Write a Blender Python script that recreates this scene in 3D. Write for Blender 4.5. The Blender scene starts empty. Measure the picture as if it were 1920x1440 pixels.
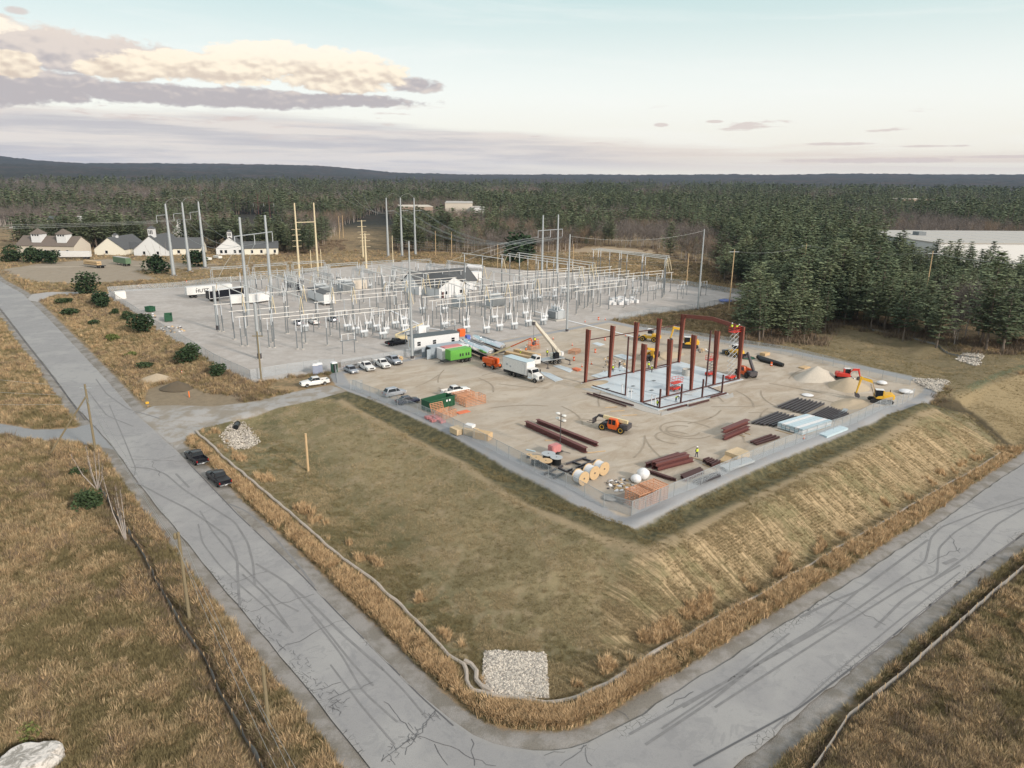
import bpy, bmesh, math, random
import numpy as np
from math import radians as R, sin, cos, pi, atan2, hypot
from mathutils import Vector, Matrix
from mathutils.geometry import delaunay_2d_cdt

rnd = random.Random(7)
scene = bpy.context.scene
COL = scene.collection

# ------------------------------------------------------------------ camera
F_PX, PITCH, ROLL, CAM_Z = 1331.0, R(16.1), R(0.6), 42.0
cam_d = bpy.data.cameras.new('camera')
cam_d.sensor_fit = 'HORIZONTAL'; cam_d.sensor_width = 36.0
cam_d.lens = 36.0 * F_PX / 1920.0
cam_d.clip_start = 0.5; cam_d.clip_end = 40000
cam = bpy.data.objects.new('camera', cam_d); COL.objects.link(cam)
cam.location = (0, 0, CAM_Z)
_base = Matrix.Rotation(pi/2 - PITCH, 4, 'X')
cam.matrix_world = Matrix.Translation((0, 0, CAM_Z)) @ _base @ Matrix.Rotation(ROLL, 4, 'Z')
scene.camera = cam

# ------------------------------------------------------------------ node helpers
class NB:
    """small builder for shader node trees"""
    def __init__(s, tree): s.t = tree; s.n = tree.nodes; s.l = tree.links
    def new(s, t, **k):
        n = s.n.new(t)
        for a, v in k.items(): setattr(n, a, v)
        return n
    def put(s, sock, v):
        if v is None: return
        if isinstance(v, bpy.types.NodeSocket): s.l.new(v, sock)
        elif isinstance(v, (tuple, list)):
            sock.default_value = (*v, 1.0) if (len(v) == 3 and len(sock.default_value) == 4) else v
        else: sock.default_value = v
    def m(s, op, a, b=None, c=None, clamp=False):
        n = s.new('ShaderNodeMath', operation=op); n.use_clamp = clamp
        s.put(n.inputs[0], a); s.put(n.inputs[1], b)
        if c is not None: s.put(n.inputs[2], c)
        return n.outputs[0]
    def add(s, a, b): return s.m('ADD', a, b)
    def sub(s, a, b): return s.m('SUBTRACT', a, b)
    def mul(s, a, b): return s.m('MULTIPLY', a, b)
    def mix(s, f, a, b, blend='MIX'):
        n = s.new('ShaderNodeMix', data_type='RGBA', blend_type=blend)
        s.put(n.inputs[0], f); s.put(n.inputs[6], a); s.put(n.inputs[7], b)
        return n.outputs[2]
    def step(s, x, lo, hi):
        n = s.new('ShaderNodeMapRange', interpolation_type='SMOOTHSTEP')
        s.put(n.inputs[0], x); s.put(n.inputs[1], lo); s.put(n.inputs[2], hi)
        return n.outputs[0]
    def noise(s, scale, vec=None, detail=4, rough=0.55, dist=0.0):
        n = s.new('ShaderNodeTexNoise'); s.put(n.inputs['Vector'], vec)
        s.put(n.inputs['Scale'], scale); s.put(n.inputs['Detail'], detail)
        s.put(n.inputs['Roughness'], rough); s.put(n.inputs['Distortion'], dist)
        return n.outputs[0]
    def voro(s, scale, vec=None, feature='F1', out=0):
        n = s.new('ShaderNodeTexVoronoi', feature=feature); s.put(n.inputs['Vector'], vec)
        s.put(n.inputs['Scale'], scale); return n.outputs[out]
    def vmath(s, op, a, b):
        n = s.new('ShaderNodeVectorMath', operation=op); s.put(n.inputs[0], a); s.put(n.inputs[1], b)
        return n.outputs[0]
    def xyz(s, x, y, z=0.0):
        n = s.new('ShaderNodeCombineXYZ'); s.put(n.inputs[0], x); s.put(n.inputs[1], y); s.put(n.inputs[2], z)
        return n.outputs[0]
    def attr(s, name): return s.new('ShaderNodeAttribute', attribute_name=name).outputs['Fac']
    def pos(s): return s.new('ShaderNodeNewGeometry').outputs['Position']

# ------------------------------------------------------------------ world
SUN_EL, SUN_AZ = 24.0, 132.0          # degrees; azimuth clockwise from the viewing direction (+Y)
world = bpy.data.worlds.new('World'); scene.world = world; world.use_nodes = True
def build_world():
    t = world.node_tree; t.nodes.clear(); b = NB(t)
    out = b.new('ShaderNodeOutputWorld'); bg = b.new('ShaderNodeBackground')
    sky = b.new('ShaderNodeTexSky', sky_type='NISHITA'); sky.sun_disc = False
    sky.sun_elevation = R(SUN_EL); sky.sun_rotation = R(SUN_AZ)
    sky.air_density = 1.0; sky.dust_density = 1.5; sky.ozone_density = 1.2
    d = b.new('ShaderNodeTexCoord').outputs['Generated']
    sp = b.new('ShaderNodeSeparateXYZ'); b.put(sp.inputs[0], d)
    x, y, z = sp.outputs
    az = b.mul(b.m('ARCTAN2', x, y), 57.2958)
    el = b.mul(b.m('ARCSINE', z), 57.2958)
    # clear sky: physical sky under a pale high veil
    phys = b.mix(1.0, sky.outputs[0], (0.115, 0.115, 0.115), 'MULTIPLY')
    t1 = b.step(el, 0.0, 7.0); t2 = b.step(el, 5.0, 15.0); t3 = b.step(el, 12.0, 70.0)
    veil = b.mix(t1, (0.95, 0.88, 0.76), (0.96, 0.97, 0.91))
    veil = b.mix(t2, veil, (0.55, 0.745, 0.73))
    veil = b.mix(t3, veil, (0.80, 0.80, 0.82))
    col = b.mix(0.86, phys, veil)
    # thin streaks
    v0 = b.xyz(b.mul(az, 0.035), b.add(b.mul(el, 0.42), b.mul(az, 0.02)), 3.0)
    st = b.step(b.noise(1.3, v0, 6, 0.6, 0.6), 0.48, 0.75)
    col = b.mix(b.mul(st, 0.3), col, (0.93, 0.93, 0.90))
    # low stratus deck, thick on the left, thinning to the right
    v1 = b.xyz(b.mul(az, 0.045), b.mul(el, 0.62), 11.0)
    n1 = b.noise(1.0, v1, 8, 0.6, 0.3)
    v1b = b.xyz(b.mul(az, 0.03), b.mul(el, 1.4), 31.0)
    n1b = b.noise(1.0, v1b, 7, 0.6, 0.3)
    top = b.add(4.3, b.mul(b.sub(n1, 0.5), 2.6))                       # ragged upper edge
    top = b.sub(top, b.mul(b.step(az, -26.0, 34.0), 2.0))
    deck = b.step(b.sub(top, el), -0.15, 0.7)
    holes = b.step(n1b, 0.50, 0.62)
    deck = b.mul(deck, b.m('MAXIMUM', b.step(el, 0.3, 1.5), b.sub(1.0, b.step(az, -8.0, 12.0))))
    deck = b.mul(deck, b.sub(1.0, b.mul(holes, b.add(0.12, b.mul(b.step(az, 4.0, 34.0), 0.75)))))
    dcol = b.mix(b.step(b.noise(1.0, b.xyz(b.mul(az, 0.07), b.mul(el, 1.1), 47.0), 6, 0.6, 0.2), 0.38, 0.62), (0.52, 0.50, 0.52), (0.75, 0.69, 0.64))
    dcol = b.mix(b.step(az, -5.0, 20.0), dcol, (0.76, 0.66, 0.57))
    dcol = b.mix(b.mul(b.step(n1, 0.5, 0.7), 0.5), dcol, (0.80, 0.70, 0.62))
    col = b.mix(b.mul(deck, 0.92), col, dcol)
    # cumulus bank
    def blobs(lst):
        acc = None
        for (a0, e0, ra, re) in lst:
            q = b.add(b.m('POWER', b.mul(b.sub(az, a0), 1.0/ra), 2.0), b.m('POWER', b.m('ABSOLUTE', b.mul(b.sub(el, e0), 1.0/re)), 2.0))
            g = b.sub(1.0, q)
            acc = g if acc is None else b.m('MAXIMUM', acc, g)
        return acc
    vq = b.xyz(b.mul(az, 0.36), b.mul(el, 0.68), 5.0)
    vq2 = b.xyz(b.add(b.mul(az, 0.36), 0.06), b.add(b.mul(el, 0.68), 0.17), 5.0)
    nq = b.noise(1.5, vq, 8, 0.6, 0.15); nq2 = b.noise(1.5, vq2, 8, 0.6, 0.15); nl1 = b.noise(1.5, vq, 2.5, 0.5, 0.0); nl2 = b.noise(1.5, vq2, 2.5, 0.5, 0.0)
    # grey-mauve underlying mass
    g1 = blobs([(-31, 7.5, 9, 1.3), (-39, 8.4, 8, 1.2), (-24, 5.3, 14, .75), (-35, 5.3, 9, 1.3), (-13, 5.4, 6.5, .5), (-7.2, 6.6, 2.2, .6)])
    dens = b.step(b.add(b.add(g1, 0.15), b.mul(b.sub(nq, 0.5), 2.6)), 0.0, 0.55)
    lit = b.step(b.add(b.add(b.mul(b.sub(el, 6.6), 0.10), b.mul(b.sub(nl1, nl2), 0.7)), b.mul(b.sub(nq, 0.5), 0.5)), -0.14, 0.16)
    c1 = b.mix(lit, (0.46, 0.42, 0.43), (0.72, 0.63, 0.57))
    c1 = b.mix(b.mul(b.step(el, 7.5, 10.5), 0.7), c1, (0.83, 0.71, 0.61))
    col = b.mix(b.mul(dens, 0.93), col, c1)
    # golden lit billows
    g2 = blobs([(-22, 7.2, 6, 1.0), (-17, 7.9, 5.5, 1.2), (-13, 7.3, 4.8, 1.4), (-27, 6.7, 2.6, .7), (-33.2, 6.6, 1.6, .8), (-39, 8.7, 6.5, .6)])
    dens2 = b.step(b.add(b.add(g2, 0.22), b.mul(b.sub(nq, 0.5), 2.6)), 0.0, 0.4)
    c2 = b.mix(lit, (0.68, 0.57, 0.47), (1.0, 0.88, 0.70))
    c2 = b.mix(b.mul(b.step(el, 7.2, 9.0), 0.65), c2, (1.0, 0.92, 0.80))
    col = b.mix(b.mul(dens2, 0.95), col, c2)
    # small scattered clouds, everywhere round the horizon
    v3 = b.xyz(b.mul(az, 0.11), b.mul(el, 0.75), 20.0)
    n3 = b.noise(1.2, v3, 6, 0.6, 0.2)
    band = b.mul(b.step(el, 2.2, 3.2), b.sub(1.0, b.step(el, 4.5, 5.6)))
    sm = b.mul(b.step(n3, 0.60, 0.68), band)
    g4 = blobs([(-37, 9.7, 2.2, .3), (-8, 13.6, 1.5, .5), (-32.5, 9.6, .8, .25), (11, 4.0, .7, .18), (14.8, 4.2, .8, .12), (23.5, 2.6, 2.6, .13), (29, 2.4, 2.4, .10), (33, 1.7, 3.2, .12), (25, 1.5, 7, .22)])
    sm = b.m('MAXIMUM', sm, b.step(b.add(g4, b.mul(b.sub(nq, 0.5), 2.5)), 0.0, 0.8))
    col = b.mix(b.mul(sm, 0.75), col, (0.66, 0.56, 0.52))
    # broad cloud cover on the part of the sky behind the viewer and overhead
    v5 = b.noise(2.2, d, 5, 0.55, 0.4)
    up = b.mul(b.step(v5, 0.45, 0.62), b.step(el, 14.0, 26.0))
    col = b.mix(b.mul(up, 0.8), col, (0.86, 0.83, 0.82))
    b.put(bg.inputs[0], col); bg.inputs[1].default_value = 0.95
    t.links.new(bg.outputs[0], out.inputs[0])
build_world()

# ------------------------------------------------------------------ sun (soft, behind thin cloud)
sun_d = bpy.data.lights.new('sun', 'SUN'); sun_d.energy = 3.3; sun_d.angle = R(6); sun_d.color = (1.0, 0.88, 0.76)
sun = bpy.data.objects.new('sun', sun_d); COL.objects.link(sun)
_sd = Vector((sin(R(SUN_AZ))*cos(R(SUN_EL)), cos(R(SUN_AZ))*cos(R(SUN_EL)), sin(R(SUN_EL))))
sun.rotation_euler = (-_sd).to_track_quat('-Z', 'Y').to_euler()

vs = scene.view_settings
vs.view_transform = 'Standard'; vs.look = 'None'; vs.exposure = 0.2; vs.gamma = 1.0; vs.use_curve_mapping = False
scene.render.engine = 'CYCLES'
scene.cycles.max_bounces = 5; scene.cycles.diffuse_bounces = 2; scene.cycles.transparent_max_bounces = 12
scene.cycles.volume_bounces = 0

# ------------------------------------------------------------------ unprojection of surveyed points
def ray(px, py):
    u = (px - 960) / F_PX; v = (py - 720) / F_PX
    c, s = cos(ROLL), sin(ROLL)
    u, v = u*c + v*s, -u*s + v*c
    return np.array([u, cos(PITCH) - v*sin(PITCH), -sin(PITCH) - v*cos(PITCH)])
def P0(px, py, z=0.0):
    d = ray(px, py); t = (z - CAM_Z) / d[2]
    return np.array([d[0]*t, d[1]*t, z])

# ------------------------------------------------------------------ tagging helpers
def tag(o, label=None, cat=None, group=None, kind=None):
    if label: o['label'] = label
    if cat: o['category'] = cat
    if group: o['group'] = group
    if kind: o['kind'] = kind
    return o
# ------------------------------------------------------------------ terrain survey (break lines with heights)
def lerp_line(pts, n):
    return pts
ROAD_R = [(-80,455,-.6),(0,527,-.8),(42,550,-.9),(85,591,-1.1),(125,633,-1.3),(198,710,-1.8),(256,777,-2.0),(286,804,-2.1),(346,859,-2.7),(391,906,-3.0),(443,960,-3.4),
          (500,1014,-3.8),(569,1080,-4.2),(634,1149,-4.5),(700,1214,-4.7),(787,1302,-4.9),(850,1361,-5.0),(894,1385,-5.0),(934,1399,-5.0),
          (997,1406,-5.0),(1059,1405,-5.0),(1122,1389,-5.0),(1169,1361,-5.0),(1300,1280,-5.1),(1425,1200,-5.2),(1575,1105,-5.4),
          (1687,1030,-5.6),(1762,981,-5.7),(1837,925,-5.9),(1920,869,-6.0),(2060,775,-6.1),(2260,645,-6.2)]
ROAD_L = [(-120,480,-.6),(0,577,-.8),(20,602,-.9),(52,644,-1.1),(104,710,-1.5),(142,762,-1.7),(182,804,-1.9),(221,848,-2.3),(255,900,-2.7),(307,966,-3.2),
          (336,997,-3.4),(365,1036,-3.6),(414,1098,-4.0),(470,1160,-4.3),(525,1229,-4.5),(583,1299,-4.7),(620,1346,-4.8),(689,1433,-4.9),(760,1530,-5.0),
          (860,1640,-5.0),(1000,1690,-5.0),(1150,1640,-5.0),(1380,1440,-5.1),(1520,1320,-5.2),(1665,1200,-5.4),(1762,1120,-5.6),(1837,1058,-5.7),(1920,998,-5.9),(2100,850,-6.0),(2340,690,-6.2)]
SOCK = [(367,810,-2.2),(392,832,-2.6),(425,863,-3.0),(462,895,-3.3),(519,941,-3.8),(581,997,-4.2),(640,1046,-4.5),(700,1092,-4.7),(756,1142,-4.9),
        (809,1196,-5.0),(841,1230,-5.1),(870,1250,-5.1),(876,1280,-5.1),(887,1296,-5.1),(931,1308,-5.1),(981,1313,-5.1),(1028,1321,-5.1),
        (1075,1311,-5.1),(1131,1286,-5.1),(1175,1261,-5.1),(1231,1224,-5.1),(1287,1197,-5.2),(1361,1150,-5.3),(1432,1112,-5.4),
        (1500,1071,-5.5),(1575,1026,-5.6),(1612,1004,-5.7),(1661,977,-5.7),(1705,950,-5.8),(1760,918,-5.9),(1819,887,-6.0),(1875,850,-6.0)]
PAD = [(652,733),(715,755),(783,784),(850,815),(954,874),(1028,909),(1132,966),(1184,983),(1210,973),(1288,935),(1367,899),(1450,862),(1530,830),(1608,801),(1660,775),
       (1723,752),(1757,736),(1775,717),(1718,708),(1582,678),(1486,657),(1400,645),(1300,628),(1195,612),(1140,600),(617,699),(630,722)]
SUB = [(1140,600),(1228,588),(1311,579),(1417,557),(1383,552),(1273,533),(1140,519),(1075,511),(987,507),(900,500),(760,490),(620,503),(524,522),(467,526),(405,530),
       (330,539),(240,543),(203,548),(203,558),(250,588),(292,618),(344,648),(400,683),(476,720),(540,708),(617,699)]
CREST_L = [(640,748,-.3),(715,790,-.7),(773,822,-.8),(819,842,-.8),(871,867,-.9),(950,925,-.9),(1040,965,-.9),(1120,1000,-.9),(1211,1028,-.9)]
CREST_R = [(1211,1028,-.9),(1312,981,-.9),(1425,925,-.9),(1537,872,-.9),(1650,820,-.9),(1725,773,-.9),(1755,765,-1.0)]
CREST_R2 = [(1237,1042,-1.1),(1369,981,-1.1),(1492,921,-1.1),(1612,857,-1.1),(1706,809,-1.1),(1760,775,-1.4)]
SWALE_L = [(690,766,-.9),(783,806,-1.2),(850,838,-1.2),(950,893,-1.3),(1040,938,-1.3),(1130,981,-1.3),(1190,1000,-1.3)]
SWALE_R = [(1190,1000,-1.3),(1290,957,-1.3),(1400,910,-1.3),(1530,848,-1.3),(1640,798,-1.3),(1700,768,-1.3),(1722,760,-1.3)]
TOE_L = [(400,800,-2.6),(470,800,-3.4),(545,835,-3.9),(620,915,-4.4),(700,985,-4.8),(790,1080,-5.0),(880,1170,-5.2),(960,1205,-5.3),(1050,1215,-5.3),(1150,1215,-5.3),(1230,1190,-5.3)]
TOE_R = [(1230,1190,-5.3),(1290,1165,-5.4),(1390,1110,-5.5),(1500,1045,-5.6),(1610,985,-5.8),(1710,930,-5.9),(1790,885,-6.0),(1850,845,-5.9)]
DITCH = [(1726,756,-1.2),(1758,760,-1.9),(1780,765,-2.5),(1800,768,-2.9),(1821,780,-3.4),(1847,800,-4.2),(1877,826,-5.2),(1900,842,-6.2)]
NOSE = [(1755,765,-1.0),(1790,785,-2.2),(1820,803,-3.4),(1850,825,-4.8)]
MOUND_A = [(1778,746,-.5),(1807,733,-.1),(1857,716,.2),(1920,699,.3),(2020,672,.3)]
MOUND_B = [(1762,729,-.3),(1795,709,-.1),(1837,686,.0),(1920,683,.1),(2010,660,.1)]
MOUND_T = [(1830,752,-2.2),(1880,790,-4.0),(1910,822,-5.6),(1990,800,-6.0),(2120,715,-6.0)]
BASIN = [(1500,640,-.8),(1600,655,-1.2),(1700,672,-1.6),(1760,690,-1.4),(1800,660,-1.0),(1680,650,-1.4)]
FIELD = [(-60,700,-1.5),(37,646,-1.3),(83,719,-1.7),(129,769,-1.9),(0,804,-1.9),(100,815,-2.0),(150,830,-2.1),(-300,820,-1.8),
         (182,906,-2.6),(226,981,-3.0),(271,1046,-3.4),(317,1135,-3.9),(390,1240,-4.4),(437,1346,-4.7),(488,1439,-4.8),
         (100,1000,-2.6),(0,1100,-2.9),(150,1250,-3.5),(0,1440,-3.6),(250,1440,-4.4),(-300,1100,-2.4),(-300,1440,-3.0),(-500,1700,-3),(200,1800,-4.4),(-900,900,-1.8),(-1200,1400,-2.0),
         (1000,2600,-5.0),(0,2600,-4.0),(2000,2600,-5.0),
         (1530,1440,-5.3),(1590,1350,-5.4),(1700,1260,-5.5),(1785,1184,-5.6),(1856,1120,-5.8),(1920,1067,-5.9),(1700,1440,-5.3),(1900,1300,-5.5),(2300,1100,-5.8),(2500,1500,-5.3),(3000,900,-6),
         (300,640,-.8),(200,620,-1.0),(150,580,-.7),(330,700,-1.0),(420,700,-.6),(300,760,-1.6),(400,752,-1.5),(470,750,-1.2),(540,742,-.5),
         (100,540,-.4),(60,520,-.4),(220,520,.0),(0,500,-.2),(320,515,0),(500,500,0),(-200,450,0),(-400,520,-.5),(-600,600,-1.0),
         (620,490,0),(760,480,0),(900,485,0),(1100,495,0),(1350,520,0),(1440,560,.3),(1500,600,.3),(1350,600,-.2),(1250,600,-.2),(1600,620,.1),(1750,645,.3),(1900,668,.3),(2100,650,0),(2400,620,0),(2600,680,-3)]
SUBZ = [(x, y, 0.0) for x, y in SUB]; PADZ = [(x, y, 0.0) for x, y in PAD]
DRIVE = [(256,777,-2.0),(286,762,-1.9),(330,760,-1.8),(400,762,-1.5),(480,752,-1.0),(560,733,-.3),(620,722,0),(652,733,0),(590,750,-.3),(520,764,-.8),(440,784,-1.5),(380,802,-2.1),(330,840,-2.6),(286,804,-2.1)]
LINES = [ROAD_R, ROAD_L, SOCK, PADZ, SUBZ, CREST_L, CREST_R, CREST_R2, SWALE_L, SWALE_R, TOE_L, TOE_R, DITCH, NOSE, MOUND_A, MOUND_B, MOUND_T, BASIN[:0], DRIVE]

def build_tin():
    vs_, hs, es = [], [], []
    for ln in LINES:
        prev = None
        for p in ln:
            q = P0(*p); vs_.append(Vector((q[0], q[1]))); hs.append(q[2])
            if prev is not None: es.append((prev, len(vs_)-1))
            prev = len(vs_)-1
    for p in FIELD + BASIN:
        q = P0(*p); vs_.append(Vector((q[0], q[1]))); hs.append(q[2])
    for q in [(-900,-60,-2),(900,-60,-5),(-1200,500,0),(1200,500,0),(0,900,0),(-600,800,0),(600,800,0),(1100,150,-4),(-1000,150,-2),(400,250,0),(700,330,0)]:
        vs_.append(Vector((q[0], q[1]))); hs.append(q[2])
    v, e, f, ov, oe, of = delaunay_2d_cdt(vs_, es, [], 0, 1e-3)
    h = []
    for k, o in enumerate(ov):
        h.append(np.mean([hs[i] for i in o]) if o else None)
    for k, o in enumerate(ov):
        if h[k] is None:   # intersection point of two lines: nearest known height
            d = sorted((((v[k]-v[j]).length, h[j]) for j in range(len(v)) if h[j] is not None))[:2]
            h[k] = (d[0][1]*d[1][0] + d[1][1]*d[0][0]) / (d[0][0] + d[1][0] + 1e-9)
    return np.array([(p.x, p.y) for p in v]), np.array(h), f

def vnoise(x, y, seed=0):
    """smooth value noise, vectorised"""
    x = np.asarray(x, float); y = np.asarray(y, float)
    xi = np.floor(x).astype(np.int64); yi = np.floor(y).astype(np.int64); fx = x - xi; fy = y - yi
    fx = fx*fx*(3-2*fx); fy = fy*fy*(3-2*fy)
    def hsh(a, b_):
        n = (a*374761393 + b_*668265263 + seed*1013904223) & 0xFFFFFFFF
        n = ((n ^ (n >> 13)) * 1274126177) & 0xFFFFFFFF
        return ((n ^ (n >> 16)) & 0xFFFF) / 65535.0
    a = hsh(xi, yi); b_ = hsh(xi+1, yi); c = hsh(xi, yi+1); d = hsh(xi+1, yi+1)
    return (a*(1-fx)+b_*fx)*(1-fy) + (c*(1-fx)+d*fx)*fy
def fbm(x, y, seed=0, octv=4):
    s = 0; a = 0.5; t = 0
    for k in range(octv):
        s = s + a*vnoise(x*2**k, y*2**k, seed+k); t += a; a *= 0.5
    return s/t

def sdist(poly, X, Y):
    """signed distance to polygon (positive inside), vectorised"""
    P = np.array(poly); n = len(P); best = np.full(X.shape, 1e9); ins = np.zeros(X.shape, bool)
    for i in range(n):
        a = P[i]; b_ = P[(i+1) % n]; d = b_-a; L = max(d@d, 1e-9)
        t = np.clip(((X-a[0])*d[0]+(Y-a[1])*d[1])/L, 0, 1)
        best = np.minimum(best, np.hypot(X-a[0]-t*d[0], Y-a[1]-t*d[1]))
        c = ((a[1] > Y) != (b_[1] > Y))
        with np.errstate(divide='ignore', invalid='ignore'):
            xx = (b_[0]-a[0])*(Y-a[1])/(b_[1]-a[1]+1e-12)+a[0]
        ins ^= c & (X < xx)
    return np.where(ins, best, -best)
def ldist(line, X, Y):
    P = np.array(line); best = np.full(np.shape(X), 1e9)
    for i in range(len(P)-1):
        a = P[i]; d = P[i+1]-a; L = max(d@d, 1e-9)
        t = np.clip(((X-a[0])*d[0]+(Y-a[1])*d[1])/L, 0, 1)
        best = np.minimum(best, np.hypot(X-a[0]-t*d[0], Y-a[1]-t*d[1]))
    return best
def W(pts, z=None):
    return [tuple(P0(p[0], p[1], p[2] if len(p) > 2 else (z or 0.0))[:2]) for p in pts]

# fan grid: finer where the ground is near, coarse towards the hills
ys = [4.0]
while ys[-1] < 620: ys.append(ys[-1] + max(0.4, 0.0062*ys[-1]))
while ys[-1] < 10000: ys.append(ys[-1]*1.013)
YS = np.array(ys); NS = 640
SS = np.linspace(-1.35, 1.35, NS)
GY, GS = np.meshgrid(YS, SS, indexing='ij')
GX = GS*(GY + 30.0)

def far_height(X, Y):
    D = np.hypot(X, Y); az = np.degrees(np.arctan2(X, Y))
    h = np.zeros_like(X)
    k = np.clip((D-700)/2500, 0, 1)
    h += k*(fbm(X/900, Y/900, 3)-0.45)*28
    ridge = np.interp(az, [-60,-36,-30,-25,-19,-14,-9,-3,3,9,15,22,30,36,60],
                          [150,150,112,120,118,105,62,56,60,62,66,84,98,108,120])
    r2 = np.exp(-((D-7200)/2300)**2); h += ridge*r2*(0.70+0.62*fbm(X/1500, Y/2600, 9, 3))
    h += np.clip(az*-1-8,0,26)*1.6*np.exp(-((D-4200)/900)**2)*(0.6+0.8*fbm(X/700,Y/700,12))
    h -= np.clip((D-10500)/3000, 0, 1)*120
    return h

TV, TH, TF = build_tin()
GZ = far_height(GX, GY)
near = GY < 900
fx, fy = GX[near], GY[near]; fz = np.full(fx.shape, np.nan)
for f in TF:
    a, b_, c = TV[f[0]], TV[f[1]], TV[f[2]]
    m = (fx >= min(a[0], b_[0], c[0])-.01) & (fx <= max(a[0], b_[0], c[0])+.01) & (fy >= min(a[1], b_[1], c[1])-.01) & (fy <= max(a[1], b_[1], c[1])+.01)
    if not m.any(): continue
    X = fx[m]; Y = fy[m]; det = (b_[1]-c[1])*(a[0]-c[0])+(c[0]-b_[0])*(a[1]-c[1])
    if abs(det) < 1e-9: continue
    l1 = ((b_[1]-c[1])*(X-c[0])+(c[0]-b_[0])*(Y-c[1]))/det
    l2 = ((c[1]-a[1])*(X-c[0])+(a[0]-c[0])*(Y-c[1]))/det; l3 = 1-l1-l2
    ok = (l1 > -1e-4) & (l2 > -1e-4) & (l3 > -1e-4)
    idx = np.nonzero(m)[0][ok]
    fz[idx] = l1[ok]*TH[f[0]]+l2[ok]*TH[f[1]]+l3[ok]*TH[f[2]]
fz = np.where(np.isnan(fz), 0.0, fz)
GZ[near] = fz + GZ[near]
for _ in range(3):      # round the break lines a little
    Z2 = GZ.copy()
    Z2[1:-1, 1:-1] = GZ[1:-1, 1:-1]*.4 + (GZ[:-2, 1:-1]+GZ[2:, 1:-1]+GZ[1:-1, :-2]+GZ[1:-1, 2:])*.15
    GZ = np.where(GY < 400, Z2, GZ)

road_poly = W(ROAD_R) + W(ROAD_L)[::-1]
pad_poly = W(PAD, 0); sub_poly = W(SUB, 0)
D = {}
D['road'] = sdist(road_poly, GX, GY)
D['pad'] = sdist(pad_poly, GX, GY)
D['sub'] = sdist(sub_poly, GX, GY)
D['drive'] = np.maximum(sdist(W(DRIVE), GX, GY), 0-1e9)
side_drive = [(-200,800,-1.8),(0,793,-1.8),(65,805,-1.9),(140,802,-1.9),(182,790,-1.8),(182,804,-1.9),(215,842,-2.2),(130,830,-2.1),(78,828,-2.0),(0,815,-1.9),(-200,826,-1.9)]
D['side'] = sdist(W(side_drive), GX, GY)
entry = [(60,552,-.9),(90,549,-.8),(160,548,-.5),(206,552,0),(206,557,0),(160,552,-.5),(95,556,-.8),(70,566,-.9),(50,562,-1.0)]
D['entry'] = sdist(W(entry), GX, GY)
D['strip'] = np.minimum(D['pad']+.3, 3.0-D['pad'])                       # gravel band under the fence
lot = [(0,505,0),(80,493,0),(200,485,0),(330,492,0),(420,500,0),(420,506,0),(300,503,0),(250,508,0),(300,525,0),(150,533,0),(60,528,-.4)]
D['lot'] = sdist(W(lot), GX, GY)
track = [(60,500,0),(330,497,0),(520,492,0),(600,487,0)]
D['track'] = 2.0 - ldist(W(track), GX, GY)
clearing = [(1040,470,0),(1130,462,0),(1230,470,0),(1300,500,0),(1330,520,0),(1200,520,0),(1080,505,0),(1050,485,0)]
D['clearing'] = sdist(W(clearing), GX, GY)
berm_poly = W(TOE_L)[2:] + W(TOE_R)[1:] + W(CREST_R)[::-1][:0] + W([(1755,765,-1.0)]) + W(CREST_R)[::-1] + W(CREST_L)[::-1]
D['berm'] = sdist(berm_poly, GX, GY)
sock_w = W(SOCK)
inner = sock_w + W(DITCH)[::-1] + W(PAD, 0)[:16][::-1] + W([(520,764,-.8),(440,784,-1.5),(380,802,-2.1)])
D['inner'] = sdist(inner, GX, GY)
rslope = W(CREST_R) + W(NOSE)[1:] + W([(1905,850,-6)]) + W(SOCK)[14:][::-1] + W([(1120,1235,-5.2),(1130,1100,-3)])
D['rslope'] = sdist(rslope, GX, GY)
mound = W(MOUND_A) + W([(2300,620,-1),(2120,715,-6),(1990,790,-6),(1915,838,-6)]) + W(DITCH)[::-1][:4] + W([(1785,757,-1)])
D['mound'] = sdist(mound, GX, GY)
backlawn = W([(1420,648,0),(1550,612,0),(1640,626,0),(1740,644,0),(1835,657,0),(1930,668,0),(2050,655,0),(2050,690,0),(1920,700,0),(1775,745,0)]) + W(PAD,0)[17:22]
D['lawn'] = sdist(backlawn, GX, GY)
D['ditch'] = 1.5 - ldist(W(DITCH), GX, GY)
D['swale'] = 2.2 - np.minimum(ldist(W(SWALE_L), GX, GY), ldist(W(SWALE_R), GX, GY))
D['crest'] = 1.3 - np.minimum(ldist(W(CREST_L), GX, GY), ldist(W(CREST_R), GX, GY))
D['dirtpile'] = sdist(W([(250,765,-1.8),(262,730,-1.5),(320,712,-1.2),(400,735,-1.2),(470,745,-1.0),(440,768,-1.5),(330,766,-1.8)]), GX, GY)
D['path'] = 0.9 - ldist(W([(1817,727,0),(1860,708,0.1),(1920,686,.1)]), GX, GY)
side_fence_l = W([(182,906,-2.6),(206,947,-2.8),(226,981,-3.0),(247,1010,-3.2),(271,1046,-3.4),(290,1090,-3.7),(317,1135,-3.9),(346,1189,-4.2),(385,1238,-4.4),(405,1288,-4.5),(437,1346,-4.7),(488,1439,-4.8),(520,1500,-4.8)])
side_fence_r = W([(2010,1000,-6.0),(1920,1067,-5.9),(1856,1120,-5.8),(1785,1184,-5.6),(1700,1260,-5.5),(1590,1350,-5.4),(1530,1440,-5.3),(1480,1500,-5.2)])
D['silt'] = 2.4 - np.minimum(ldist(side_fence_l, GX, GY), ldist(side_fence_r, GX, GY)+0.6)

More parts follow.
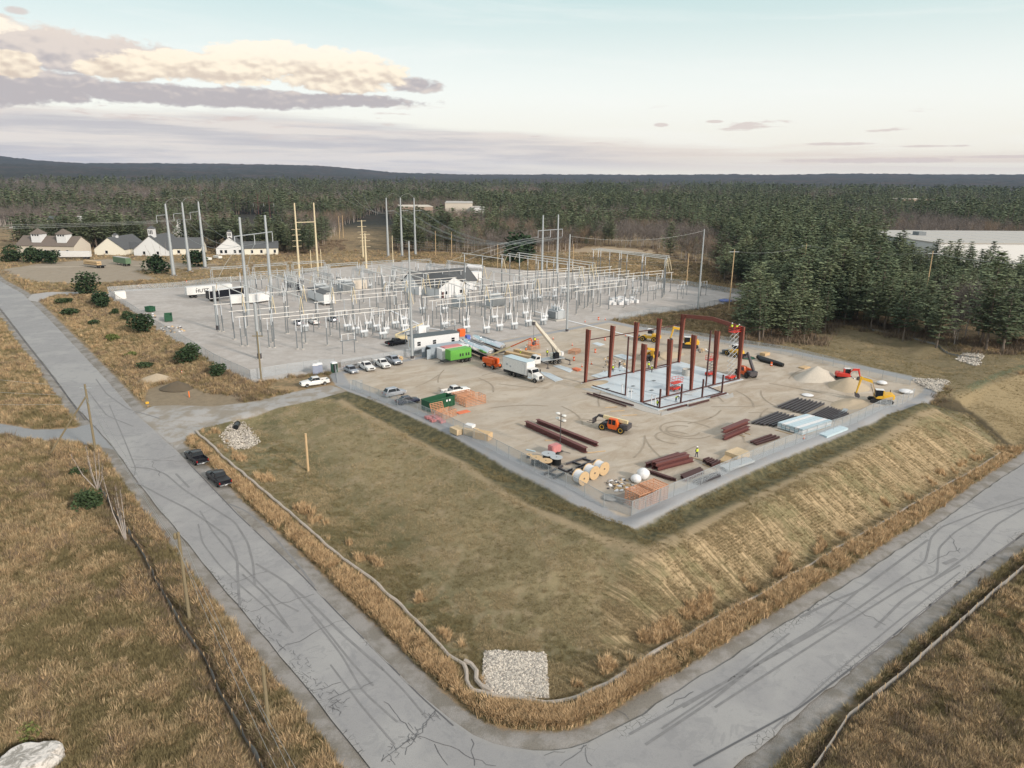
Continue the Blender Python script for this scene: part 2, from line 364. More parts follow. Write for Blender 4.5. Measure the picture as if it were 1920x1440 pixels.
# gentle unevenness where the ground is grass
g_ok = np.clip(-np.maximum.reduce([D['road']+1.5, D['pad']+1, D['sub']+1, D['drive']+1])/4, 0, 1) * (GY < 800)
GZ += g_ok*((fbm(GX/6, GY/6, 21)-.5)*.5 + (fbm(GX/1.6, GY/1.6, 22)-.5)*.22)
GZ += np.clip(D['pad']/5, 0, 1)*(fbm(GX/14, GY/14, 31)-.5)*.25
# rill rows down the steep berm
GZ -= np.clip(D['ditch'], 0, 1.5)*.35
GZ -= np.clip(D['road']+0.9, 0, 0.9)/0.9*0.16     # bed the road sheet lies in
# canopy relief far away, where single trees are no longer built
far = np.clip((GY-2300)/500, 0, 1)
GZ += far*(8 + 12*fbm(GX/34, GY/40, 41) + 9*vnoise(GX/13, GY/24, 42))

ROWI = np.arange(len(YS))
def zt(x, y):
    """terrain height at world x,y"""
    r = np.interp(y, YS, ROWI); c = (x/(y+30.0) - SS[0])/(SS[1]-SS[0])
    r0 = int(min(max(r, 0), len(YS)-2)); c0 = int(min(max(c, 0), NS-2)); a = r-r0; b_ = min(max(c-c0, 0), 1)
    return float((GZ[r0, c0]*(1-b_)+GZ[r0, c0+1]*b_)*(1-a) + (GZ[r0+1, c0]*(1-b_)+GZ[r0+1, c0+1]*b_)*a)
def GA(name, x, y):
    r = np.interp(y, YS, ROWI); c = (x/(y+30.0) - SS[0])/(SS[1]-SS[0])
    return D[name][int(min(max(r, 0), len(YS)-1)), int(min(max(c, 0), NS-1))]
def gp(px, py):
    """surveyed ground point seen at this photo position"""
    z = 0.0
    for _ in range(25):
        q = P0(px, py, z); z = 0.5*z + 0.5*zt(q[0], q[1])
    return Vector((q[0], q[1], zt(q[0], q[1])))

# ------------------------------------------------------------------ ground materials
def ground_material():
    m = bpy.data.materials.new('ground_cover'); m.use_nodes = True
    b = NB(m.node_tree); bs = m.node_tree.nodes['Principled BSDF']
    p = b.pos()
    A = {k: b.attr(k) for k in D}
    nf = b.noise(2.5, p, 6, .65); nm = b.noise(0.35, p, 5, .6); nl = b.noise(0.06, p, 4, .6); nx = b.noise(9.0, p, 3, .7)
    nmid = b.noise(0.9, p, 5, .65)
    edge = b.mul(b.sub(b.noise(1.1, p, 5, .7), .5), 1.6)
    def reg(k, w=.35, amp=1.0):
        return b.step(b.add(A[k], b.mul(edge, amp)), -w, w)
    # meadow: dry straw, olive, dark brush
    straw = b.mix(nf, (.22,.155,.085), (.42,.30,.18))
    olive = b.mix(nf, (.13,.105,.06), (.27,.21,.125))
    dark = b.mix(nf, (.05,.04,.03), (.10,.08,.06))
    c = b.mix(b.step(b.add(nm, b.mul(b.sub(nmid,.5),1.4)), .38, .62), olive, straw)
    c = b.mix(b.mul(b.step(b.add(nl, b.mul(b.sub(nmid,.5),.6)), .54, .66), .6), c, dark)
    # mown slope inside the sock
    gs = b.mix(nmid, (.12,.11,.06), (.235,.20,.115))
    gs = b.mix(b.mul(b.step(nf, .5, .72), .7), gs, (.30,.25,.15))
    gs = b.mix(b.mul(b.step(nm, .46, .66), .65), gs, (.31,.245,.165))
    gs = b.mix(b.mul(b.step(b.add(nl, b.mul(b.sub(nmid,.5),.6)), .50, .64), .65), gs, (.085,.09,.045))
    gs = b.mix(b.mul(b.step(A['berm'], -1., 8.), b.mul(nmid, .75)), gs, (.38,.30,.18)); c = b.mix(reg('inner', .3), c, gs)
    c = b.mix(b.mul(reg('mound', .4), 1.0), c, b.mix(nf, (.19,.155,.085), (.36,.28,.17)))
    lawn = b.mix(nmid, (.15,.13,.075), (.26,.21,.13)); lawn = b.mix(b.mul(b.step(nm,.5,.7),.5), lawn, (.30,.23,.145))
    c = b.mix(reg('lawn', .6), c, lawn)
    # tan rows down the steep berm
    sx = b.new('ShaderNodeSeparateXYZ'); b.put(sx.inputs[0], p)
    along = b.add(b.mul(sx.outputs[0], .775), b.mul(sx.outputs[1], .63)); up = b.add(b.mul(sx.outputs[0], -.63), b.mul(sx.outputs[1], .775))
    row = b.noise(1.0, b.xyz(b.add(b.mul(along, 2.7), b.mul(up, 0.35)), b.mul(up, .12), 0.), 3, .5, .3)
    tan = b.mix(b.step(row, .36, .64), (.235,.18,.105), (.465,.35,.215))
    tan = b.mix(b.mul(b.step(nf, .45, .75), .4), tan, (.16,.15,.075))
    down = b.step(b.add(A['berm'], b.mul(b.sub(nm,.5), 6.0)), 1.0, 8.0)
    tan = b.mix(b.mul(b.step(b.add(nl, b.mul(b.sub(nm,.5),.7)), .42, .62), .55), tan, (.13,.135,.065))
    c = b.mix(b.mul(reg('rslope', .6, 2.0), 1.0), c, tan)
    c = b.mix(b.mul(reg('crest', .8), .7), c, b.mix(nf, (.27,.21,.13), (.44,.34,.22)))
    dg = b.mix(b.step(nmid, .35, .68), (.045,.05,.03), (.15,.13,.07))
    c = b.mix(b.mul(reg('swale', .5), .9), c, b.mix(nf, (.14,.12,.065), (.22,.18,.11)))
    c = b.mix(b.mul(b.mul(b.step(A['pad'], -6.0, -4.0), b.step(A['berm'], .5, -.8)), b.mul(reg('inner', .3), .85)), c, dg)
    c = b.mix(b.mul(reg('ditch', .6), .85), c, (.05,.042,.028))
    c = b.mix(b.mul(reg('silt', .9, 2.5), .5), c, dark)
    c = b.mix(b.mul(reg('path', .4), .6), c, (.10,.14,.085))
    # bare soils
    soil = b.mix(nmid, (.24,.185,.13), (.36,.29,.21))
    c = b.mix(reg('lot', 1.5, 3.0), c, b.mix(nm, (.25,.205,.15), (.36,.31,.25)))
    c = b.mix(b.mul(reg('track', .8), .8), c, (.40,.34,.27))
    c = b.mix(b.mul(reg('clearing', 2.0, 4.0), .85), c, b.mix(nm, (.33,.25,.17), (.42,.34,.25)))
    c = b.mix(b.mul(reg('dirtpile', 1.0, 3.0), .9), c, b.mix(nmid, (.15,.12,.085), (.33,.27,.19)))
    # stones and gravel
    gr = b.mix(nx, (.28,.27,.265), (.48,.465,.45))
    sh = b.mix(b.step(nm,.4,.6), b.mix(nx, (.20,.19,.18), (.36,.34,.32)), b.mix(nx, (.13,.12,.105), (.27,.25,.22)))
    shoulder = b.step(b.add(b.add(A['road'], 2.0), b.mul(edge, .9)), -.35, .35)
    c = b.mix(shoulder, c, sh)
    dr = b.mix(b.step(nm, .4, .62), b.mix(nx, (.27,.26,.25), (.44,.43,.42)), (.28,.25,.21))
    c = b.mix(reg('drive', .25, .5), c, dr)
    c = b.mix(reg('side', .3, .6), c, b.mix(nx, (.19,.20,.21), (.34,.345,.35)))
    c = b.mix(reg('entry', .3, .4), c, gr)
    sg = b.mix(b.step(b.add(b.mul(nm,.6), b.add(b.mul(nl,.8), b.mul(nf,.3))), .68, 1.0), b.mix(nx, (.315,.285,.26), (.46,.425,.395)), b.mix(nx, (.385,.36,.34), (.57,.54,.515)))
    sg = b.mix(b.mul(b.step(b.add(nl, b.mul(b.sub(nmid,.5),.4)), .50, .66), .5), sg, (.27,.24,.215))
    c = b.mix(reg('sub', .2, .3), c, sg)
    stretch = b.noise(1.0, b.xyz(b.mul(along, .13), b.mul(up, .26), 0.), 7, .7, .9)
    pd = b.mix(b.step(stretch, .34, .66), (.365,.295,.22), (.49,.43,.355))
    pd = b.mix(b.mul(b.step(nl, .45, .62), .6), pd, (.40,.355,.30))
    pd = b.mix(b.mul(b.step(nm, .55, .72), .4), pd, (.29,.235,.175))
    pd = b.mix(b.mul(nx, .25), pd, (.5,.46,.41))
    c = b.mix(reg('pad', .2, .2), c, pd)
    st = b.mix(nx, (.235,.24,.25), (.38,.385,.395))
    st = b.mix(b.mul(b.step(nm, .5, .7), .35), st, (.34,.29,.24))
    c = b.mix(b.mul(b.step(b.add(A['strip'], b.mul(edge,.5)), -.2, .5), b.step(b.sub(-.5, A['sub']), 0., .3)), c, st)
    # far forest floor and canopy, colour darkened as painted shade between the crowns
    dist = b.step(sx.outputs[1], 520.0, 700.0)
    fc_shaded = b.mix(b.noise(.02, p, 8, .75), (.012,.019,.018), (.055,.052,.042))
    fc_shaded = b.mix(b.mul(b.step(b.noise(.0035, p, 4, .6), .48, .62), .6), fc_shaded, (.07,.05,.042))
    c = b.mix(dist, c, fc_shaded)
    b.put(bs.inputs['Base Color'], c); bs.inputs['Roughness'].default_value = .95
    bs.inputs['Specular IOR Level'].default_value = .15
    bp = b.new('ShaderNodeBump'); bp.inputs['Strength'].default_value = .6; bp.inputs['Distance'].default_value = .12
    b.put(bp.inputs['Height'], b.add(nf, b.add(b.mul(row, b.mul(b.step(A['rslope'],0.,1.), 2.5)), nx)))
    m.node_tree.links.new(bp.outputs[0], bs.inputs['Normal'])
    return m
GROUND = ground_material()

def mesh_obj(name, verts, faces, mat, parent=None, smooth=False, attrs=None, loc=None):
    me = bpy.data.meshes.new(name)
    me.from_pydata([tuple(v) for v in verts], [], [tuple(f) for f in faces]); me.update()
    if attrs:
        for k, a in attrs.items():
            at = me.attributes.new(k, 'FLOAT', 'POINT'); at.data.foreach_set('value', np.asarray(a, np.float32).ravel())
    if mat: me.materials.append(mat)
    if smooth: me.polygons.foreach_set('use_smooth', [True]*len(me.polygons))
    o = bpy.data.objects.new(name, me); COL.objects.link(o)
    if parent: o.parent = parent
    if loc is not None: o.location = loc
    return o

def build_ground():
    nr, nc = GX.shape
    V = np.stack([GX, GY, GZ], -1).reshape(-1, 3)
    i = np.arange(nr-1)[:, None]*nc + np.arange(nc-1)[None, :]
    Fq = np.stack([i, i+1, i+nc+1, i+nc], -1).reshape(-1, 4)
    def cen(a): return ((a[:-1, :-1]+a[1:, 1:]+a[1:, :-1]+a[:-1, 1:])/4).ravel()
    cy = cen(GY)
    cls = np.zeros(len(Fq), int)
    cls[cy > 560] = 1
    cls[(cen(D['inner']) > 0) | (cen(D['mound']) > 0) | (cen(D['lawn']) > 0)] = 2
    cls[(cen(D['drive']) > 0) | (cen(D['side']) > 0)] = 3
    cls[(cen(D['sub']) > 0)] = 4
    cls[(cen(D['pad']) > -3.0) & (cen(D['sub']) <= 0)] = 5
    names = ['grass_field', 'hills', 'grass_embankment', 'gravel_driveway', 'gravel_yard', 'dirt_lot']
    attr_flat = {k: a.ravel() for k, a in D.items()}
    for k, nm_ in enumerate(names):
        F = Fq[cls == k]
        if not len(F): continue
        used, inv = np.unique(F.ravel(), return_inverse=True)
        F2 = inv.reshape(-1, 4); me = bpy.data.meshes.new(nm_)
        me.vertices.add(len(used)); me.vertices.foreach_set('co', V[used].ravel())
        me.loops.add(F2.size); me.loops.foreach_set('vertex_index', F2.ravel())
        me.polygons.add(len(F2)); me.polygons.foreach_set('loop_start', np.arange(len(F2))*4)
        try: me.polygons.foreach_set('loop_total', np.full(len(F2), 4))
        except Exception: pass
        me.update(calc_edges=True)
        me.polygons.foreach_set('use_smooth', np.ones(len(F2), bool))
        for kk, a in attr_flat.items():
            at = me.attributes.new(kk, 'FLOAT', 'POINT'); at.data.foreach_set('value', a[used].astype(np.float32))
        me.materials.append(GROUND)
        o = bpy.data.objects.new(nm_, me); COL.objects.link(o); o['kind'] = 'structure'
build_ground()

# ------------------------------------------------------------------ asphalt road
def asphalt_material():
    m = bpy.data.materials.new('asphalt'); m.use_nodes = True
    b = NB(m.node_tree); bs = m.node_tree.nodes['Principled BSDF']; p = b.pos()
    n1 = b.noise(.15, p, 5, .6); n2 = b.noise(6.0, p, 3, .7); n3 = b.noise(1.2, p, 5, .6)
    c = b.mix(n1, (.225,.22,.222), (.285,.279,.278)); c = b.mix(b.mul(n2, .35), c, (.35,.35,.35)); c = b.mix(b.mul(b.step(b.noise(.5, b.vmath('MULTIPLY', p, (1.,1.,1.)), 7, .7, 1.2), .5, .66), .35), c, (.20,.20,.21))
    c = b.mix(b.mul(b.step(n3, .5, .75), .35), c, (.18,.182,.19)); c = b.mix(b.mul(b.step(b.noise(.06, p, 4, .6, .5), .46, .58), .5), c, (.35,.345,.335)); c = b.mix(b.mul(b.step(b.noise(.3, p, 7, .7, 1.), .54, .6), .4), c, (.20,.20,.205)); c = b.mix(b.mul(b.step(b.noise(14., p, 2, .6), .52, .7), .3), c, (.16,.16,.165))
    c = b.mix(b.mul(b.step(b.attr('edge'), 1.1, .0), .5), c, (.30,.29,.275))
    # fine crazing towards the broken edges
    d = b.noise(.8, p, 3, .5); vd = b.voro(1.5, b.vmath('ADD', p, b.xyz(d, d, 0.)), 'DISTANCE_TO_EDGE')
    craze = b.mul(b.step(vd, .035, .012), b.mul(b.step(b.attr('edge'), 1.9, .7), b.step(b.noise(.12, p, 2, .5), .52, .6)))
    c = b.mix(b.mul(craze, .8), c, (.05,.05,.05))
    b.put(bs.inputs['Base Color'], c); bs.inputs['Roughness'].default_value = .85
    bp = b.new('ShaderNodeBump'); bp.inputs['Strength'].default_value = .3; bp.inputs['Distance'].default_value = .03
    b.put(bp.inputs['Height'], n2); m.node_tree.links.new(bp.outputs[0], bs.inputs['Normal'])
    return m
ASPHALT = asphalt_material()
def resample(pts, n):
    P = np.array(pts, float); L = np.r_[0, np.cumsum(np.linalg.norm(np.diff(P, axis=0), axis=1))]
    t = np.linspace(0, L[-1], n); return np.stack([np.interp(t, L, P[:, k]) for k in range(P.shape[1])], -1)
def smooth_line(P, k=3):
    P = P.copy()
    for _ in range(k): P[1:-1] = P[1:-1]*.5+(P[:-2]+P[2:])*.25
    return P
rr = [tuple(P0(*p)) for p in ROAD_R]; rl = [tuple(P0(*p)) for p in ROAD_L]
# pair the two edges: sample the inner edge, then find matching outer stations by equal index along three legs
def match():
    R1 = np.array(rr); L1 = np.array(rl)
    kR = [0, 17, len(rr)-1]; kL = [0, 20, len(rl)-1]     # ends and bend apex
    A, B_ = [], []
    for j in range(2):
        a = R1[kR[j]:kR[j+1]+1]; c = L1[kL[j]:kL[j+1]+1]; n = 170
        La = np.r_[0, np.cumsum(np.linalg.norm(np.diff(a[:, :2], axis=0), axis=1))]
        t = np.linspace(0, La[-1], n); aa = np.stack([np.interp(t, La, a[:, k]) for k in range(3)], -1)
        Lc = np.r_[0, np.cumsum(np.linalg.norm(np.diff(c[:, :2], axis=0), axis=1))]
        cc_f = np.stack([np.interp(np.linspace(0, Lc[-1], 3000), Lc, c[:, k]) for k in range(3)], -1)
        prop = np.stack([np.interp(t/La[-1]*Lc[-1], Lc, c[:, k]) for k in range(3)], -1)
        A.append(aa); B_.append(prop)
    A = np.vstack([A[0], A[1][1:]]); B_ = np.vstack([B_[0], B_[1][1:]])
    return smooth_line(A, 2), smooth_line(B_, 4)
RA, RB = match()
NR, NCC = len(RA), 11
RD_V = []
for i in range(NR):
    for j in range(NCC):
        t = j/(NCC-1); q = RA[i]*(1-t)+RB[i]*t
        wob = (0.3 if j else .25)*(vnoise(i*1.3, j*0+3.0, 5)-.5)*2 if j in (0, NCC-1) else 0
        q = q + (RB[i]-RA[i])/np.linalg.norm(RB[i]-RA[i])*wob
        RD_V.append((q[0], q[1], q[2] + 0.05*4*t*(1-t)))
RD_F = [(i*NCC+j, i*NCC+j+1, (i+1)*NCC+j+1, (i+1)*NCC+j) for i in range(NR-1) for j in range(NCC-1)]
RW = np.linalg.norm(RA-RB, axis=1)
road = mesh_obj('road', RD_V, RD_F, ASPHALT, smooth=True, attrs={'edge': [min(j, NCC-1-j)/(NCC-1)*RW[i] for i in range(NR) for j in range(NCC)]})
road['kind'] = 'structure'
from mathutils.bvhtree import BVHTree
ROAD_BVH = BVHTree.FromPolygons(RD_V, RD_F)
def zroad(x, y):
    h = ROAD_BVH.ray_cast(Vector((x, y, 50)), Vector((0, 0, -1)))[0]
    return h.z if h else zt(x, y)
MAT = {}
def simple(name, col, rough=.6, metal=0., var=.12, scale=3., spec=.4):
    """plain surface with grain and slight dirt"""
    m = bpy.data.materials.new(name); m.use_nodes = True
    b = NB(m.node_tree); bs = m.node_tree.nodes['Principled BSDF']
    p = b.new('ShaderNodeTexCoord').outputs['Object']
    n = b.noise(scale, p, 5, .65)
    lo = tuple(max(0, v*(1-var*2)) for v in col); hi = tuple(min(1, v*(1+var)) for v in col)
    b.put(bs.inputs['Base Color'], b.mix(n, lo, hi)); bs.inputs['Metallic'].default_value = metal
    b.put(bs.inputs['Roughness'], b.add(rough-.08, b.mul(n, .16)))
    bs.inputs['Specular IOR Level'].default_value = spec
    MAT[name] = m; return m
def ribbon(name, pts, w, mat, lift=.012, parent=None, zf=None, w2=None):
    """narrow flat strip draped on the road or ground"""
    P = np.array(pts, float)[:, :2]; n = max(2, int(np.sum(np.linalg.norm(np.diff(P, axis=0), axis=1))/.8)+2)
    P = smooth_line(resample(P, n), 2); V, Fc = [], []; zf = zf or zroad
    for i in range(n):
        d = P[min(i+1, n-1)]-P[max(i-1, 0)]; d /= (np.linalg.norm(d)+1e-9); nn = np.array([-d[1], d[0]])
        ww = w if w2 is None else w+(w2-w)*i/(n-1)
        for s in (-1, 1):
            q = P[i]+nn*s*ww/2; V.append((q[0], q[1], zf(q[0], q[1])+lift))
        if i: Fc.append((2*i-2, 2*i-1, 2*i+1, 2*i))
    return V, Fc
simple('tyre_rubber_mark', (.218,.215,.216), .8, var=.2, scale=.8); simple('crack_tar', (.115,.115,.12), .9)
def Wz(pts, z): return [tuple(P0(a, c, z)[:2]) for a, c in pts]
def ground_line(pts): return [tuple(gp(a, c)[:2]) for a, c in pts]
marks = [
 ([(238,877),(280,880),(310,890),(345,920),(400,955),(440,980),(465,1020),(475,1060),(478,1100)],.28), ([(255,905),(300,930),(350,955),(395,985),(430,1010),(445,1050),(447,1100),(450,1140)],.3),
 ([(330,890),(355,916)],.35), ([(375,960),(400,1000),(440,1050),(480,1090),(520,1130),(560,1150)],.22), ([(372,985),(380,1020),(410,1060),(450,1100),(520,1160),(550,1190)],.2),
 ([(480,1060),(530,1090),(580,1130),(640,1190),(720,1260)],.3), ([(455,1080),(500,1120),(545,1185)],.25), ([(540,1100),(600,1170),(655,1240),(700,1290)],.22),
 ([(430,945),(465,960),(500,990),(560,1060),(590,1100)],.25), ([(585,1160),(640,1230),(680,1300),(745,1358)],.2), ([(620,1250),(680,1330),(740,1400)],.18), ([(700,1240),(760,1300),(800,1350)],.2),
 ([(180,712),(200,740),(240,768),(300,785)],.25), ([(165,735),(200,780),(250,800)],.22), ([(205,760),(235,830),(255,880),(250,900)],.18),
 ([(1500,1160),(1560,1130),(1611,1110),(1740,1014)],.34), ([(1210,1400),(1330,1320),(1430,1240),(1530,1180),(1613,1107)],.28), ([(1280,1330),(1377,1272),(1480,1190)],.22),
 ([(1180,1380),(1270,1330),(1400,1260),(1600,1150),(1700,1080),(1735,1055),(1745,1010),(1765,990),(1830,965),(1920,935)],.28),
 ([(1340,1330),(1480,1240),(1620,1150),(1700,1100),(1757,1080),(1760,1030),(1790,1000),(1850,965),(1920,945)],.25),
 ([(1640,1180),(1690,1130),(1750,1090),(1820,1040),(1870,985),(1920,955)],.3), ([(1740,1097),(1800,1062)],.25), ([(1769,1060),(1793,1050)],.6), ([(1450,1370),(1560,1270),(1680,1170),(1800,1075)],.16),
 ([(1240,1370),(1420,1250),(1560,1165)],.2)]
def joined(name, items, mat, parent):
    V, Fc = [], []
    for v, f in items:
        o = len(V); V += v; Fc += [tuple(i+o for i in q) for q in f]
    return mesh_obj(name, V, Fc, mat, parent)
joined('tyre_marks', [ribbon('', ground_line(p), w*.95, None, .02) for p, w in marks], MAT['tyre_rubber_mark'], road)
cracks = []
def crack(a, c, w=.07, jit=.5, n=None):
    A = np.array(gp(*a)[:2]); C = np.array(gp(*c)[:2]); L = np.linalg.norm(C-A); n = n or max(3, int(L/.7))
    pts = [A+(C-A)*k/n + (np.array([rnd.uniform(-1,1), rnd.uniform(-1,1)])*jit*.5 if 0 < k < n else 0) for k in range(n+1)]
    P = np.array(pts); V, Fc = [], []
    for i in range(len(P)):
        d = P[min(i+1, len(P)-1)]-P[max(i-1, 0)]; d /= (np.linalg.norm(d)+1e-9); nn = np.array([-d[1], d[0]])*w*rnd.uniform(.2, .5)
        for s in (-1, 1): q = P[i]+nn*s; V.append((q[0], q[1], zroad(q[0], q[1])+.03))
        if i: Fc.append((2*i-2, 2*i-1, 2*i+1, 2*i))
    cracks.append((V, Fc))
for a, c in [((425,1098),(500,1075)),((470,1150),(600,1115)),((525,1222),(650,1160)),((583,1298),(640,1283)),((615,1316),(700,1283)),((240,864),(350,866)),((285,868),(330,856)),((607,1332),(640,1315)),
             ((300,895),(285,868)),((1425,1130),(1440,1160)),((1555,1120),(1660,1175)),((1780,1005),(1800,1040)),((1800,1030),(1740,1060)),((1020,1420),(1100,1400)),((884,1389),(890,1440)),
             ((720,1320),(790,1390)),((760,1420),(817,1335)),((817,1335),(780,1385)),((780,1385),(715,1432)),((785,1385),(860,1410)),((860,1410),(930,1440)),((815,1400),(840,1440)),((1095,1400),(1050,1440)),((1098,1405),(1110,1440)),
             ((1150,1330),(1180,1350)),((1250,1330),(1300,1300))]:
    crack(a, c)
for _ in range(90):        # alligator cracking along the broken left edge and across the bend
    u = rnd.random(); a = (401+u*230+rnd.uniform(0, 26), 1095+u*245+rnd.uniform(-14, 5)); crack(a, (a[0]+rnd.uniform(-14, 14), a[1]+rnd.uniform(-12, 12)), .05, .25, 2)
for _ in range(34):
    u = rnd.random(); a = (817-u*95+rnd.uniform(-12, 12), 1338+u*95+rnd.uniform(-8, 8)); crack(a, (a[0]+rnd.uniform(-16, 16), a[1]+rnd.uniform(-13, 13)), .05, .25, 2)
for pts, w in (([(0,580),(52,648),(104,714),(142,766),(160,788)],.22), ([(350,866),(391,909),(443,964),(500,1018),(569,1084),(634,1153),(700,1218),(787,1307),(850,1364)],.14), ([(1300,1440),(1500,1330),(1660,1206),(1760,1124),(1837,1062),(1918,1003)],.18)):
    cracks.append(ribbon('', ground_line(pts), w, None, .03))
joined('cracks', cracks, MAT['crack_tar'], road)
# ------------------------------------------------------------------ plants
def leaf_material(name, lo, hi, var=.35, rough=.9, trans=.15):
    m = bpy.data.materials.new(name); m.use_nodes = True
    b = NB(m.node_tree); bs = m.node_tree.nodes['Principled BSDF']
    r = b.new('ShaderNodeObjectInfo').outputs['Random']
    p = b.pos(); n = b.noise(.35, p, 3, .6)
    f = b.m('ADD', b.mul(r, .6), b.mul(n, .45), clamp=True)
    c = b.mix(f, lo, hi)
    b.put(bs.inputs['Base Color'], c); bs.inputs['Roughness'].default_value = rough
    bs.inputs['Specular IOR Level'].default_value = .1
    MAT[name] = m; return m
leaf_material('pine_needles', (.06,.092,.055), (.26,.295,.17))
leaf_material('shrub_leaves', (.022,.045,.024), (.07,.10,.045))
leaf_material('bare_twigs', (.10,.085,.075), (.22,.19,.17))
leaf_material('russet_twigs', (.13,.10,.07), (.27,.205,.15))
leaf_material('dry_grass', (.28,.18,.095), (.72,.52,.31)); leaf_material('brown_grass', (.22,.155,.08), (.62,.46,.28))
leaf_material('pale_grass', (.22,.175,.095), (.52,.42,.26))
leaf_material('olive_grass', (.13,.11,.055), (.32,.26,.14))
leaf_material('weed_leaves', (.08,.11,.04), (.17,.19,.06))
simple('bark', (.21,.17,.14), .9, var=.3); simple('pale_bark', (.48,.42,.38), .9, var=.2)

def clump(V, Fc, c, s, r, flat=.45, n=2):
    """small irregular fan of needle-like faces"""
    for _ in range(n):
        a = r.uniform(0, 2*pi); t = r.uniform(-.5, .5)
        d = Vector((cos(a), sin(a), t*flat)); e = Vector((-sin(a), cos(a), r.uniform(-.7, .7)*flat*1.5))
        k = len(V); V += [c - d*s*.9, c + e*s*.55, c + d*s*1.1, c - e*s*.5]
        Fc += [(k, k+1, k+2), (k, k+2, k+3)]
def stick(V, Fc, a, b_, w0, w1, sides=3):
    a = Vector(a); b_ = Vector(b_); d = (b_-a).normalized()
    u = d.orthogonal().normalized(); v = d.cross(u); k = len(V)
    for q, w in ((a, w0), (b_, w1)):
        for i in range(sides): V.append(q + (u*cos(2*pi*i/sides) + v*sin(2*pi*i/sides))*w)
    for i in range(sides): j = (i+1) % sides; Fc.append((k+i, k+j, k+sides+j, k+sides+i))
def pine_meshes(seed, h=16, low=False):
    r = random.Random(seed); V, Fc = [], []; TVv, TF_ = [], []
    lean = Vector((r.uniform(-.5, .5), r.uniform(-.5, .5), 0))
    stick(TVv, TF_, (0, 0, -.4), Vector((0, 0, h*.5))+lean*.5, .26, .17, 6); stick(TVv, TF_, Vector((0, 0, h*.5))+lean*.5, Vector((0, 0, h*.98))+lean, .17, .03, 5)
    z = h*r.uniform(.12, .30); rad = h*r.uniform(.18, .32)
    while z < h*.99:
        t = (z/h); prof = min(1, (t-.05)*3.2)*max(.03, (1-t))**.66*1.3
        nb = (4 if low else r.choice((5, 6, 7)))
        a0 = r.uniform(0, 6.28)
        for k in range(nb):
            a = a0+k*2*pi/nb+r.uniform(-.3, .3); L = rad*prof*r.uniform(.6, 1.25)
            if L < .35: L = .35
            dirv = Vector((cos(a), sin(a), r.uniform(.0, .28) + t*.35)); base = Vector((0, 0, z+r.uniform(-.2, .2)))+lean*t
            if not low and L > 1: stick(TVv, TF_, base, base+dirv*L*.85, .05, .015, 3)
            m = max(2, int(L/(1.0 if low else .52)))
            for i in range(m):
                s = (i+1)/m; c = base+dirv*L*s + Vector((r.uniform(-.25, .25), r.uniform(-.25, .25), r.uniform(-.12, .16)))*(1.2 if low else 1)
                side = Vector((-sin(a), cos(a), 0))*r.uniform(-1, 1)*L*.30*s
                clump(V, Fc, c+side, r.uniform(.75, 1.05) if low else r.uniform(.38, .68), r, n=2)
                if not low: clump(V, Fc, c-side*1.2, r.uniform(.35, .6), r, n=1)
        z += h*(.085 if low else .05)*r.uniform(.8, 1.2)
    return (V, Fc), (TVv, TF_)
def bare_meshes(seed, h=12, low=False):
    r = random.Random(seed); V, Fc = [], []; TVv, TF_ = [], []
    stick(TVv, TF_, (0, 0, -.3), (0, 0, h*.55), .14, .07, 4)
    for k in range(26 if low else 46):
        z = h*r.uniform(.28, .85); a = r.uniform(0, 6.28); L = h*.24*r.uniform(.6, 1.2)
        st = Vector((0, 0, min(z, h*.55))) ; e = Vector((cos(a)*L*.7, sin(a)*L*.7, z+L*.9-min(z, h*.55)*0)); e.z = z+L*.6
        stick(V, Fc, st, e, .035, .012, 3)
        for _ in range(4):
            q = st.lerp(e, r.uniform(.3, .95)); ee = q+Vector((r.uniform(-1, 1), r.uniform(-1, 1), r.uniform(.2, 1.4)))*L*.38
            kk = len(V); w = Vector((r.uniform(-1, 1), r.uniform(-1, 1), 0))*.035; V += [q-w, q+w, ee]; Fc.append((kk, kk+1, kk+2))
        for _ in range(3):
            q = e+Vector((r.uniform(-1, 1), r.uniform(-1, 1), r.uniform(-.6, 1)))*L*.35; kk = len(V); d = Vector((r.uniform(-1, 1), r.uniform(-1, 1), r.uniform(.3, 1.5)))*.6; w = Vector((d.y, -d.x, 0))*.09
            V += [q-d-w, q-d+w, q+d]; Fc.append((kk, kk+1, kk+2))
    return (V, Fc), (TVv, TF_)
def mk_mesh(name, vf, mats, extra=None):
    V = list(vf[0]); F = list(vf[1]); mi = [0]*len(F)
    if extra: o = len(V); V += extra[0]; F += [tuple(i+o for i in f) for f in extra[1]]; mi += [1]*len(extra[1])
    me = bpy.data.meshes.new(name); me.from_pydata([tuple(v) for v in V], [], F); me.update()
    for mm in mats: me.materials.append(mm)
    me.polygons.foreach_set('material_index', mi); return me

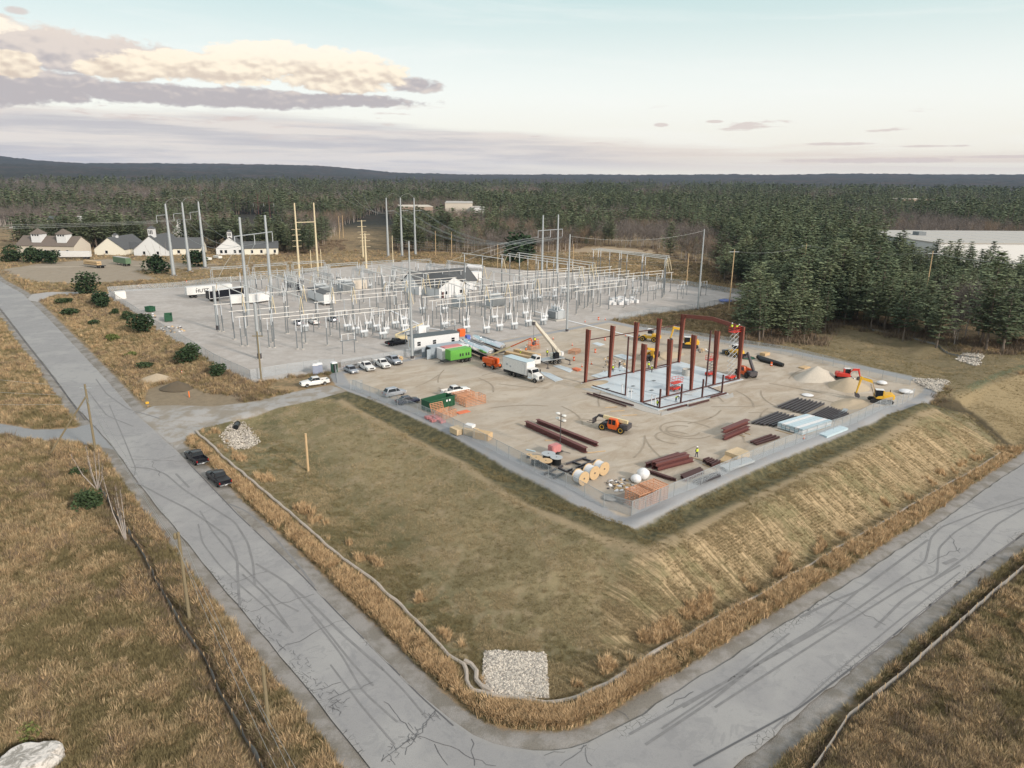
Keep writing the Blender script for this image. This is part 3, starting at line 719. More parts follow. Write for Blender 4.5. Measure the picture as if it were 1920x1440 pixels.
def scatter(name, pts, meshes, label=None, kind='stuff', parent=None):
    """pts: (x,y,z,scale,rot,tilt) rows; one object drawn with geometry nodes"""
    A = np.array(pts, np.float32)
    me = bpy.data.meshes.new(name); me.vertices.add(len(A)); me.vertices.foreach_set('co', A[:, :3].ravel())
    for nm_, col in (('scl', 3), ('rotz', 4), ('tilt', 5)):
        at = me.attributes.new(nm_, 'FLOAT', 'POINT'); at.data.foreach_set('value', A[:, col].copy())
    o = bpy.data.objects.new(name, me); COL.objects.link(o); o['kind'] = kind
    if label: o['label'] = label
    ng = bpy.data.node_groups.new(name, 'GeometryNodeTree'); N = ng.nodes; L = ng.links
    ng.interface.new_socket('Geometry', in_out='INPUT', socket_type='NodeSocketGeometry'); ng.interface.new_socket('Geometry', in_out='OUTPUT', socket_type='NodeSocketGeometry')
    gi = N.new('NodeGroupInput'); go = N.new('NodeGroupOutput'); iop = N.new('GeometryNodeInstanceOnPoints'); jn = N.new('GeometryNodeJoinGeometry')
    for k, mesh in enumerate(meshes):
        src = bpy.data.objects.new(name+'_piece', mesh)
        oi = N.new('GeometryNodeObjectInfo'); oi.inputs['Object'].default_value = src; oi.inputs['As Instance'].default_value = True
        L.new(oi.outputs['Geometry'], jn.inputs[0])
    def attr(nm_):
        a = N.new('GeometryNodeInputNamedAttribute'); a.data_type = 'FLOAT'; a.inputs['Name'].default_value = nm_; return a.outputs['Attribute']
    cx = N.new('ShaderNodeCombineXYZ'); L.new(attr('tilt'), cx.inputs[0]); L.new(attr('rotz'), cx.inputs[2])
    L.new(gi.outputs[0], iop.inputs['Points']); L.new(jn.outputs[0], iop.inputs['Instance']); iop.inputs['Pick Instance'].default_value = True
    L.new(cx.outputs[0], iop.inputs['Rotation']); L.new(attr('scl'), iop.inputs['Scale']); L.new(iop.outputs[0], go.inputs[0])
    md = o.modifiers.new('scatter', 'NODES'); md.node_group = ng
    return o

# --- forest
clear_px = [(-700,560),(-250,470),(-60,462),(0,452),(60,452),(120,468),(175,466),(260,466),(330,458),(400,468),(520,476),(560,480),(640,468),(650,430),(690,405),(725,405),(745,440),(740,474),(820,474),(905,478),(950,486),(1010,480),(1050,474),(1110,462),(1200,466),(1260,488),(1330,500),(1345,528),(1420,545),(1440,560),
            (1425,585),(1400,600),(1370,612),(1395,640),(1450,648),(1530,640),(1560,612),(1600,618),(1660,628),(1700,636),(1760,648),(1835,657),(1930,668),(2100,655),(2300,700),(2600,700)]
clear_w = [tuple(P0(a, c)[:2]) for a, c in clear_px] + [(600, -50), (-500, -50)]
sheds_px = [((1690,432),(2150,432),(2150,475),(1690,470))]
rf = random.Random(11)
pine_pts, bare_pts, rus_pts = [], [], []
def gather():
    for (d0, d1, sp, sc) in ((130, 420, 6.0, 1.12), (420, 800, 6.3, 1.05), (800, 1500, 9.0, 1.25), (1500, 2600, 15.0, 1.75)):
        hw = d1*.95
        gx = np.arange(-hw, hw, sp); gy = np.arange(d0*.8, d1, sp)
        X, Y = np.meshgrid(gx, gy); X = X.ravel(); Y = Y.ravel()
        jr = np.random.RandomState(int(d0)); X = X+jr.uniform(-.46, .46, X.shape)*sp; Y = Y+jr.uniform(-.46, .46, Y.shape)*sp
        Dd = np.hypot(X, Y); ok = (Dd >= d0) & (Dd < d1) & (np.abs(X) < Y*.86+12)
        X, Y = X[ok], Y[ok]; sd = sdist(clear_w, X, Y); ok = sd < -.5; X, Y, sd = X[ok], Y[ok], sd[ok]
        den = fbm(X/60, Y/60, 77); typ = fbm(X/95+9, Y/95, 88); red = fbm(X/160, Y/160, 99)
        Dd = np.hypot(X, Y); az = np.degrees(np.arctan2(X, Y))
        for i in range(len(X)):
            x, y = X[i], Y[i]; q = typ[i] - .03*(az[i] > 5) + .035*(az[i] < 0)*(Dd[i] > 500) + (.05 if Dd[i] > 1000 else 0)
            if den[i] < .30 and rf.random() < .6: continue
            if -110 < az[i]*0+x and False: continue
            row = (x, y, zt(x, y)-.1, 0, rf.uniform(0, 6.28), rf.uniform(-.05, .05))
            u = q + rf.uniform(-.05, .05)
            if u < (.54 if Dd[i] < 330 else .495):
                s = sc*rf.choice((.5, .66, .82, .95, 1.0, 1.1, 1.2, 1.34))*(.85 if -sd[i] < 9 and x > 0 else 1); pine_pts.append((*row[:3], s, *row[4:]))
            elif red[i] > .53 and rf.random() < .6: rus_pts.append((*row[:3], sc*rf.uniform(.8, 1.15), *row[4:]))
            else: bare_pts.append((*row[:3], sc*rf.uniform(.8, 1.2), *row[4:]))
gather()
# buildings and open corridors among the trees keep their own clearings
for k in range(150):
    q = P0(rf.uniform(-60, 640) if k % 3 else rf.uniform(30, 420), rf.uniform(448, 466), 0)
    pine_pts.append((q[0], q[1], zt(q[0], q[1])-.1, rf.uniform(.8, 1.3), rf.uniform(0, 6.28), 0.))
def blocked(x, y):
    for (a, c, r_) in CLEAR: 
        if (x-a)**2+(y-c)**2 < r_*r_: return True
    return False
CLEAR = []
def clear_line(p, q, r_, z=0):
    a = P0(*p, z); c = P0(*q, z); n = int(np.linalg.norm(a-c)/r_)+2
    for k in range(n): t = k/(n-1); CLEAR.append((a[0]*(1-t)+c[0]*t, a[1]*(1-t)+c[1]*t, r_*1.2))
clear_line((1745,508),(2250,545), 18); clear_line((1730,492),(2250,520), 26); clear_line((1712,475),(2200,495), 36); clear_line((1705,460),(2200,468), 40)
clear_line((800,410),(880,410), 26); clear_line((1700,395),(1860,398), 40); clear_line((650,470),(690,420), 14)
clear_line((470,405),(500,450), 18); clear_line((0,440),(20,430), 22); clear_line((-50,468),(50,440), 13)
clear_line((330,462),(345,455), 9); clear_line((100,455),(150,455), 10); clear_line((1180,470),(1250,478), 14)
pine_pts = [p for p in pine_pts if not blocked(p[0], p[1])]; bare_pts = [p for p in bare_pts if not blocked(p[0], p[1])]; rus_pts = [p for p in rus_pts if not blocked(p[0], p[1])]
pines = [pine_meshes(100+i, 16) for i in range(8)]; lowp = [pine_meshes(200+i, 16, True) for i in range(4)]
bares = [bare_meshes(300+i, 12) for i in range(4)]; lowb = [bare_meshes(400+i, 12, True) for i in range(3)]
PN, BK, BT, RT = MAT['pine_needles'], MAT['bark'], MAT['bare_twigs'], MAT['russet_twigs']
pine_crown = [mk_mesh('pine_crown', a, [PN]) for a, c in pines]; pine_trunk = [mk_mesh('pine_trunk', c, [BK]) for a, c in pines]
bare_crown = [mk_mesh('bare_crown', a, [BT]) for a, c in bares]; bare_trunk = [mk_mesh('bare_trunk', c, [MAT['pale_bark']]) for a, c in bares]
pine_full = [mk_mesh('pine_full', a, [PN, BK], c) for a, c in pines]; pine_low = [mk_mesh('pine_low', a, [PN, BK], c) for a, c in lowp]
bare_full = [mk_mesh('bare_full', a, [BT, MAT['pale_bark']], c) for a, c in bares]; bare_low = [mk_mesh('bare_low', a, [BT, MAT['pale_bark']], c) for a, c in lowb]
rus_full = [mk_mesh('russet_full', a, [RT, BK], c) for a, c in bares]; rus_low = [mk_mesh('russet_low', a, [RT, BK], c) for a, c in lowb]
def empty(name, loc, rz=0., s=1.):
    o = bpy.data.objects.new(name, None); COL.objects.link(o); o.location = loc; o.rotation_euler = (0, 0, rz); o.scale = (s, s, s); o.empty_display_size = .3
    return o
def tree_thing(name, crown, trunk, p, label, cat, group=None):
    e = empty(name, p[:3], p[4], p[3]); e.rotation_euler = (p[5], 0, p[4]); tag(e, label, cat, group)
    for nm_, me in (('trunk', trunk), ('crown', crown)):
        o = bpy.data.objects.new(nm_, me); COL.objects.link(o); o.parent = e
    return e
def px_of(x, y, z):
    v = Vector((x, y, z-CAM_Z)); zc = v.y*cos(PITCH)-v.z*sin(PITCH); yc = v.y*sin(PITCH)+v.z*cos(PITCH)
    u = v.x/zc; w = -yc/zc; c, s = cos(ROLL), sin(ROLL)
    return 960+F_PX*(u*c-w*s), 720+F_PX*(u*s+w*c)
# a few trees measured one by one
special = [((1632,620),15.7,'pine with a long bare trunk standing where the silt fence meets the lawn'),((1692,640),14.5,'pine with pale trunk leaning by the back lawn'),((1755,652),18.5,'tall open pine with pale bare trunk at the right edge of the back lawn'),
           ((1878,664),17,'big pine at the right edge of the picture behind the stone swale'),((1527,640),9.5,'small lone pine standing forward of the wood on the back lawn'),((1398,640),10,'pine standing closest to the steel frame'),((1445,636),13,'pine beside the back fence of the building pad'),
           ((1415,612),13,'broad pine at the corner of the gravel yard'),((1460,600),15,'tall pine behind the corner of the gravel yard'),((1500,612),16,'dense pine left of the lone pine'),((1380,618),9,'low pine below the gravel yard bank')]
near_specials = [(gp(*a)[:2], h) for a, h, _ in special]
pine_pts = [p for p in pine_pts if all((p[0]-q[0])**2+(p[1]-q[1])**2 > 9 for q, h in near_specials)]
for i, ((a, c), h, lab) in enumerate(special):
    q = gp(a, c); tree_thing('pine_tree', pine_crown[i % 6], pine_trunk[i % 6], (q.x, q.y, q.z, h/16, i*1.3, 0.0), lab, 'tree')
lowz = sdist(W([(1640,590,0),(1690,500,0),(1760,505,0),(2300,545,0),(2300,640,0),(1900,600,0)]), np.array([p[0] for p in pine_pts]), np.array([p[1] for p in pine_pts]))
pine_pts = [(*p[:3], p[3]*.74, *p[4:]) if z_ > 0 else p for p, z_ in zip(pine_pts, lowz)]
allp = [(math.dist((0, 0, CAM_Z), p[:3])/p[3], 'p', p) for p in pine_pts] + [(math.dist((0, 0, CAM_Z), p[:3])/p[3]*1.1, 'b', p) for p in bare_pts]
def inview(p):
    x, y = px_of(p[0], p[1], p[2]+8*p[3]); return -30 < x < 1950
allp = [a for a in allp if inview(a[2])]; allp.sort(key=lambda a: a[0])
sel = allp[:280]; chosen = set(id(a[2]) for a in sel)
for i, (_, k, p) in enumerate(sel):
    sect = min(5, int((atan2(p[0], p[1])+.05)/.14)) if p[0] > 0 else 0; dist_ = ['front', 'second', 'deeper'][0 if p[1] < 235 else 1 if p[1] < 300 else 2]
    where = ['left of the gravel yard tip', 'behind the gravel yard tip', 'above the steel frame', 'above the back lawn', 'above the stone swale', 'at the right edge of the picture'][sect]
    if k == 'p':
        tree_thing('pine_tree', pine_crown[i % 8], pine_trunk[i % 8], p, 'green pine in the %s rows of the wood %s' % (dist_, where), 'tree', 'pines of the %s rows %s' % (dist_, where))
    else:
        tree_thing('bare_tree', bare_crown[i % 4], bare_trunk[i % 4], p, 'leafless grey tree in the %s rows of the wood %s' % (dist_, where), 'tree', 'bare trees of the %s rows %s' % (dist_, where))
def split(pts, d):
    rest = [p for p in pts if id(p) not in chosen]
    return [p for p in rest if hypot(p[0], p[1]) < d], [p for p in rest if hypot(p[0], p[1]) >= d]
for nm_, pts, hi, lo in (('pine_forest', pine_pts, pine_full, pine_low), ('leafless_forest', bare_pts, bare_full, bare_low), ('russet_forest', rus_pts, rus_full, rus_low)):
    a, c = split(pts, 520)
    if a: scatter(nm_, a, hi)
    if c: scatter(nm_, c, lo)

# --- brush under the edge trees
def brush_mesh(seed, mat, n=40, h=1.0, w=.8):
    r = random.Random(seed); V, Fc = [], []
    for _ in range(n):
        a = r.uniform(0, 6.28); q = Vector((cos(a)*r.uniform(0, w), sin(a)*r.uniform(0, w), -.05)); e = q+Vector((r.uniform(-.4, .4), r.uniform(-.4, .4), h*r.uniform(.5, 1.2))); ww = Vector((r.uniform(-1, 1), r.uniform(-1, 1), 0))*.045
        k = len(V); V += [q-ww, q+ww, e]; Fc.append((k, k+1, k+2))
    return mk_mesh('brush', (V, Fc), [mat])
# --- grass tufts
def tuft_mesh(seed, mat, h, n, spread):
    r = random.Random(seed); V, Fc = [], []
    lean = Vector((r.uniform(-.3, .3), r.uniform(-.3, .3), 0))
    for _ in range(n):
        a = r.uniform(0, 6.28); rr_ = spread*math.sqrt(r.random()); q = Vector((cos(a)*rr_, sin(a)*rr_, -.03)); hh = h*r.uniform(.55, 1.15)
        mid = q+Vector((cos(a), sin(a), 0))*hh*.12+Vector((0, 0, hh*.6))+lean*hh*.3; e = mid+Vector((cos(a), sin(a), 0))*hh*.25+Vector((0, 0, hh*.38))+lean*hh*.6
        w = Vector((-sin(a+r.uniform(-1, 1)), cos(a), 0))*h*.035
        k = len(V); V += [q-w, q+w, mid+w*.7, mid-w*.7, e]; Fc += [(k, k+1, k+2, k+3), (k+3, k+2, k+4)]
    return mk_mesh('tuft', (V, Fc), [mat])
tall = [tuft_mesh(i, MAT['dry_grass'], .8, 24, .28) for i in range(5)]; brown = [tuft_mesh(90+i, MAT['brown_grass'], .68, 22, .30) for i in range(5)]; pale = [tuft_mesh(20+i, MAT['pale_grass'], .6, 24, .36) for i in range(4)]
oliv = [tuft_mesh(40+i, MAT['olive_grass'], .55, 24, .38) for i in range(4)]; short = [tuft_mesh(60+i, MAT['pale_grass'], .26, 18, .26) for i in range(4)]; shortg = [tuft_mesh(80+i, MAT['olive_grass'], .24, 18, .26) for i in range(4)]
darkb = [brush_mesh(i, MAT['russet_twigs'], 46, .8, .8) for i in range(4)]
def lookup(name, X, Y):
    r = np.interp(Y, YS, ROWI).astype(int).clip(0, len(YS)-1); c = ((X/(Y+30.0)-SS[0])/(SS[1]-SS[0])).astype(int).clip(0, NS-1)
    return D[name][r, c], GZ[r, c]
def spread_grass():
    rs = np.random.RandomState(5); out = {k: [] for k in ('tall', 'brown', 'pale', 'oliv', 'short', 'shortg', 'dark')}
    N = 1700000
    # distance-weighted candidates in the viewing sector and a margin on both sides
    dd = np.exp(rs.uniform(np.log(26), np.log(430), N)); aa = rs.uniform(-.80, .80, N); X = np.tan(aa)*dd; Y = dd
    L = {k: lookup(k, X, Y)[0] for k in ('road', 'pad', 'sub', 'drive', 'side', 'entry', 'lot', 'inner', 'rslope', 'mound', 'lawn', 'silt', 'dirtpile', 'ditch', 'berm', 'crest', 'swale', 'clearing', 'track')}
    n1 = .5*fbm(X/4.5, Y/4.5, 61)+.5*fbm(X/14, Y/14, 66); n2 = fbm(X/2.5, Y/2.5, 62); n3 = fbm(X/28, Y/28, 63)
    along = X*.775+Y*.63; upv = -X*.63+Y*.775; rowv = vnoise(along*1.15+upv*.2, upv*.1, 64)
    sdl = np.minimum(ldist(side_fence_l, X, Y), ldist(side_fence_r, X, Y))
    rip = np.maximum(sdist(W([(918,1224,-5.2),(1018,1226,-5.2),(1027,1310,-5.2),(903,1296,-5.2)]), X, Y), sdist(W([(430,798,-3),(458,792,-3),(484,833,-3),(440,843,-3),(417,815,-3)]), X, Y))
    mown = sdist(W([(500,728,-.2),(520,712,0),(650,700,0),(650,735,0),(560,735,-.2)]), X, Y); lowveg = ~((Y > 300) & (X < -60))
    wood = sdist(clear_w, X, Y)
    bare = (L['road'] > -1.8-n2) | (L['pad'] > -.2) | (L['sub'] > -.2) | (L['drive'] > -.1) | (L['side'] > -.2) | (L['entry'] > 0) | (L['dirtpile'] > 1.2) | (L['lot'] > 0)
    u = rs.random(N); u2 = rs.random(N); sc = rs.uniform(.5, 1.25, N); z = lookup('road', X, Y)[1]
    # the candidate density falls with the square of the distance, as seen from the road side
    rows = [None]*0
    inn = (L['inner'] > 0) | (L['lawn'] > 0) | (L['mound'] > 0)
    verge = (~inn) & (~bare) & (L['road'] > -10)
    sockd = ldist(sock_w, X, Y)
    right_verge = verge & (L['inner'] > -9) & (sockd < 6.5)
    field = (~inn) & (~bare) & (~right_verge) & (wood > -3)
    k_ = {}
    rv = right_verge & (sockd > np.where(X > 12, .5, 1.1)) & (n2+.3*(n1-.5)+.2*(u2-.5) > .36)
    bc = P0(54, 1436, -3.7); boul = ((X-bc[0])**2+(Y-bc[1])**2 > 7) & (sdl > .75) & (rip < .1) & (mown < 0) & (lowveg | (rs.random(N) < .25))
    k_['brown'] = (field & (n1+.9*(n2-.5)+.4*(u2-.5) > .49) & (L['silt'] < .6) & (u < .26))
    k_['tall'] = (rv & (u < .40)) | (field & (n1+.9*(n2-.5) > .60) & (u > .96)) | (field & (L['road'] > -9) & (n2 > .5) & (u > .93)) | ((sockd < 3) & (sockd > 1.0) & (L['inner'] > 0) & (n2 > .62) & (~bare) & (u < .2))
    k_['pale'] = (field & (n1+.9*(n2-.5)+.4*(u2-.5) > .50) & (u >= .26) & (u < .42)) | (rv & (u > .72))
    k_['oliv'] = (field & (n1+.35*(u2-.5) < .60) & (u > .55) & (u < .80)) | ((L['silt'] > 0) & (~bare) & (u > .8)) | (right_verge & (sockd > .5) & (u > .62) & (u <= .74))
    k_['dark'] = field & ((n3+.8*(n2-.5) > .50) | (L['silt']+3*(n2-.5) > .3)) & (u > .95)
    sl = inn & (~bare) & (Y < 230) & (sockd > .5)
    rs_ = (L['rslope'] > 0) | (L['mound'] > 0) | (L['crest'] > 0)
    k_['short'] = sl & ((L['pad'] < -5.5) | (L['lawn'] > 0)) & ((rs_ & (rowv > .48) & (u < .8)) | (~rs_ & (n2+.5*(n1-.5) > .56) & (u < .5)))
    k_['shortg'] = sl & ((rs_ & (rowv <= .42) & (u < .25)) | (~rs_ & (n2 <= .5) & (u < .42)))
    for k, msk in k_.items():
        msk = msk & boul
        i = np.nonzero(msk)[0]
        out[k] = np.stack([X[i], Y[i], z[i], sc[i]*(1+Y[i]/1100.), rs.uniform(0, 6.28, len(i)), rs.uniform(-.12, .12, len(i))], -1)
    return out
gr = spread_grass()
print('GRASS', {k: len(v) for k, v in gr.items()}, 'TREES', len(pine_pts), len(bare_pts), len(rus_pts))
scatter('tall_dry_grass', gr['tall'], tall); scatter('brown_grass', gr['brown'], brown); scatter('pale_grass', gr['pale'], pale); scatter('olive_grass', gr['oliv'], oliv)
scatter('slope_grass', gr['short'], short); scatter('green_slope_grass', gr['shortg'], shortg); scatter('dark_brush', gr['dark'], darkb)
def edge_brush():
    rs = np.random.RandomState(8); N = 60000
    dd = np.exp(rs.uniform(np.log(150), np.log(500), N)); aa = rs.uniform(-.74, .74, N); X = np.tan(aa)*dd; Y = dd
    w = sdist(clear_w, X, Y); ok = (w < 2) & (w > -16) & (rs.random(N) < .3); X, Y = X[ok], Y[ok]; z = lookup('road', X, Y)[1]
    return np.stack([X, Y, z, rs.uniform(1.2, 2.6, len(X)), rs.uniform(0, 6.28, len(X)), X*0], -1)
scatter('wood_edge_brush', edge_brush(), darkb)

# --- shrubs
def shrub(name, px, py, rpx, label, squash=.9, mat='shrub_leaves', group=None, cat='shrub', hmul=1.0):
    q = gp(px, py); dist = math.dist(q, (0, 0, CAM_Z)); rad = rpx/F_PX*dist
    r = random.Random(int(px*7+py)); V, Fc = [], []; SV, SF = [], []
    lob = [(r.uniform(-.4, .4), r.uniform(-.4, .4), r.uniform(.45, 1.1), r.uniform(.45, .7)) for _ in range(7)]
    n = int(900 if rad > 1.5 else 400)
    for _ in range(n):
        l = r.choice(lob); d = Vector((r.gauss(0, 1), r.gauss(0, 1), r.gauss(0, 1))).normalized()*l[3]*r.uniform(.55, 1.08)**.5
        c = Vector((l[0]+d.x, l[1]+d.y, max(.06, (l[2]+d.z)*squash*hmul)))*rad
        clump(V, Fc, c, rad*.11*r.uniform(.7, 1.3), r, flat=1.1, n=1)
    for _ in range(6): stick(SV, SF, (0, 0, -.2), Vector((r.uniform(-.5, .5), r.uniform(-.5, .5), .9*squash*hmul))*rad, .05, .02)
    e = empty(name, q); tag(e, label, cat, group)
    for nm_, me in (('stems', mk_mesh('stems', (SV, SF), [MAT['bark']])), ('foliage', mk_mesh('foliage', (V, Fc), [MAT[mat]]))):
        o = bpy.data.objects.new(nm_, me); COL.objects.link(o); o.parent = e
for a in [(269,622,23,'large round dark green shrub outside the fence below the small dumpster'),(358,680,24,'round dark green shrub nearest the fence bend above the earth pile'),(410,706,17,'round shrub in dry grass near the front corner of the gravel yard'),
          (186,571,17,'dark evergreen shrub right behind the tree at the yard corner'),(193,577,14,'lower evergreen shrub touching the fence at the yard corner'),(240,599,11,'small dark shrub left of the large round one'),(217,590,8,'tiny shrub in the grass left of the fence'),
          (169,957,26,'bright round green shrub beside the silt fence in the left meadow'),(146,893,13,'small green shrub below the braced wooden pole')]:
    shrub('round_shrub', *a, squash=.85)
for a in [(132,590,15,'flat dark juniper between the road and the fence'),(178,608,11,'small flat juniper below the larger one'),(122,569,13,'thin flat juniper near the yard entrance drive'),(273,690,15,'flat dark green shrub above the sand heap')]:
    shrub('low_shrub', *a, squash=.42)
for a in [(212,637,12,'yellow green weed patch between the road and the fence'),(60,1380,20,'leafy green weed in the meadow above the boulder'),(248,668,10,'yellowing weed patch above the sand heap')]:
    shrub('weed_clump', *a, squash=.5, mat='weed_leaves', cat='plant')
for a in [(300,512,24,'broad dark bush left of the three steel poles'),(370,500,22,'dark green bush between the steel poles'),(65,492,20,'hedge mass in front of the brown roofed hall'),(95,494,17,'hedge end beside the white trailer in front of the hall'),(20,490,18,'dark hedge at the left edge before the hall'),(975,492,40,'large dark evergreen bush at the far edge of the yard')]:
    shrub('evergreen_bush', *a, squash=.8)
shrub('young_pine', 166, 552, 22, 'young round crowned pine standing at the left corner of the fenced gravel yard', squash=1.0, cat='tree', hmul=1.15)
def birch(px, py, tips, label):
    q = gp(px, py); dist = math.dist(q, (0, 0, CAM_Z)); V, Fc = [], []; TV_, TF_ = [], []; r = random.Random(px)
    for dx, dy in tips:
        e = Vector((dx/F_PX*dist, r.uniform(-1, 1), dy/F_PX*dist/.92)); mid = e*.45; mid.x *= 1.4; mid.z *= .95
        stick(V, Fc, (0, 0, -.2), mid, .07, .05, 4); stick(V, Fc, mid, e, .05, .015, 4)
        for _ in range(22):
            s = mid.lerp(e, r.random()); t = s+Vector((r.uniform(-.5, .5), r.uniform(-.5, .5), r.uniform(.3, .9)))*1.1; w = Vector((.02, .01, 0)); k = len(TV_)
            TV_ += [s-w, s+w, t]; TF_.append((k, k+1, k+2))
    e = empty('birch_tree', q); tag(e, label, 'tree')
    for nm_, me in (('trunk', mk_mesh('stems', (V, Fc), [MAT['pale_bark']])), ('crown', mk_mesh('twigs', (TV_, TF_), [MAT['bare_twigs']]))):
        o = bpy.data.objects.new(nm_, me); COL.objects.link(o); o.parent = e
birch(237, 1017, [(-24,112),(-10,84),(-8,72),(4,86),(-2,60)], 'leafless white birch with several stems beside the silt fence')
birch(183, 918, [(-28,58),(-8,68),(3,60),(12,62),(20,44),(-14,50)], 'leafless birch clump above the round green shrub')
birch(310, 508, [(-30,40),(-18,44),(-6,46),(6,44),(16,40),(-24,30)], 'clump of leafless birches in front of the white gabled house')
# ------------------------------------------------------------------ object kit
for nm_, col, rg, mt in [('white_paint',(.74,.74,.73),.45,0),('silver_paint',(.42,.45,.50),.35,.5),('black_paint',(.012,.013,.018),.25,0),('dark_blue_paint',(.02,.025,.05),.25,0),
    ('chrome',(.75,.76,.78),.12,1.),('tyre',(.02,.02,.02),.9,0),('rim',(.5,.5,.5),.4,.8),('window_glass',(.012,.015,.02),.08,0),('lamp_glass',(.75,.75,.72),.15,0),('red_lamp',(.35,.01,.01),.2,0),
    ('dark_plastic',(.025,.025,.027),.6,0),('bed_liner',(.02,.02,.022),.8,0),('orange_paint',(.75,.13,.025),.4,0),('cream_paint',(.72,.60,.36),.45,0),('yellow_paint',(.72,.42,.04),.45,0),
    ('red_paint',(.60,.05,.035),.4,0),('green_paint',(.02,.09,.045),.5,0),('lime_paint',(.13,.40,.07),.45,0),('girder_brown',(.15,.055,.05),.6,0),('ivory_paint',(.74,.70,.60),.45,0),('oxide_red',(.205,.062,.042),.6,0),('dark_oxide',(.09,.038,.035),.6,0),('black_steel',(.085,.078,.085),.5,.2),
    ('galvanised',(.42,.45,.47),.5,.35),('dark_galv',(.19,.21,.225),.6,.2),('pale_steel',(.78,.76,.72),.5,.1),('insulator',(.60,.63,.66),.35,0),('concrete',(.46,.44,.41),.9,0),('slab_concrete',(.50,.55,.58),.8,0),
    ('wood_tan',(.56,.40,.23),.8,0),('wood_orange',(.62,.32,.19),.8,0),('plywood',(.62,.48,.31),.7,0),('grey_wood',(.25,.22,.19),.9,0),('old_pole',(.22,.18,.11),.9,0),('cream_pole',(.66,.56,.38),.7,0),
    ('cream_wall',(.78,.74,.63),.8,0),('white_wall',(.70,.71,.72),.8,0),('beige_wall',(.60,.54,.46),.8,0),('shingle_brown',(.17,.14,.12),.9,0),('shingle_dark',(.10,.105,.11),.9,0),('roof_grey',(.10,.12,.13),.8,0),
    ('panel_blue',(.50,.62,.68),.4,0),('tank_steel',(.80,.82,.85),.12,1.),('plastic_white',(.75,.75,.76),.4,0),('toilet_blue',(.30,.34,.45),.5,0),('toilet_green',(.02,.10,.06),.5,0),('hi_vis',(.65,.75,.06),.7,0),('hi_vis_orange',(.8,.2,.04),.7,0),
    ('jeans',(.03,.035,.06),.9,0),('skin',(.5,.3,.22),.6,0),('helmet',(.8,.8,.8),.3,0),('black_pipe',(.012,.014,.016),.3,0),('fabric_grey',(.29,.28,.265),.9,0),('sock_cloth',(.42,.37,.32),.9,0),
    ('faded_red',(.55,.22,.22),.6,0),('orange_net',(.7,.2,.10),.9,0),('sand',(.44,.36,.26),.95,0),('pale_sand',(.52,.47,.40),.95,0),('topsoil',(.12,.095,.065),.95,0),('stone_white',(.58,.56,.53),.9,0),('boulder',(.55,.52,.48),.9,0),
    ('box_grey',(.42,.45,.47),.6,0),('container_blue',(.33,.38,.43),.5,.1),('trailer_green',(.14,.22,.13),.6,0),('wire',(.40,.41,.40),.5,.3),('tan_roof',(.40,.30,.24),.9,0),('blue_tarp',(.10,.16,.5),.5,0),('bark_brown',(.16,.12,.09),.9,0)]:
    simple(nm_, col, rg, mt, var=.16 if 'paint' in nm_ else .14)
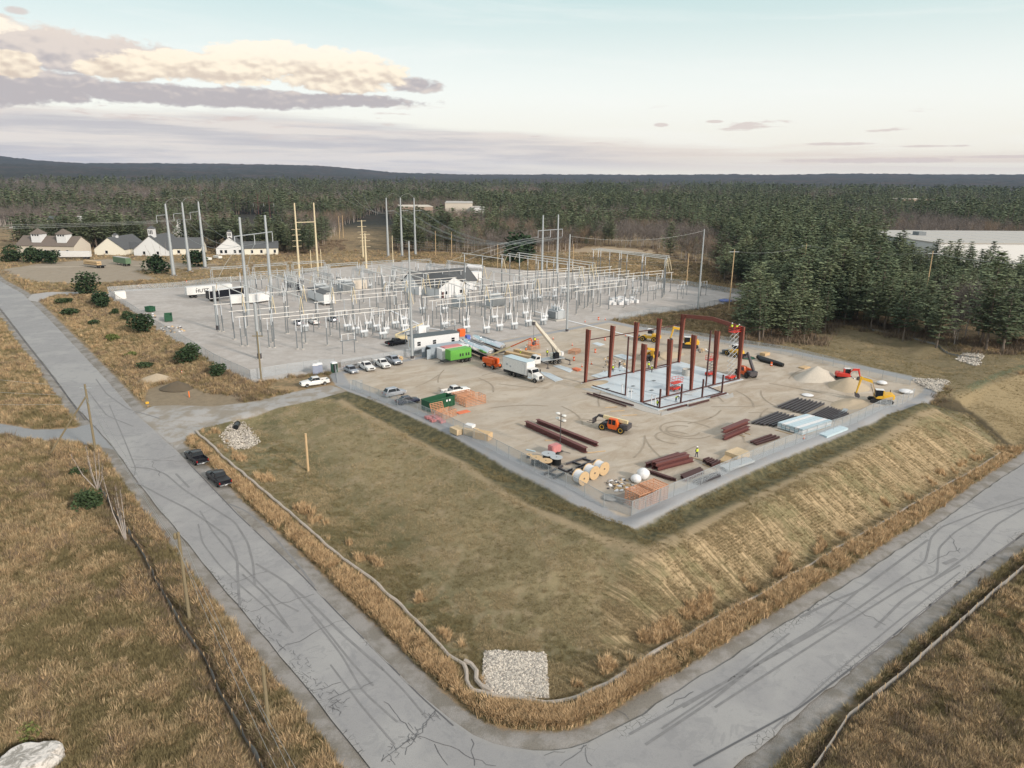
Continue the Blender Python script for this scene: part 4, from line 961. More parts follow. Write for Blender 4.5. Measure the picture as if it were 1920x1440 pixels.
class MB:
    def __init__(s): s.v = []; s.f = []
    def box(s, x0, x1, y0, y1, z0, z1):
        k = len(s.v); s.v += [(x, y, z) for z in (z0, z1) for y in (y0, y1) for x in (x0, x1)]
        s.f += [tuple(k+i for i in q) for q in ((0,2,3,1),(4,5,7,6),(0,1,5,4),(2,6,7,3),(0,4,6,2),(1,3,7,5))]; return s
    def prism(s, prof, y0, y1, in0=0., in1=0.):
        """side profile in x,z pushed across y"""
        k = len(s.v); n = len(prof); cx = sum(p[0] for p in prof)/n; zm = max(p[1] for p in prof)
        s.v += [(x, y0, z) for x, z in prof]+[(x, y1, z) for x, z in prof]
        s.f += [tuple(k+i for i in range(n)), tuple(k+n+i for i in reversed(range(n)))]
        s.f += [(k+i, k+n+i, k+n+(i+1) % n, k+(i+1) % n) for i in range(n)]; return s
    def loft(s, rings):
        k = len(s.v); n = len(rings[0])
        for r_ in rings: s.v += [tuple(p) for p in r_]
        for j in range(len(rings)-1):
            s.f += [(k+j*n+i, k+j*n+(i+1) % n, k+(j+1)*n+(i+1) % n, k+(j+1)*n+i) for i in range(n)]
        s.f += [tuple(k+i for i in reversed(range(n))), tuple(k+(len(rings)-1)*n+i for i in range(n))]; return s
    def cyl(s, a, b_, r0, r1=None, n=10):
        a = Vector(a); b_ = Vector(b_); r1 = r0 if r1 is None else r1; d = (b_-a).normalized(); u = d.orthogonal().normalized(); w = d.cross(u)
        return s.loft([[q+(u*cos(2*pi*i/n)+w*sin(2*pi*i/n))*r_ for i in range(n)] for q, r_ in ((a, r0), (b_, r1))])
    def lathe(s, c, prof, n=12, axis='z'):
        rings = []
        for r_, h in prof:
            ring = []
            for i in range(n):
                a = 2*pi*i/n
                p = (r_*cos(a), r_*sin(a), h) if axis == 'z' else ((h, r_*cos(a), r_*sin(a)) if axis == 'x' else (r_*cos(a), h, r_*sin(a)))
                ring.append((c[0]+p[0], c[1]+p[1], c[2]+p[2]))
            rings.append(ring)
        return s.loft(rings)
    def tube(s, pts, r_, n=5):
        for a, b_ in zip(pts[:-1], pts[1:]): s.cyl(a, b_, r_, n=n)
        return s
    def build(s, name, mat, parent=None, smooth=False, bevel=0.):
        me = bpy.data.meshes.new(name); me.from_pydata(s.v, [], s.f); me.materials.append(MAT[mat] if isinstance(mat, str) else mat)
        if bevel or True:
            bm = bmesh.new(); bm.from_mesh(me); bmesh.ops.recalc_face_normals(bm, faces=bm.faces)
            if bevel:
                es = [e for e in bm.edges if len(e.link_faces) == 2 and e.calc_face_angle(0) > .5]
                try: bmesh.ops.bevel(bm, geom=es, offset=bevel, segments=2, affect='EDGES', clamp_overlap=True)
                except Exception: pass
            bm.to_mesh(me); bm.free()
        if smooth or bevel: me.polygons.foreach_set('use_smooth', [True]*len(me.polygons)); 
        o = bpy.data.objects.new(name, me); COL.objects.link(o)
        if smooth or bevel:
            try:
                for e in me.edges: pass
                me.set_sharp_from_angle(angle=R(40))
            except Exception: pass
        if parent: o.parent = parent
        return o
def thing(name, label, cat, loc=(0,0,0), rz=0., group=None):
    e = empty(name, loc, rz); tag(e, label, cat, group); return e
KIDS = {}
def copy_tree(o, label=None, loc=None, rz=None, group=None, parent=None):
    c = o.copy(); COL.objects.link(c)
    if parent is not None: c.parent = parent
    if label: c['label'] = label
    if group: c['group'] = group
    if loc is not None: c.location = loc
    if rz is not None: c.rotation_euler = (0, 0, rz)
    for ch in [x for x in ALLK(o)]: copy_tree(ch, parent=c)
    return c
def ALLK(o): return list(o.children)
def hdg(a, b_):
    p = gp(*a); q = gp(*b_); return atan2(q.y-p.y, q.x-p.x)
def by_wheels(e, rear, front, side, hw, mid=0.):
    """stand a vehicle on the two wheel contact points seen in the photo (side=+1: its left wheels)"""
    p = gp(*rear); q = gp(*front); a = atan2(q.y-p.y, q.x-p.x); c = (p+q)/2
    left = Vector((-sin(a), cos(a), 0)); c = c - left*side*hw + Vector((cos(a), sin(a), 0))*mid
    e.location = (c.x, c.y, c.z); e.rotation_euler = (0, 0, a)
A1 = atan2(.61, .79); A2 = atan2(.775, -.63)

# ---- vehicles
def wheel(parent, x, y, r_, w, dark='tyre', rim='rim'):
    t = MB().lathe((x, y, r_), [(r_*.6, -w/2), (r_, -w/2+.03), (r_, w/2-.03), (r_*.6, w/2)], 14, 'y').build('wheel', dark, parent, smooth=True)
    s = 1 if y > 0 else -1
    m = MB().lathe((x, y+s*(w/2-.02), r_), [(r_*.62, -.02), (r_*.6, .03), (r_*.2, .0)], 12, 'y').build('rim', rim, t)
    return t
def section(x, hw, z0, zs, z1, inset):
    return [(x, -hw, z0), (x, -hw*1.02, zs), (x, -hw+inset*.3, z1-.06), (x, -hw+inset, z1), (x, hw-inset, z1), (x, hw-inset*.3, z1-.06), (x, hw*1.02, zs), (x, hw, z0)]
def pickup(paint, label, bed='bed_liner', cover=False, L=5.9):
    e = thing('pickup_truck', label, 'pickup truck'); h = .97
    b = MB(); s = L/5.9
    b.loft([section(x*s, h*w, z0, .75, z1, i) for x, w, z0, z1, i in [(2.98,.80,.45,.80,.10),(2.9,.93,.38,1.00,.12),(2.2,1,.34,1.12,.12),(1.25,1,.34,1.20,.10),(1.2,1,.34,1.20,.08),(-.95,1,.34,1.20,.08),(-1.0,1,.34,1.18,.06)]])
    b.box(-2.9*s, -1.0*s, -h, -h+.12, .42, 1.16); b.box(-2.9*s, -1.0*s, h-.12, h, .42, 1.16); b.box(-2.95*s, -2.85*s, -h, h, .45, 1.14); b.box(-2.85*s, -1.0*s, -h+.12, h-.12, .42, .62)
    b.build('body', paint, e, bevel=.035)
    c = MB(); c.loft([[(x0, -y, z) if False else (x0, -y, z) for x0, y, z in ring] + [(x0, y, z) for x0, y, z in reversed(ring)] for ring in
        [[(1.15*s, .90, 1.18), (1.1*s, .88, 1.22)], [(.45*s, .78, 1.76), (.35*s, .72, 1.82)], [(-.85*s, .78, 1.78), (-.75*s, .72, 1.82)], [(-1.0*s, .90, 1.16), (-.98*s, .88, 1.20)]]])
    c.build('cab_roof', paint, e, bevel=.02)
    w = MB(); w.v += [(1.08*s,-.76,1.25),(1.08*s,.76,1.25),(.50*s,.66,1.73),(.50*s,-.66,1.73)]; w.f.append((0,1,2,3))
    def off(o, q): return [(x+q[0], y+q[1], z+q[2]) for x, y, z in o]
    w.v = off(w.v, (.05,0,.03)); w.build('windshield', 'window_glass', e)
    w = MB(); w.v = [(-1.01*s,-.74,1.26),(-1.01*s,.74,1.26),(-.88*s,.66,1.70),(-.88*s,-.66,1.70)]; w.f = [(3,2,1,0)]; w.v = off(w.v, (-.04,0,.02)); w.build('rear_window', 'window_glass', e)
    for sg in (-1, 1):
        for x0, x1, x2, x3 in ((.98,.15,.15,.52),(.05,-.88,-.80,.05)):
            w = MB(); w.v = [(x0*s, sg*.925, 1.25), (x1*s, sg*.925, 1.25), (x2*s, sg*.815, 1.70), (x3*s, sg*.815, 1.70)]; w.f = [(0,1,2,3)]; w.build('side_window', 'window_glass', e)
        m = MB().box(.85*s, 1.05*s, sg*1.0, sg*1.2, 1.22, 1.42) if sg > 0 else MB().box(.85*s, 1.05*s, -1.2, -1.0, 1.22, 1.42)
        m.build('mirror', 'dark_plastic', e)
        MB().box(2.9*s, 3.0*s, *sorted((sg*.55, sg*.86)), .78, .97).build('headlight', 'lamp_glass', e)
        MB().box(-3.0*s, -2.93*s, *sorted((sg*.80, sg*.95)), .75, 1.05).build('tail_light', 'red_lamp', e)
        for x in (1.85, -1.85): wheel(e, x*s, sg*.88, .40, .28)
    MB().box(2.93*s, 3.06*s, -.9, .9, .40, .62).box(-3.12*s, -2.96*s, -.92, .92, .42, .60).build('bumper', 'chrome' if paint != 'silver_paint' else 'dark_plastic', e, bevel=.03)
    MB().box(2.94*s, 3.01*s, -.52, .52, .70, .98).build('grille', 'dark_plastic', e)
    MB().box(-3.14*s, -3.12*s, -.16, .16, .46, .58).build('licence_plate', 'plastic_white', e)
    if cover: MB().box(-2.86*s, -1.05*s, -.85, .85, 1.13, 1.18).build('bed_cover', 'dark_plastic', e)
    else: MB().box(-2.84*s, -1.03*s, -.84, .84, .62, .66).build('bed_floor', bed, e)
    return e
def car(paint, label, suv=False, name=None):
    e = thing(name or ('suv' if suv else 'sedan'), label, 'car'); H = 1.72 if suv else 1.45; bz = 1.0 if suv else .88; L = 2.35; h = .92
    b = MB(); b.loft([section(x, h*w, .30, .6, z1, .12) for x, w, z1 in [(L,.72,.62),(L-.12,.90,bz-.15),(1.4,1,bz),(-1.5,1,bz+.03),(-L+.12,.93,bz-.02 if not suv else bz),(-L,.82,.70)]]); b.build('body', paint, e, bevel=.04)
    rear = -1.95 if suv else -1.35
    c = MB(); c.loft([[(xb, -.82, bz-.02), (xt, -.64, H), (xt, .64, H), (xb, .82, bz-.02)] for xb, xt in ((1.15, .35), (.2, .1), (-.9, -.85), (rear-.15, rear+.35))]); c.build('roof', paint, e, bevel=.05)
    def quad(pts, nm_): w = MB(); w.v = pts; w.f = [(0,1,2,3)]; w.build(nm_, 'window_glass', e)
    quad([(1.13,-.74,bz+.05),(1.13,.74,bz+.05),(.47,.62,H-.06),(.47,-.62,H-.06)], 'windshield')
    quad([(rear-.16,.72,bz+.07),(rear-.16,-.72,bz+.07),(rear+.24,-.60,H-.07),(rear+.24,.60,H-.07)], 'rear_window')
    for sg in (-1, 1):
        for x0, x1, x2, x3 in ((.95,.05,.05,.40),(-.03,rear+.1,rear+.4,-.03)):
            quad([(x0, sg*.835, bz+.06), (x1, sg*.835, bz+.06), (x2, sg*.685, H-.09), (x3, sg*.685, H-.09)], 'side_window')
        MB().box(L-.10, L+.02, *sorted((sg*.45, sg*.78)), .60, .76).build('headlight', 'lamp_glass', e); MB().box(-L-.02, -L+.06, *sorted((sg*.5, sg*.80)), .72, .88).build('tail_light', 'red_lamp', e)
        for x in (1.42, -1.42): wheel(e, x, sg*.80, .36 if suv else .33, .24)
    MB().box(L-.05, L+.05, -.4, .4, .42, .6).build('grille', 'dark_plastic', e)
    return e
def semi_trailer(name, label, body, L=15.8, end='white_paint', roof='white_paint', text=None, base=1.15, hh=2.75):
    e = thing(name, label, 'trailer'); MB().box(0, L, -1.27, 1.27, base, base+hh).build('box_body', body, e, bevel=.03)
    MB().box(.02, L-.02, -1.24, 1.24, base+hh+.002, base+hh+.03).build('roof', roof, e)
    MB().box(-.02, 0, -1.25, 1.25, base+.02, base+hh-.02).build('rear_door', end, e)
    f = MB().box(.2, L-.3, -.5, -.35, .85, base); f.box(.2, L-.3, .35, .5, .85, base); f.box(L-3.2, L-3.0, -.9, -.75, .05, base); f.box(L-3.2, L-3.0, .75, .9, .05, base); f.build('chassis', 'dark_plastic', e)
    for x in (1.6, 2.9):
        for y in (-1, 1): wheel(e, x, y, .5, .5)
    return e
def container(name, label, paint, L=6.1, h=2.6, w=2.44, cat='container', ribs=True, z0=.1):
    e = thing(name, label, cat); b = MB().box(0, L, -w/2+.04, w/2-.04, z0, h)
    if ribs:
        n = int(L/.45)
        for i in range(n):
            for s in (-1, 1): b.box(L*(i+.25)/n, L*(i+.7)/n, *sorted((s*(w/2-.04), s*w/2)), z0+.15, h-.15)
    b.build('shell', paint, e)
    fr = MB()
    for y in (-w/2, w/2-.1):
        for z in (z0-.02, h-.1): fr.box(-.03, L+.03, y-.01, y+.11, z, z+.12)
    fr.build('frame', paint, e)
    return e

# ---- steel and yard goods
def ibeam_mb(L, w=.3, h=.5, t=.04, w2=None):
    b = MB(); b.box(0, L, -w/2, w/2, 0, t); b.box(0, L, -w/2, w/2, h-t, h); b.box(0, L, -t/2, t/2, t, h-t); return b
def ground_bar(name, label, cat, a, c, mb_fn, mat, z=0., group=None, parts=None):
    p = gp(*a); q = gp(*c); L = (q-p).length; e = mb_fn(L).build(name, mat); e.location = (p.x, p.y, p.z+z); e.rotation_euler = (0, 0, atan2(q.y-p.y, q.x-p.x)); tag(e, label, cat, group); return e
def person(label, px, py, pose='stand', vest='hi_vis', face=None, z=None, loc=None):
    q = gp(px, py) if loc is None else Vector(loc)
    if z is not None: q = Vector((*P0(px, py, z)[:2], z))
    e = thing('person', label, 'person', q, face if face is not None else rnd.uniform(0, 6.28))
    me = bpy.data.meshes.new('body')
    if pose == 'bend': P = [(0,0,.95),(.22,0,1.2),(.42,0,1.3),(.52,0,1.33),(.64,0,1.36)]; hand = [(.45,.22,1.22),(.60,.26,.95),(.68,.24,.72)]
    else: P = [(0,0,.95),(0,0,1.2),(0,0,1.42),(0,0,1.52),(.02,0,1.68)]; hand = [(0,.21,1.42),(.05,.27,1.14),(.16,.24,.92)]
    v = list(P); ed = [(0,1),(1,2),(2,3),(3,4)]; rad = [.16,.15,.16,.06,.11]
    for s in (-1, 1):
        k = len(v); v += [(x, s*y, z_) for x, y, z_ in hand]; ed += [(2, k), (k, k+1), (k+1, k+2)]; rad += [.06, .05, .045]
        k = len(v); st = .14 if s > 0 else -.10
        v += [(0, s*.10, .88), (st*.5+.03, s*.12, .48), (st, s*.12, .06), (st+.16, s*.13, .04)]; ed += [(0, k), (k, k+1), (k+1, k+2), (k+2, k+3)]; rad += [.10, .07, .055, .045]
    me.from_pydata(v, ed, []); me.materials.append(MAT['jeans']); o = bpy.data.objects.new('body', me); COL.objects.link(o); o.parent = e
    sk = o.modifiers.new('skin', 'SKIN'); lay = me.skin_vertices[0].data if me.skin_vertices else None
    if lay is None:
        bm = bmesh.new(); bm.from_mesh(me); bm.verts.layers.skin.verify(); bm.to_mesh(me); bm.free(); lay = me.skin_vertices[0].data
    for i, r_ in enumerate(rad): lay[i].radius = (r_, r_)
    lay[0].use_root = True; o.modifiers.new('sub', 'SUBSURF').levels = 1
    a, c, d = Vector(P[0]), Vector(P[1]), Vector(P[2])
    MB().loft([[(p.x*1.0+cos(t)*.20*(.8 if k == 2 else 1), sin(t)*.24, p.z+.02+(sin(0))) for t in [2*pi*i/10 for i in range(10)]] for k, p in enumerate((a, c, d))]).build('vest', vest, e, smooth=True)
    h = Vector(P[4]); MB().lathe((h.x, 0, h.z+.02), [(.15, 0), (.145, .06), (.11, .13), (.03, .17)], 10).build('helmet', 'helmet', e, smooth=True)
    MB().lathe((h.x+.02, 0, h.z-.10), [(.07, 0), (.10, .05), (.10, .12)], 8).build('head', 'skin', e, smooth=True)
    return e
def text_obj(s_, size, mat, parent, loc, rot):
    cu = bpy.data.curves.new('lettering', 'FONT'); cu.body = s_; cu.size = size; cu.extrude = .006; cu.align_x = 'LEFT'; cu.offset = size*.012
    t = bpy.data.objects.new('lettering', cu); COL.objects.link(t); t.parent = parent; t.location = loc; t.rotation_euler = rot
    dg = bpy.context.evaluated_depsgraph_get(); me = bpy.data.meshes.new_from_object(t.evaluated_get(dg)); 
    o = bpy.data.objects.new('lettering', me); COL.objects.link(o); o.parent = parent; o.location = loc; o.rotation_euler = rot; me.materials.clear(); me.materials.append(MAT[mat])
    bpy.data.objects.remove(t); return o
def wire(a, c, sag, r_=.035, n=14):
    a = Vector(a); c = Vector(c); pts = []
    for i in range(n+1):
        t = i/n; p = a.lerp(c, t); p.z -= sag*4*t*(1-t); pts.append(p)
    m = MB(); m.tube(pts, r_, 3); return m
# ------------------------------------------------------------------ chain-link fences
def chain_mat():
    m = bpy.data.materials.new('chain_link'); m.use_nodes = True; b = NB(m.node_tree); t = m.node_tree; bs = t.nodes['Principled BSDF']
    bs.inputs['Base Color'].default_value = (.50, .55, .60, 1); bs.inputs['Metallic'].default_value = .3; bs.inputs['Roughness'].default_value = .45
    uv = b.attr('along'); z = b.attr('up')
    # diamond mesh of 50 mm, wire 4 mm: two diagonal families of wires
    d1 = b.m('ABSOLUTE', b.sub(b.m('FRACT', b.mul(b.add(uv, z), 14.)), .5)); d2 = b.m('ABSOLUTE', b.sub(b.m('FRACT', b.mul(b.sub(uv, z), 14.)), .5))
    mesh_ = b.m('MAXIMUM', b.step(d1, .40, .405), b.step(d2, .40, .405))
    mx = t.nodes.new('ShaderNodeMixShader'); tr = t.nodes.new('ShaderNodeBsdfTransparent'); b.put(mx.inputs[0], mesh_); t.links.new(tr.outputs[0], mx.inputs[1]); t.links.new(bs.outputs[0], mx.inputs[2])
    t.links.new(mx.outputs[0], t.nodes['Material Output'].inputs[0]); MAT['chain_link'] = m
chain_mat()
post_me = None
def fence(label, pts, h=2.1, step=3.05, mat='galvanised', fabric='chain_link', name='chain_link_fence', z=None):
    global post_me
    P = [Vector(p) for p in pts]; e = thing(name, label, 'fence', P[0]); o0 = P[0]
    if post_me is None: post_me = MB().cyl((0,0,-.3), (0,0,1.0), .048, n=6).build('post', 'galvanised'); 
    V, Fc, al, up = [], [], [], []; rail = MB(); run = 0; dist = 0
    for a, c in zip(P[:-1], P[1:]):
        L = (c-a).length; n = max(1, round(L/step))
        for i in range(n+1):
            q = a.lerp(c, i/n); q.z = zt(q.x, q.y); 
            if i < n or c is P[-1]:
                p_ = bpy.data.objects.new('post', post_me.data); COL.objects.link(p_); p_.parent = e; p_.location = q-o0; p_.scale = (1, 1, h)
            k = len(V); V += [q-o0+Vector((0,0,.03)), q-o0+Vector((0,0,h))]; al += [dist+L*i/n]*2; up += [0, h]
            if i: Fc.append((k-2, k, k+1, k-1)); rail.cyl(V[k-1], V[k+1], .036, n=4)
        dist += L
    mesh_obj('fabric', V, Fc, MAT[fabric], e, attrs={'along': al, 'up': up}); rail.build('top_rail', mat, e); return e
def off_line(pts, inward, closed_ctr):
    return pts
ctr = Vector((40, 140, 0))
def inset(q, d):
    v = (ctr-q); v.z = 0; return q+v.normalized()*d
pf = [gp(*p) for p in [(662,731),(783,777),(850,806),(954,860),(1028,898),(1132,952),(1184,967),(1210,957),(1288,921),(1367,886),(1450,850),(1530,819),(1608,791),(1660,766),(1712,747)]]
fence('long chain link fence along the near edges of the building pad', pf)
fence('chain link fence along the far edge of the building pad beside the back lawn', [gp(*p) for p in [(1706,722),(1582,692),(1486,667),(1400,653),(1300,636),(1195,620)]])
fence('chain link fence on the road side of the gravel yard', [gp(*p) for p in [(206,556),(252,586),(294,615),(346,645),(402,680),(470,712)]], h=2.2)
fence('chain link fence along the near edge of the gravel yard before the shrubs', [gp(*p) for p in [(470,712),(540,700),(600,692),(628,690)]], h=2.2)
fence('chain link fence behind the gravel yard along the dry meadow', [gp(*p) for p in [(203,549),(330,540),(405,531),(467,527),(524,523),(620,505)]], h=2.2)
fence('chain link fence beyond the gravel yard before the pine wood', [gp(*p) for p in [(1075,512),(1140,520),(1273,534),(1383,553),(1415,557)]], h=2.2)
fence('chain link fence along the bank below the gravel yard', [gp(*p) for p in [(1415,559),(1311,581),(1228,590),(1160,602)]], h=2.2)
fence('temporary chain link fence between the parked pickups and the mobile office', [gp(*p) for p in [(640,690),(700,680),(757,670),(850,655),(900,648)]], h=1.9)
def gate(label, a, c, h=2.1):
    p, q = gp(*a), gp(*c); e = thing('gate', label, 'gate', p, atan2(q.y-p.y, q.x-p.x)); L = (q-p).length
    m = MB(); 
    for x in (0, L/2, L): m.cyl((x,0,0), (x,0,h), .04, n=6)
    for z in (.08, h): m.cyl((0,0,z), (L,0,z), .035, n=6)
    m.build('gate_frame', 'galvanised', e); n = 6; V = [(L*i/n, 0, z) for i in range(n+1) for z in (.08, h)]
    mesh_obj('fabric', V, [(2*i, 2*i+2, 2*i+3, 2*i+1) for i in range(n)], MAT['chain_link'], e, attrs={'along': [v[0] for v in V], 'up': [v[2] for v in V]})
gate('open chain link gate leaf standing at the left end of the pad fence', (657,731), (680,731)); gate('narrow gate leaf swung open beside the white pickup at the entrance', (633,718), (629,700))
# low silt fences
def silt(label, pts, h=.75):
    P = resample([tuple(p) for p in pts], 90); e = thing('silt_fence', label, 'fence', (P[0][0], P[0][1], zt(P[0][0], P[0][1]))); o0 = Vector(e.location); V, Fc = [], []; st = MB()
    for i, p in enumerate(P):
        z = zt(p[0], p[1]); hh = h*(1+.3*(vnoise(i*.7, 1.5, 3)-.5)); ln = .25*(vnoise(i*.4, 7.5, 4)-.5)
        V += [Vector((p[0], p[1], z-.05))-o0, Vector((p[0]+ln, p[1]+ln, z+hh))-o0]
        if i: Fc.append((2*i-2, 2*i, 2*i+1, 2*i-1))
        if i % 3 == 0: st.box(V[-2].x-.03, V[-2].x+.03, V[-2].y-.03, V[-2].y+.03, V[-2].z, V[-1].z+.15)
    mesh_obj('fabric', V, Fc, MAT['fabric_grey'], e); st.build('stake', 'wood_tan', e)
silt('sagging grey silt fence running down the left meadow beside the birches', side_fence_l); silt('grey silt fence along the meadow at the lower right corner', side_fence_r)
silt('pale silt fence at the foot of the pine wood beyond the back lawn', W([(1600,615,0),(1640,622,0),(1700,634,0),(1760,650,0),(1800,664,0),(1835,672,0)]), .5)
# silt sock
sp = resample([tuple(gp(*p[:2])) for p in SOCK], 260); m = MB(); n_ = 7; rings = []
for i, p in enumerate(sp):
    d = sp[min(i+1, len(sp)-1)]-sp[max(i-1, 0)]; d /= np.linalg.norm(d); nn = np.array([-d[1], d[0]]); r_ = (.19 if i < 150 else .11)+.07*vnoise(i*.8, .5, 9); z = zt(p[0], p[1])
    wob = .35*(vnoise(i*.33, 3.3, 15)-.5)
    rings.append([(p[0]+nn[0]*(cos(2*pi*k/n_)*r_+wob), p[1]+nn[1]*(cos(2*pi*k/n_)*r_+wob), z+r_*.8+sin(2*pi*k/n_)*r_*.8+.0) for k in range(n_)])
m.loft(rings); o = m.build('erosion_sock', 'sock_cloth', smooth=True); tag(o, 'long pale erosion control sock snaking through the dry grass round the embankment', 'erosion sock')
ex = resample([tuple(gp(*p)) for p in [(862,1243),(874,1249),(884,1262),(883,1278),(893,1290),(912,1300)]], 26)
m = MB(); m.tube([(p[0]+.5, p[1], zt(p[0], p[1])+.28) for p in ex], .23, 7); tag(m.build('erosion_sock', 'sock_cloth', smooth=True), 'short second sock lying doubled beside the kink of the long one', 'erosion sock')
# ------------------------------------------------------------------ stones
def rock_mesh(seed, mat, s=1.):
    r = random.Random(seed); bm = bmesh.new(); bmesh.ops.create_icosphere(bm, subdivisions=1, radius=1)
    for v in bm.verts: v.co *= r.uniform(.7, 1.15); v.co.z *= .65; v.co *= s
    me = bpy.data.meshes.new('stone'); bm.to_mesh(me); bm.free(); me.materials.append(mat); return me
def stone_mat():
    m = bpy.data.materials.new('riprap'); m.use_nodes = True; b = NB(m.node_tree); bs = m.node_tree.nodes['Principled BSDF']; r = b.new('ShaderNodeObjectInfo').outputs['Random']
    b.put(bs.inputs['Base Color'], b.mix(r, (.24,.22,.20), (.66,.60,.52))); bs.inputs['Roughness'].default_value = .9; return m
RIP = stone_mat(); rocks = [rock_mesh(i, RIP, .125) for i in range(5)]
def riprap(name, px_poly, n, zoff=0., smin=.6, smax=1.4):
    P = [tuple(gp(*p)[:2]) for p in px_poly]; A = np.array(P); r = random.Random(n); pts = []
    while len(pts) < n:
        X = np.array([r.uniform(A[:, 0].min(), A[:, 0].max()) for _ in range(400)]); Y = np.array([r.uniform(A[:, 1].min(), A[:, 1].max()) for _ in range(400)])
        sd = sdist(P, X, Y)
        for x, y, s in zip(X, Y, sd):
            if s > -.25+r.uniform(-.75, .45): pts.append((x, y, zt(x, y)+.05+r.uniform(0, .14), r.uniform(smin, smax), r.uniform(0, 6), r.uniform(-1, 1)))
    scatter(name, pts[:n], rocks, 'bed of loose white and grey stones')
riprap('riprap_stones', [(918,1224),(968,1230),(1018,1226),(1026,1264),(1027,1310),(965,1308),(903,1296),(913,1262)], 8200)
riprap('riprap_stones', [(430,798),(458,792),(468,812),(484,833),(466,840),(440,843),(428,830),(417,815)], 2000)
riprap('riprap_stones', [(1796,676),(1812,662),(1838,664),(1830,686)], 700, smin=1.2, smax=2.4)
riprap('riprap_stones', [(1716,711),(1776,714),(1757,736),(1728,724)], 900, smin=.9, smax=1.8)
q = gp(445,801); e = MB().lathe((0,0,.45), [(.42,-1.4),(.48,-1.4),(.48,.5),(.55,.5),(.55,.62),(.40,.62),(.38,-1.2)], 16, 'y').build('drain_pipe', 'black_pipe', smooth=True); e.location = q; e.rotation_euler = (0, 0, .2); tag(e, 'black plastic drain pipe end at the top of the small stone bed', 'pipe')
# boulder
r = random.Random(4); bm = bmesh.new(); bmesh.ops.create_icosphere(bm, subdivisions=4, radius=1)
for v in bm.verts:
    n = fbm(np.array([v.co.x*1.6+v.co.z*1.1+5]), np.array([v.co.y*1.6+v.co.z*.9+5]), 50)[0]; v.co *= .75+.55*n; v.co.z = min(v.co.z, .42+.1*n)*1.0; v.co.x *= 2.3; v.co.y *= 1.5; v.co.z *= 1.4
me = bpy.data.meshes.new('boulder'); bm.to_mesh(me); bm.free()
bo = bpy.data.materials.new('boulder_rock'); bo.use_nodes = True; b = NB(bo.node_tree); p_ = b.new('ShaderNodeTexCoord').outputs['Object']; b.put(bo.node_tree.nodes['Principled BSDF'].inputs['Base Color'], b.mix(b.step(b.noise(1.1, p_, 7, .7, .8), .42, .58), (.30,.28,.25), (.68,.64,.60)))
bo.node_tree.nodes['Principled BSDF'].inputs['Roughness'].default_value = .9
bp = b.new('ShaderNodeBump'); bp.inputs['Strength'].default_value = .9; bp.inputs['Distance'].default_value = .25; b.put(bp.inputs['Height'], b.noise(2.2, p_, 7, .7, .5)); bo.node_tree.links.new(bp.outputs[0], bo.node_tree.nodes['Principled BSDF'].inputs['Normal'])
me.materials.append(bo); o = bpy.data.objects.new('boulder', me); COL.objects.link(o); o.location = gp(54,1436)+Vector((0,0,.45)); o.rotation_euler = (0, 0, .3); tag(o, 'large pale boulder in the meadow at the bottom left corner', 'boulder')
# black hose ring and small litter
ring = [gp(942+17*cos(t), 1331+15*sin(t)+2*sin(3*t)) for t in [2*pi*i/22 for i in range(23)]]
m = MB(); m.tube([(p.x, p.y, p.z+.3) for p in ring], .16, 6); tag(m.build('hose', 'black_pipe', smooth=True), 'black corrugated hose curled in a ring below the stone bed', 'hose')

simple('rut_soil', (.35,.295,.23), .95, var=.2, scale=.6)
def ruts():
    items = []
    def arc(c, r0, a0, a1, w=.35):
        q = gp(*c); pts = [(q.x+r0*cos(a0+(a1-a0)*k/16), q.y+r0*sin(a0+(a1-a0)*k/16)) for k in range(17)]; items.append(ribbon('', pts, w, None, .035, zf=zt))
    arc((1287,806), 4.6, .3, 5.6); arc((1280,808), 2.9, 1., 6.); arc((1264,820), 3.2, .5, 4.6)
    for k in range(46):
        c = (rnd.uniform(760,1560), rnd.uniform(690,860)); rr__ = rnd.uniform(9,40); a0 = rnd.uniform(0,6.28); q = gp(*c); 
        if sdist(pad_poly, np.array([q.x]), np.array([q.y]))[0] < 9: continue
        for off_ in (0, 1.9): 
            pts = [(q.x+(rr__+off_)*(cos(a0+.5*(j/12-.5)*20/rr__)-cos(a0)), q.y+(rr__+off_)*(sin(a0+.5*(j/12-.5)*20/rr__)-sin(a0))) for j in range(13)]
            if all(sdist(pad_poly, np.array([p[0]]), np.array([p[1]]))[0] > 3 for p in pts[::4]): items.append(ribbon('', pts, .3, None, .035, zf=zt))
    joined('wheel_ruts', items, MAT['rut_soil'], bpy.data.objects['dirt_lot'])
ruts()
# ------------------------------------------------------------------ heaps
def heap(label, px, py, w, d, h, mat, seed, rz=0.):
    q = gp(px, py); V, Fc = [], []; n, k = 26, 12
    for j in range(k+1):
        t = j/k
        for i in range(n):
            a = 2*pi*i/n; rr_ = (1-t); ed = 1+.22*(vnoise(2+cos(a)*1.6, 2+sin(a)*1.6, seed)-.5)
            V.append((cos(a)*w*rr_*ed, sin(a)*d*rr_*ed, h*(1-rr_**1.25)*(1+.22*(vnoise(cos(a)*rr_*3+9, sin(a)*rr_*3+9, seed+1)-.5)) - .08))
    for j in range(k):
        for i in range(n): Fc.append((j*n+i, j*n+(i+1) % n, (j+1)*n+(i+1) % n, (j+1)*n+i))
    o = mesh_obj('earth_heap', V, Fc, MAT[mat], smooth=True); o.location = q; o.rotation_euler = (0, 0, rz); tag(o, label, 'heap')
heap('pale grey gravel heap near the back fence of the pad', 1530, 708, 6.2, 4.2, 2.6, 'pale_sand', 1, A1)
heap('brown sand heap between the red and the yellow excavator', 1590, 725, 5.2, 4.0, 2.2, 'sand', 2, A1)
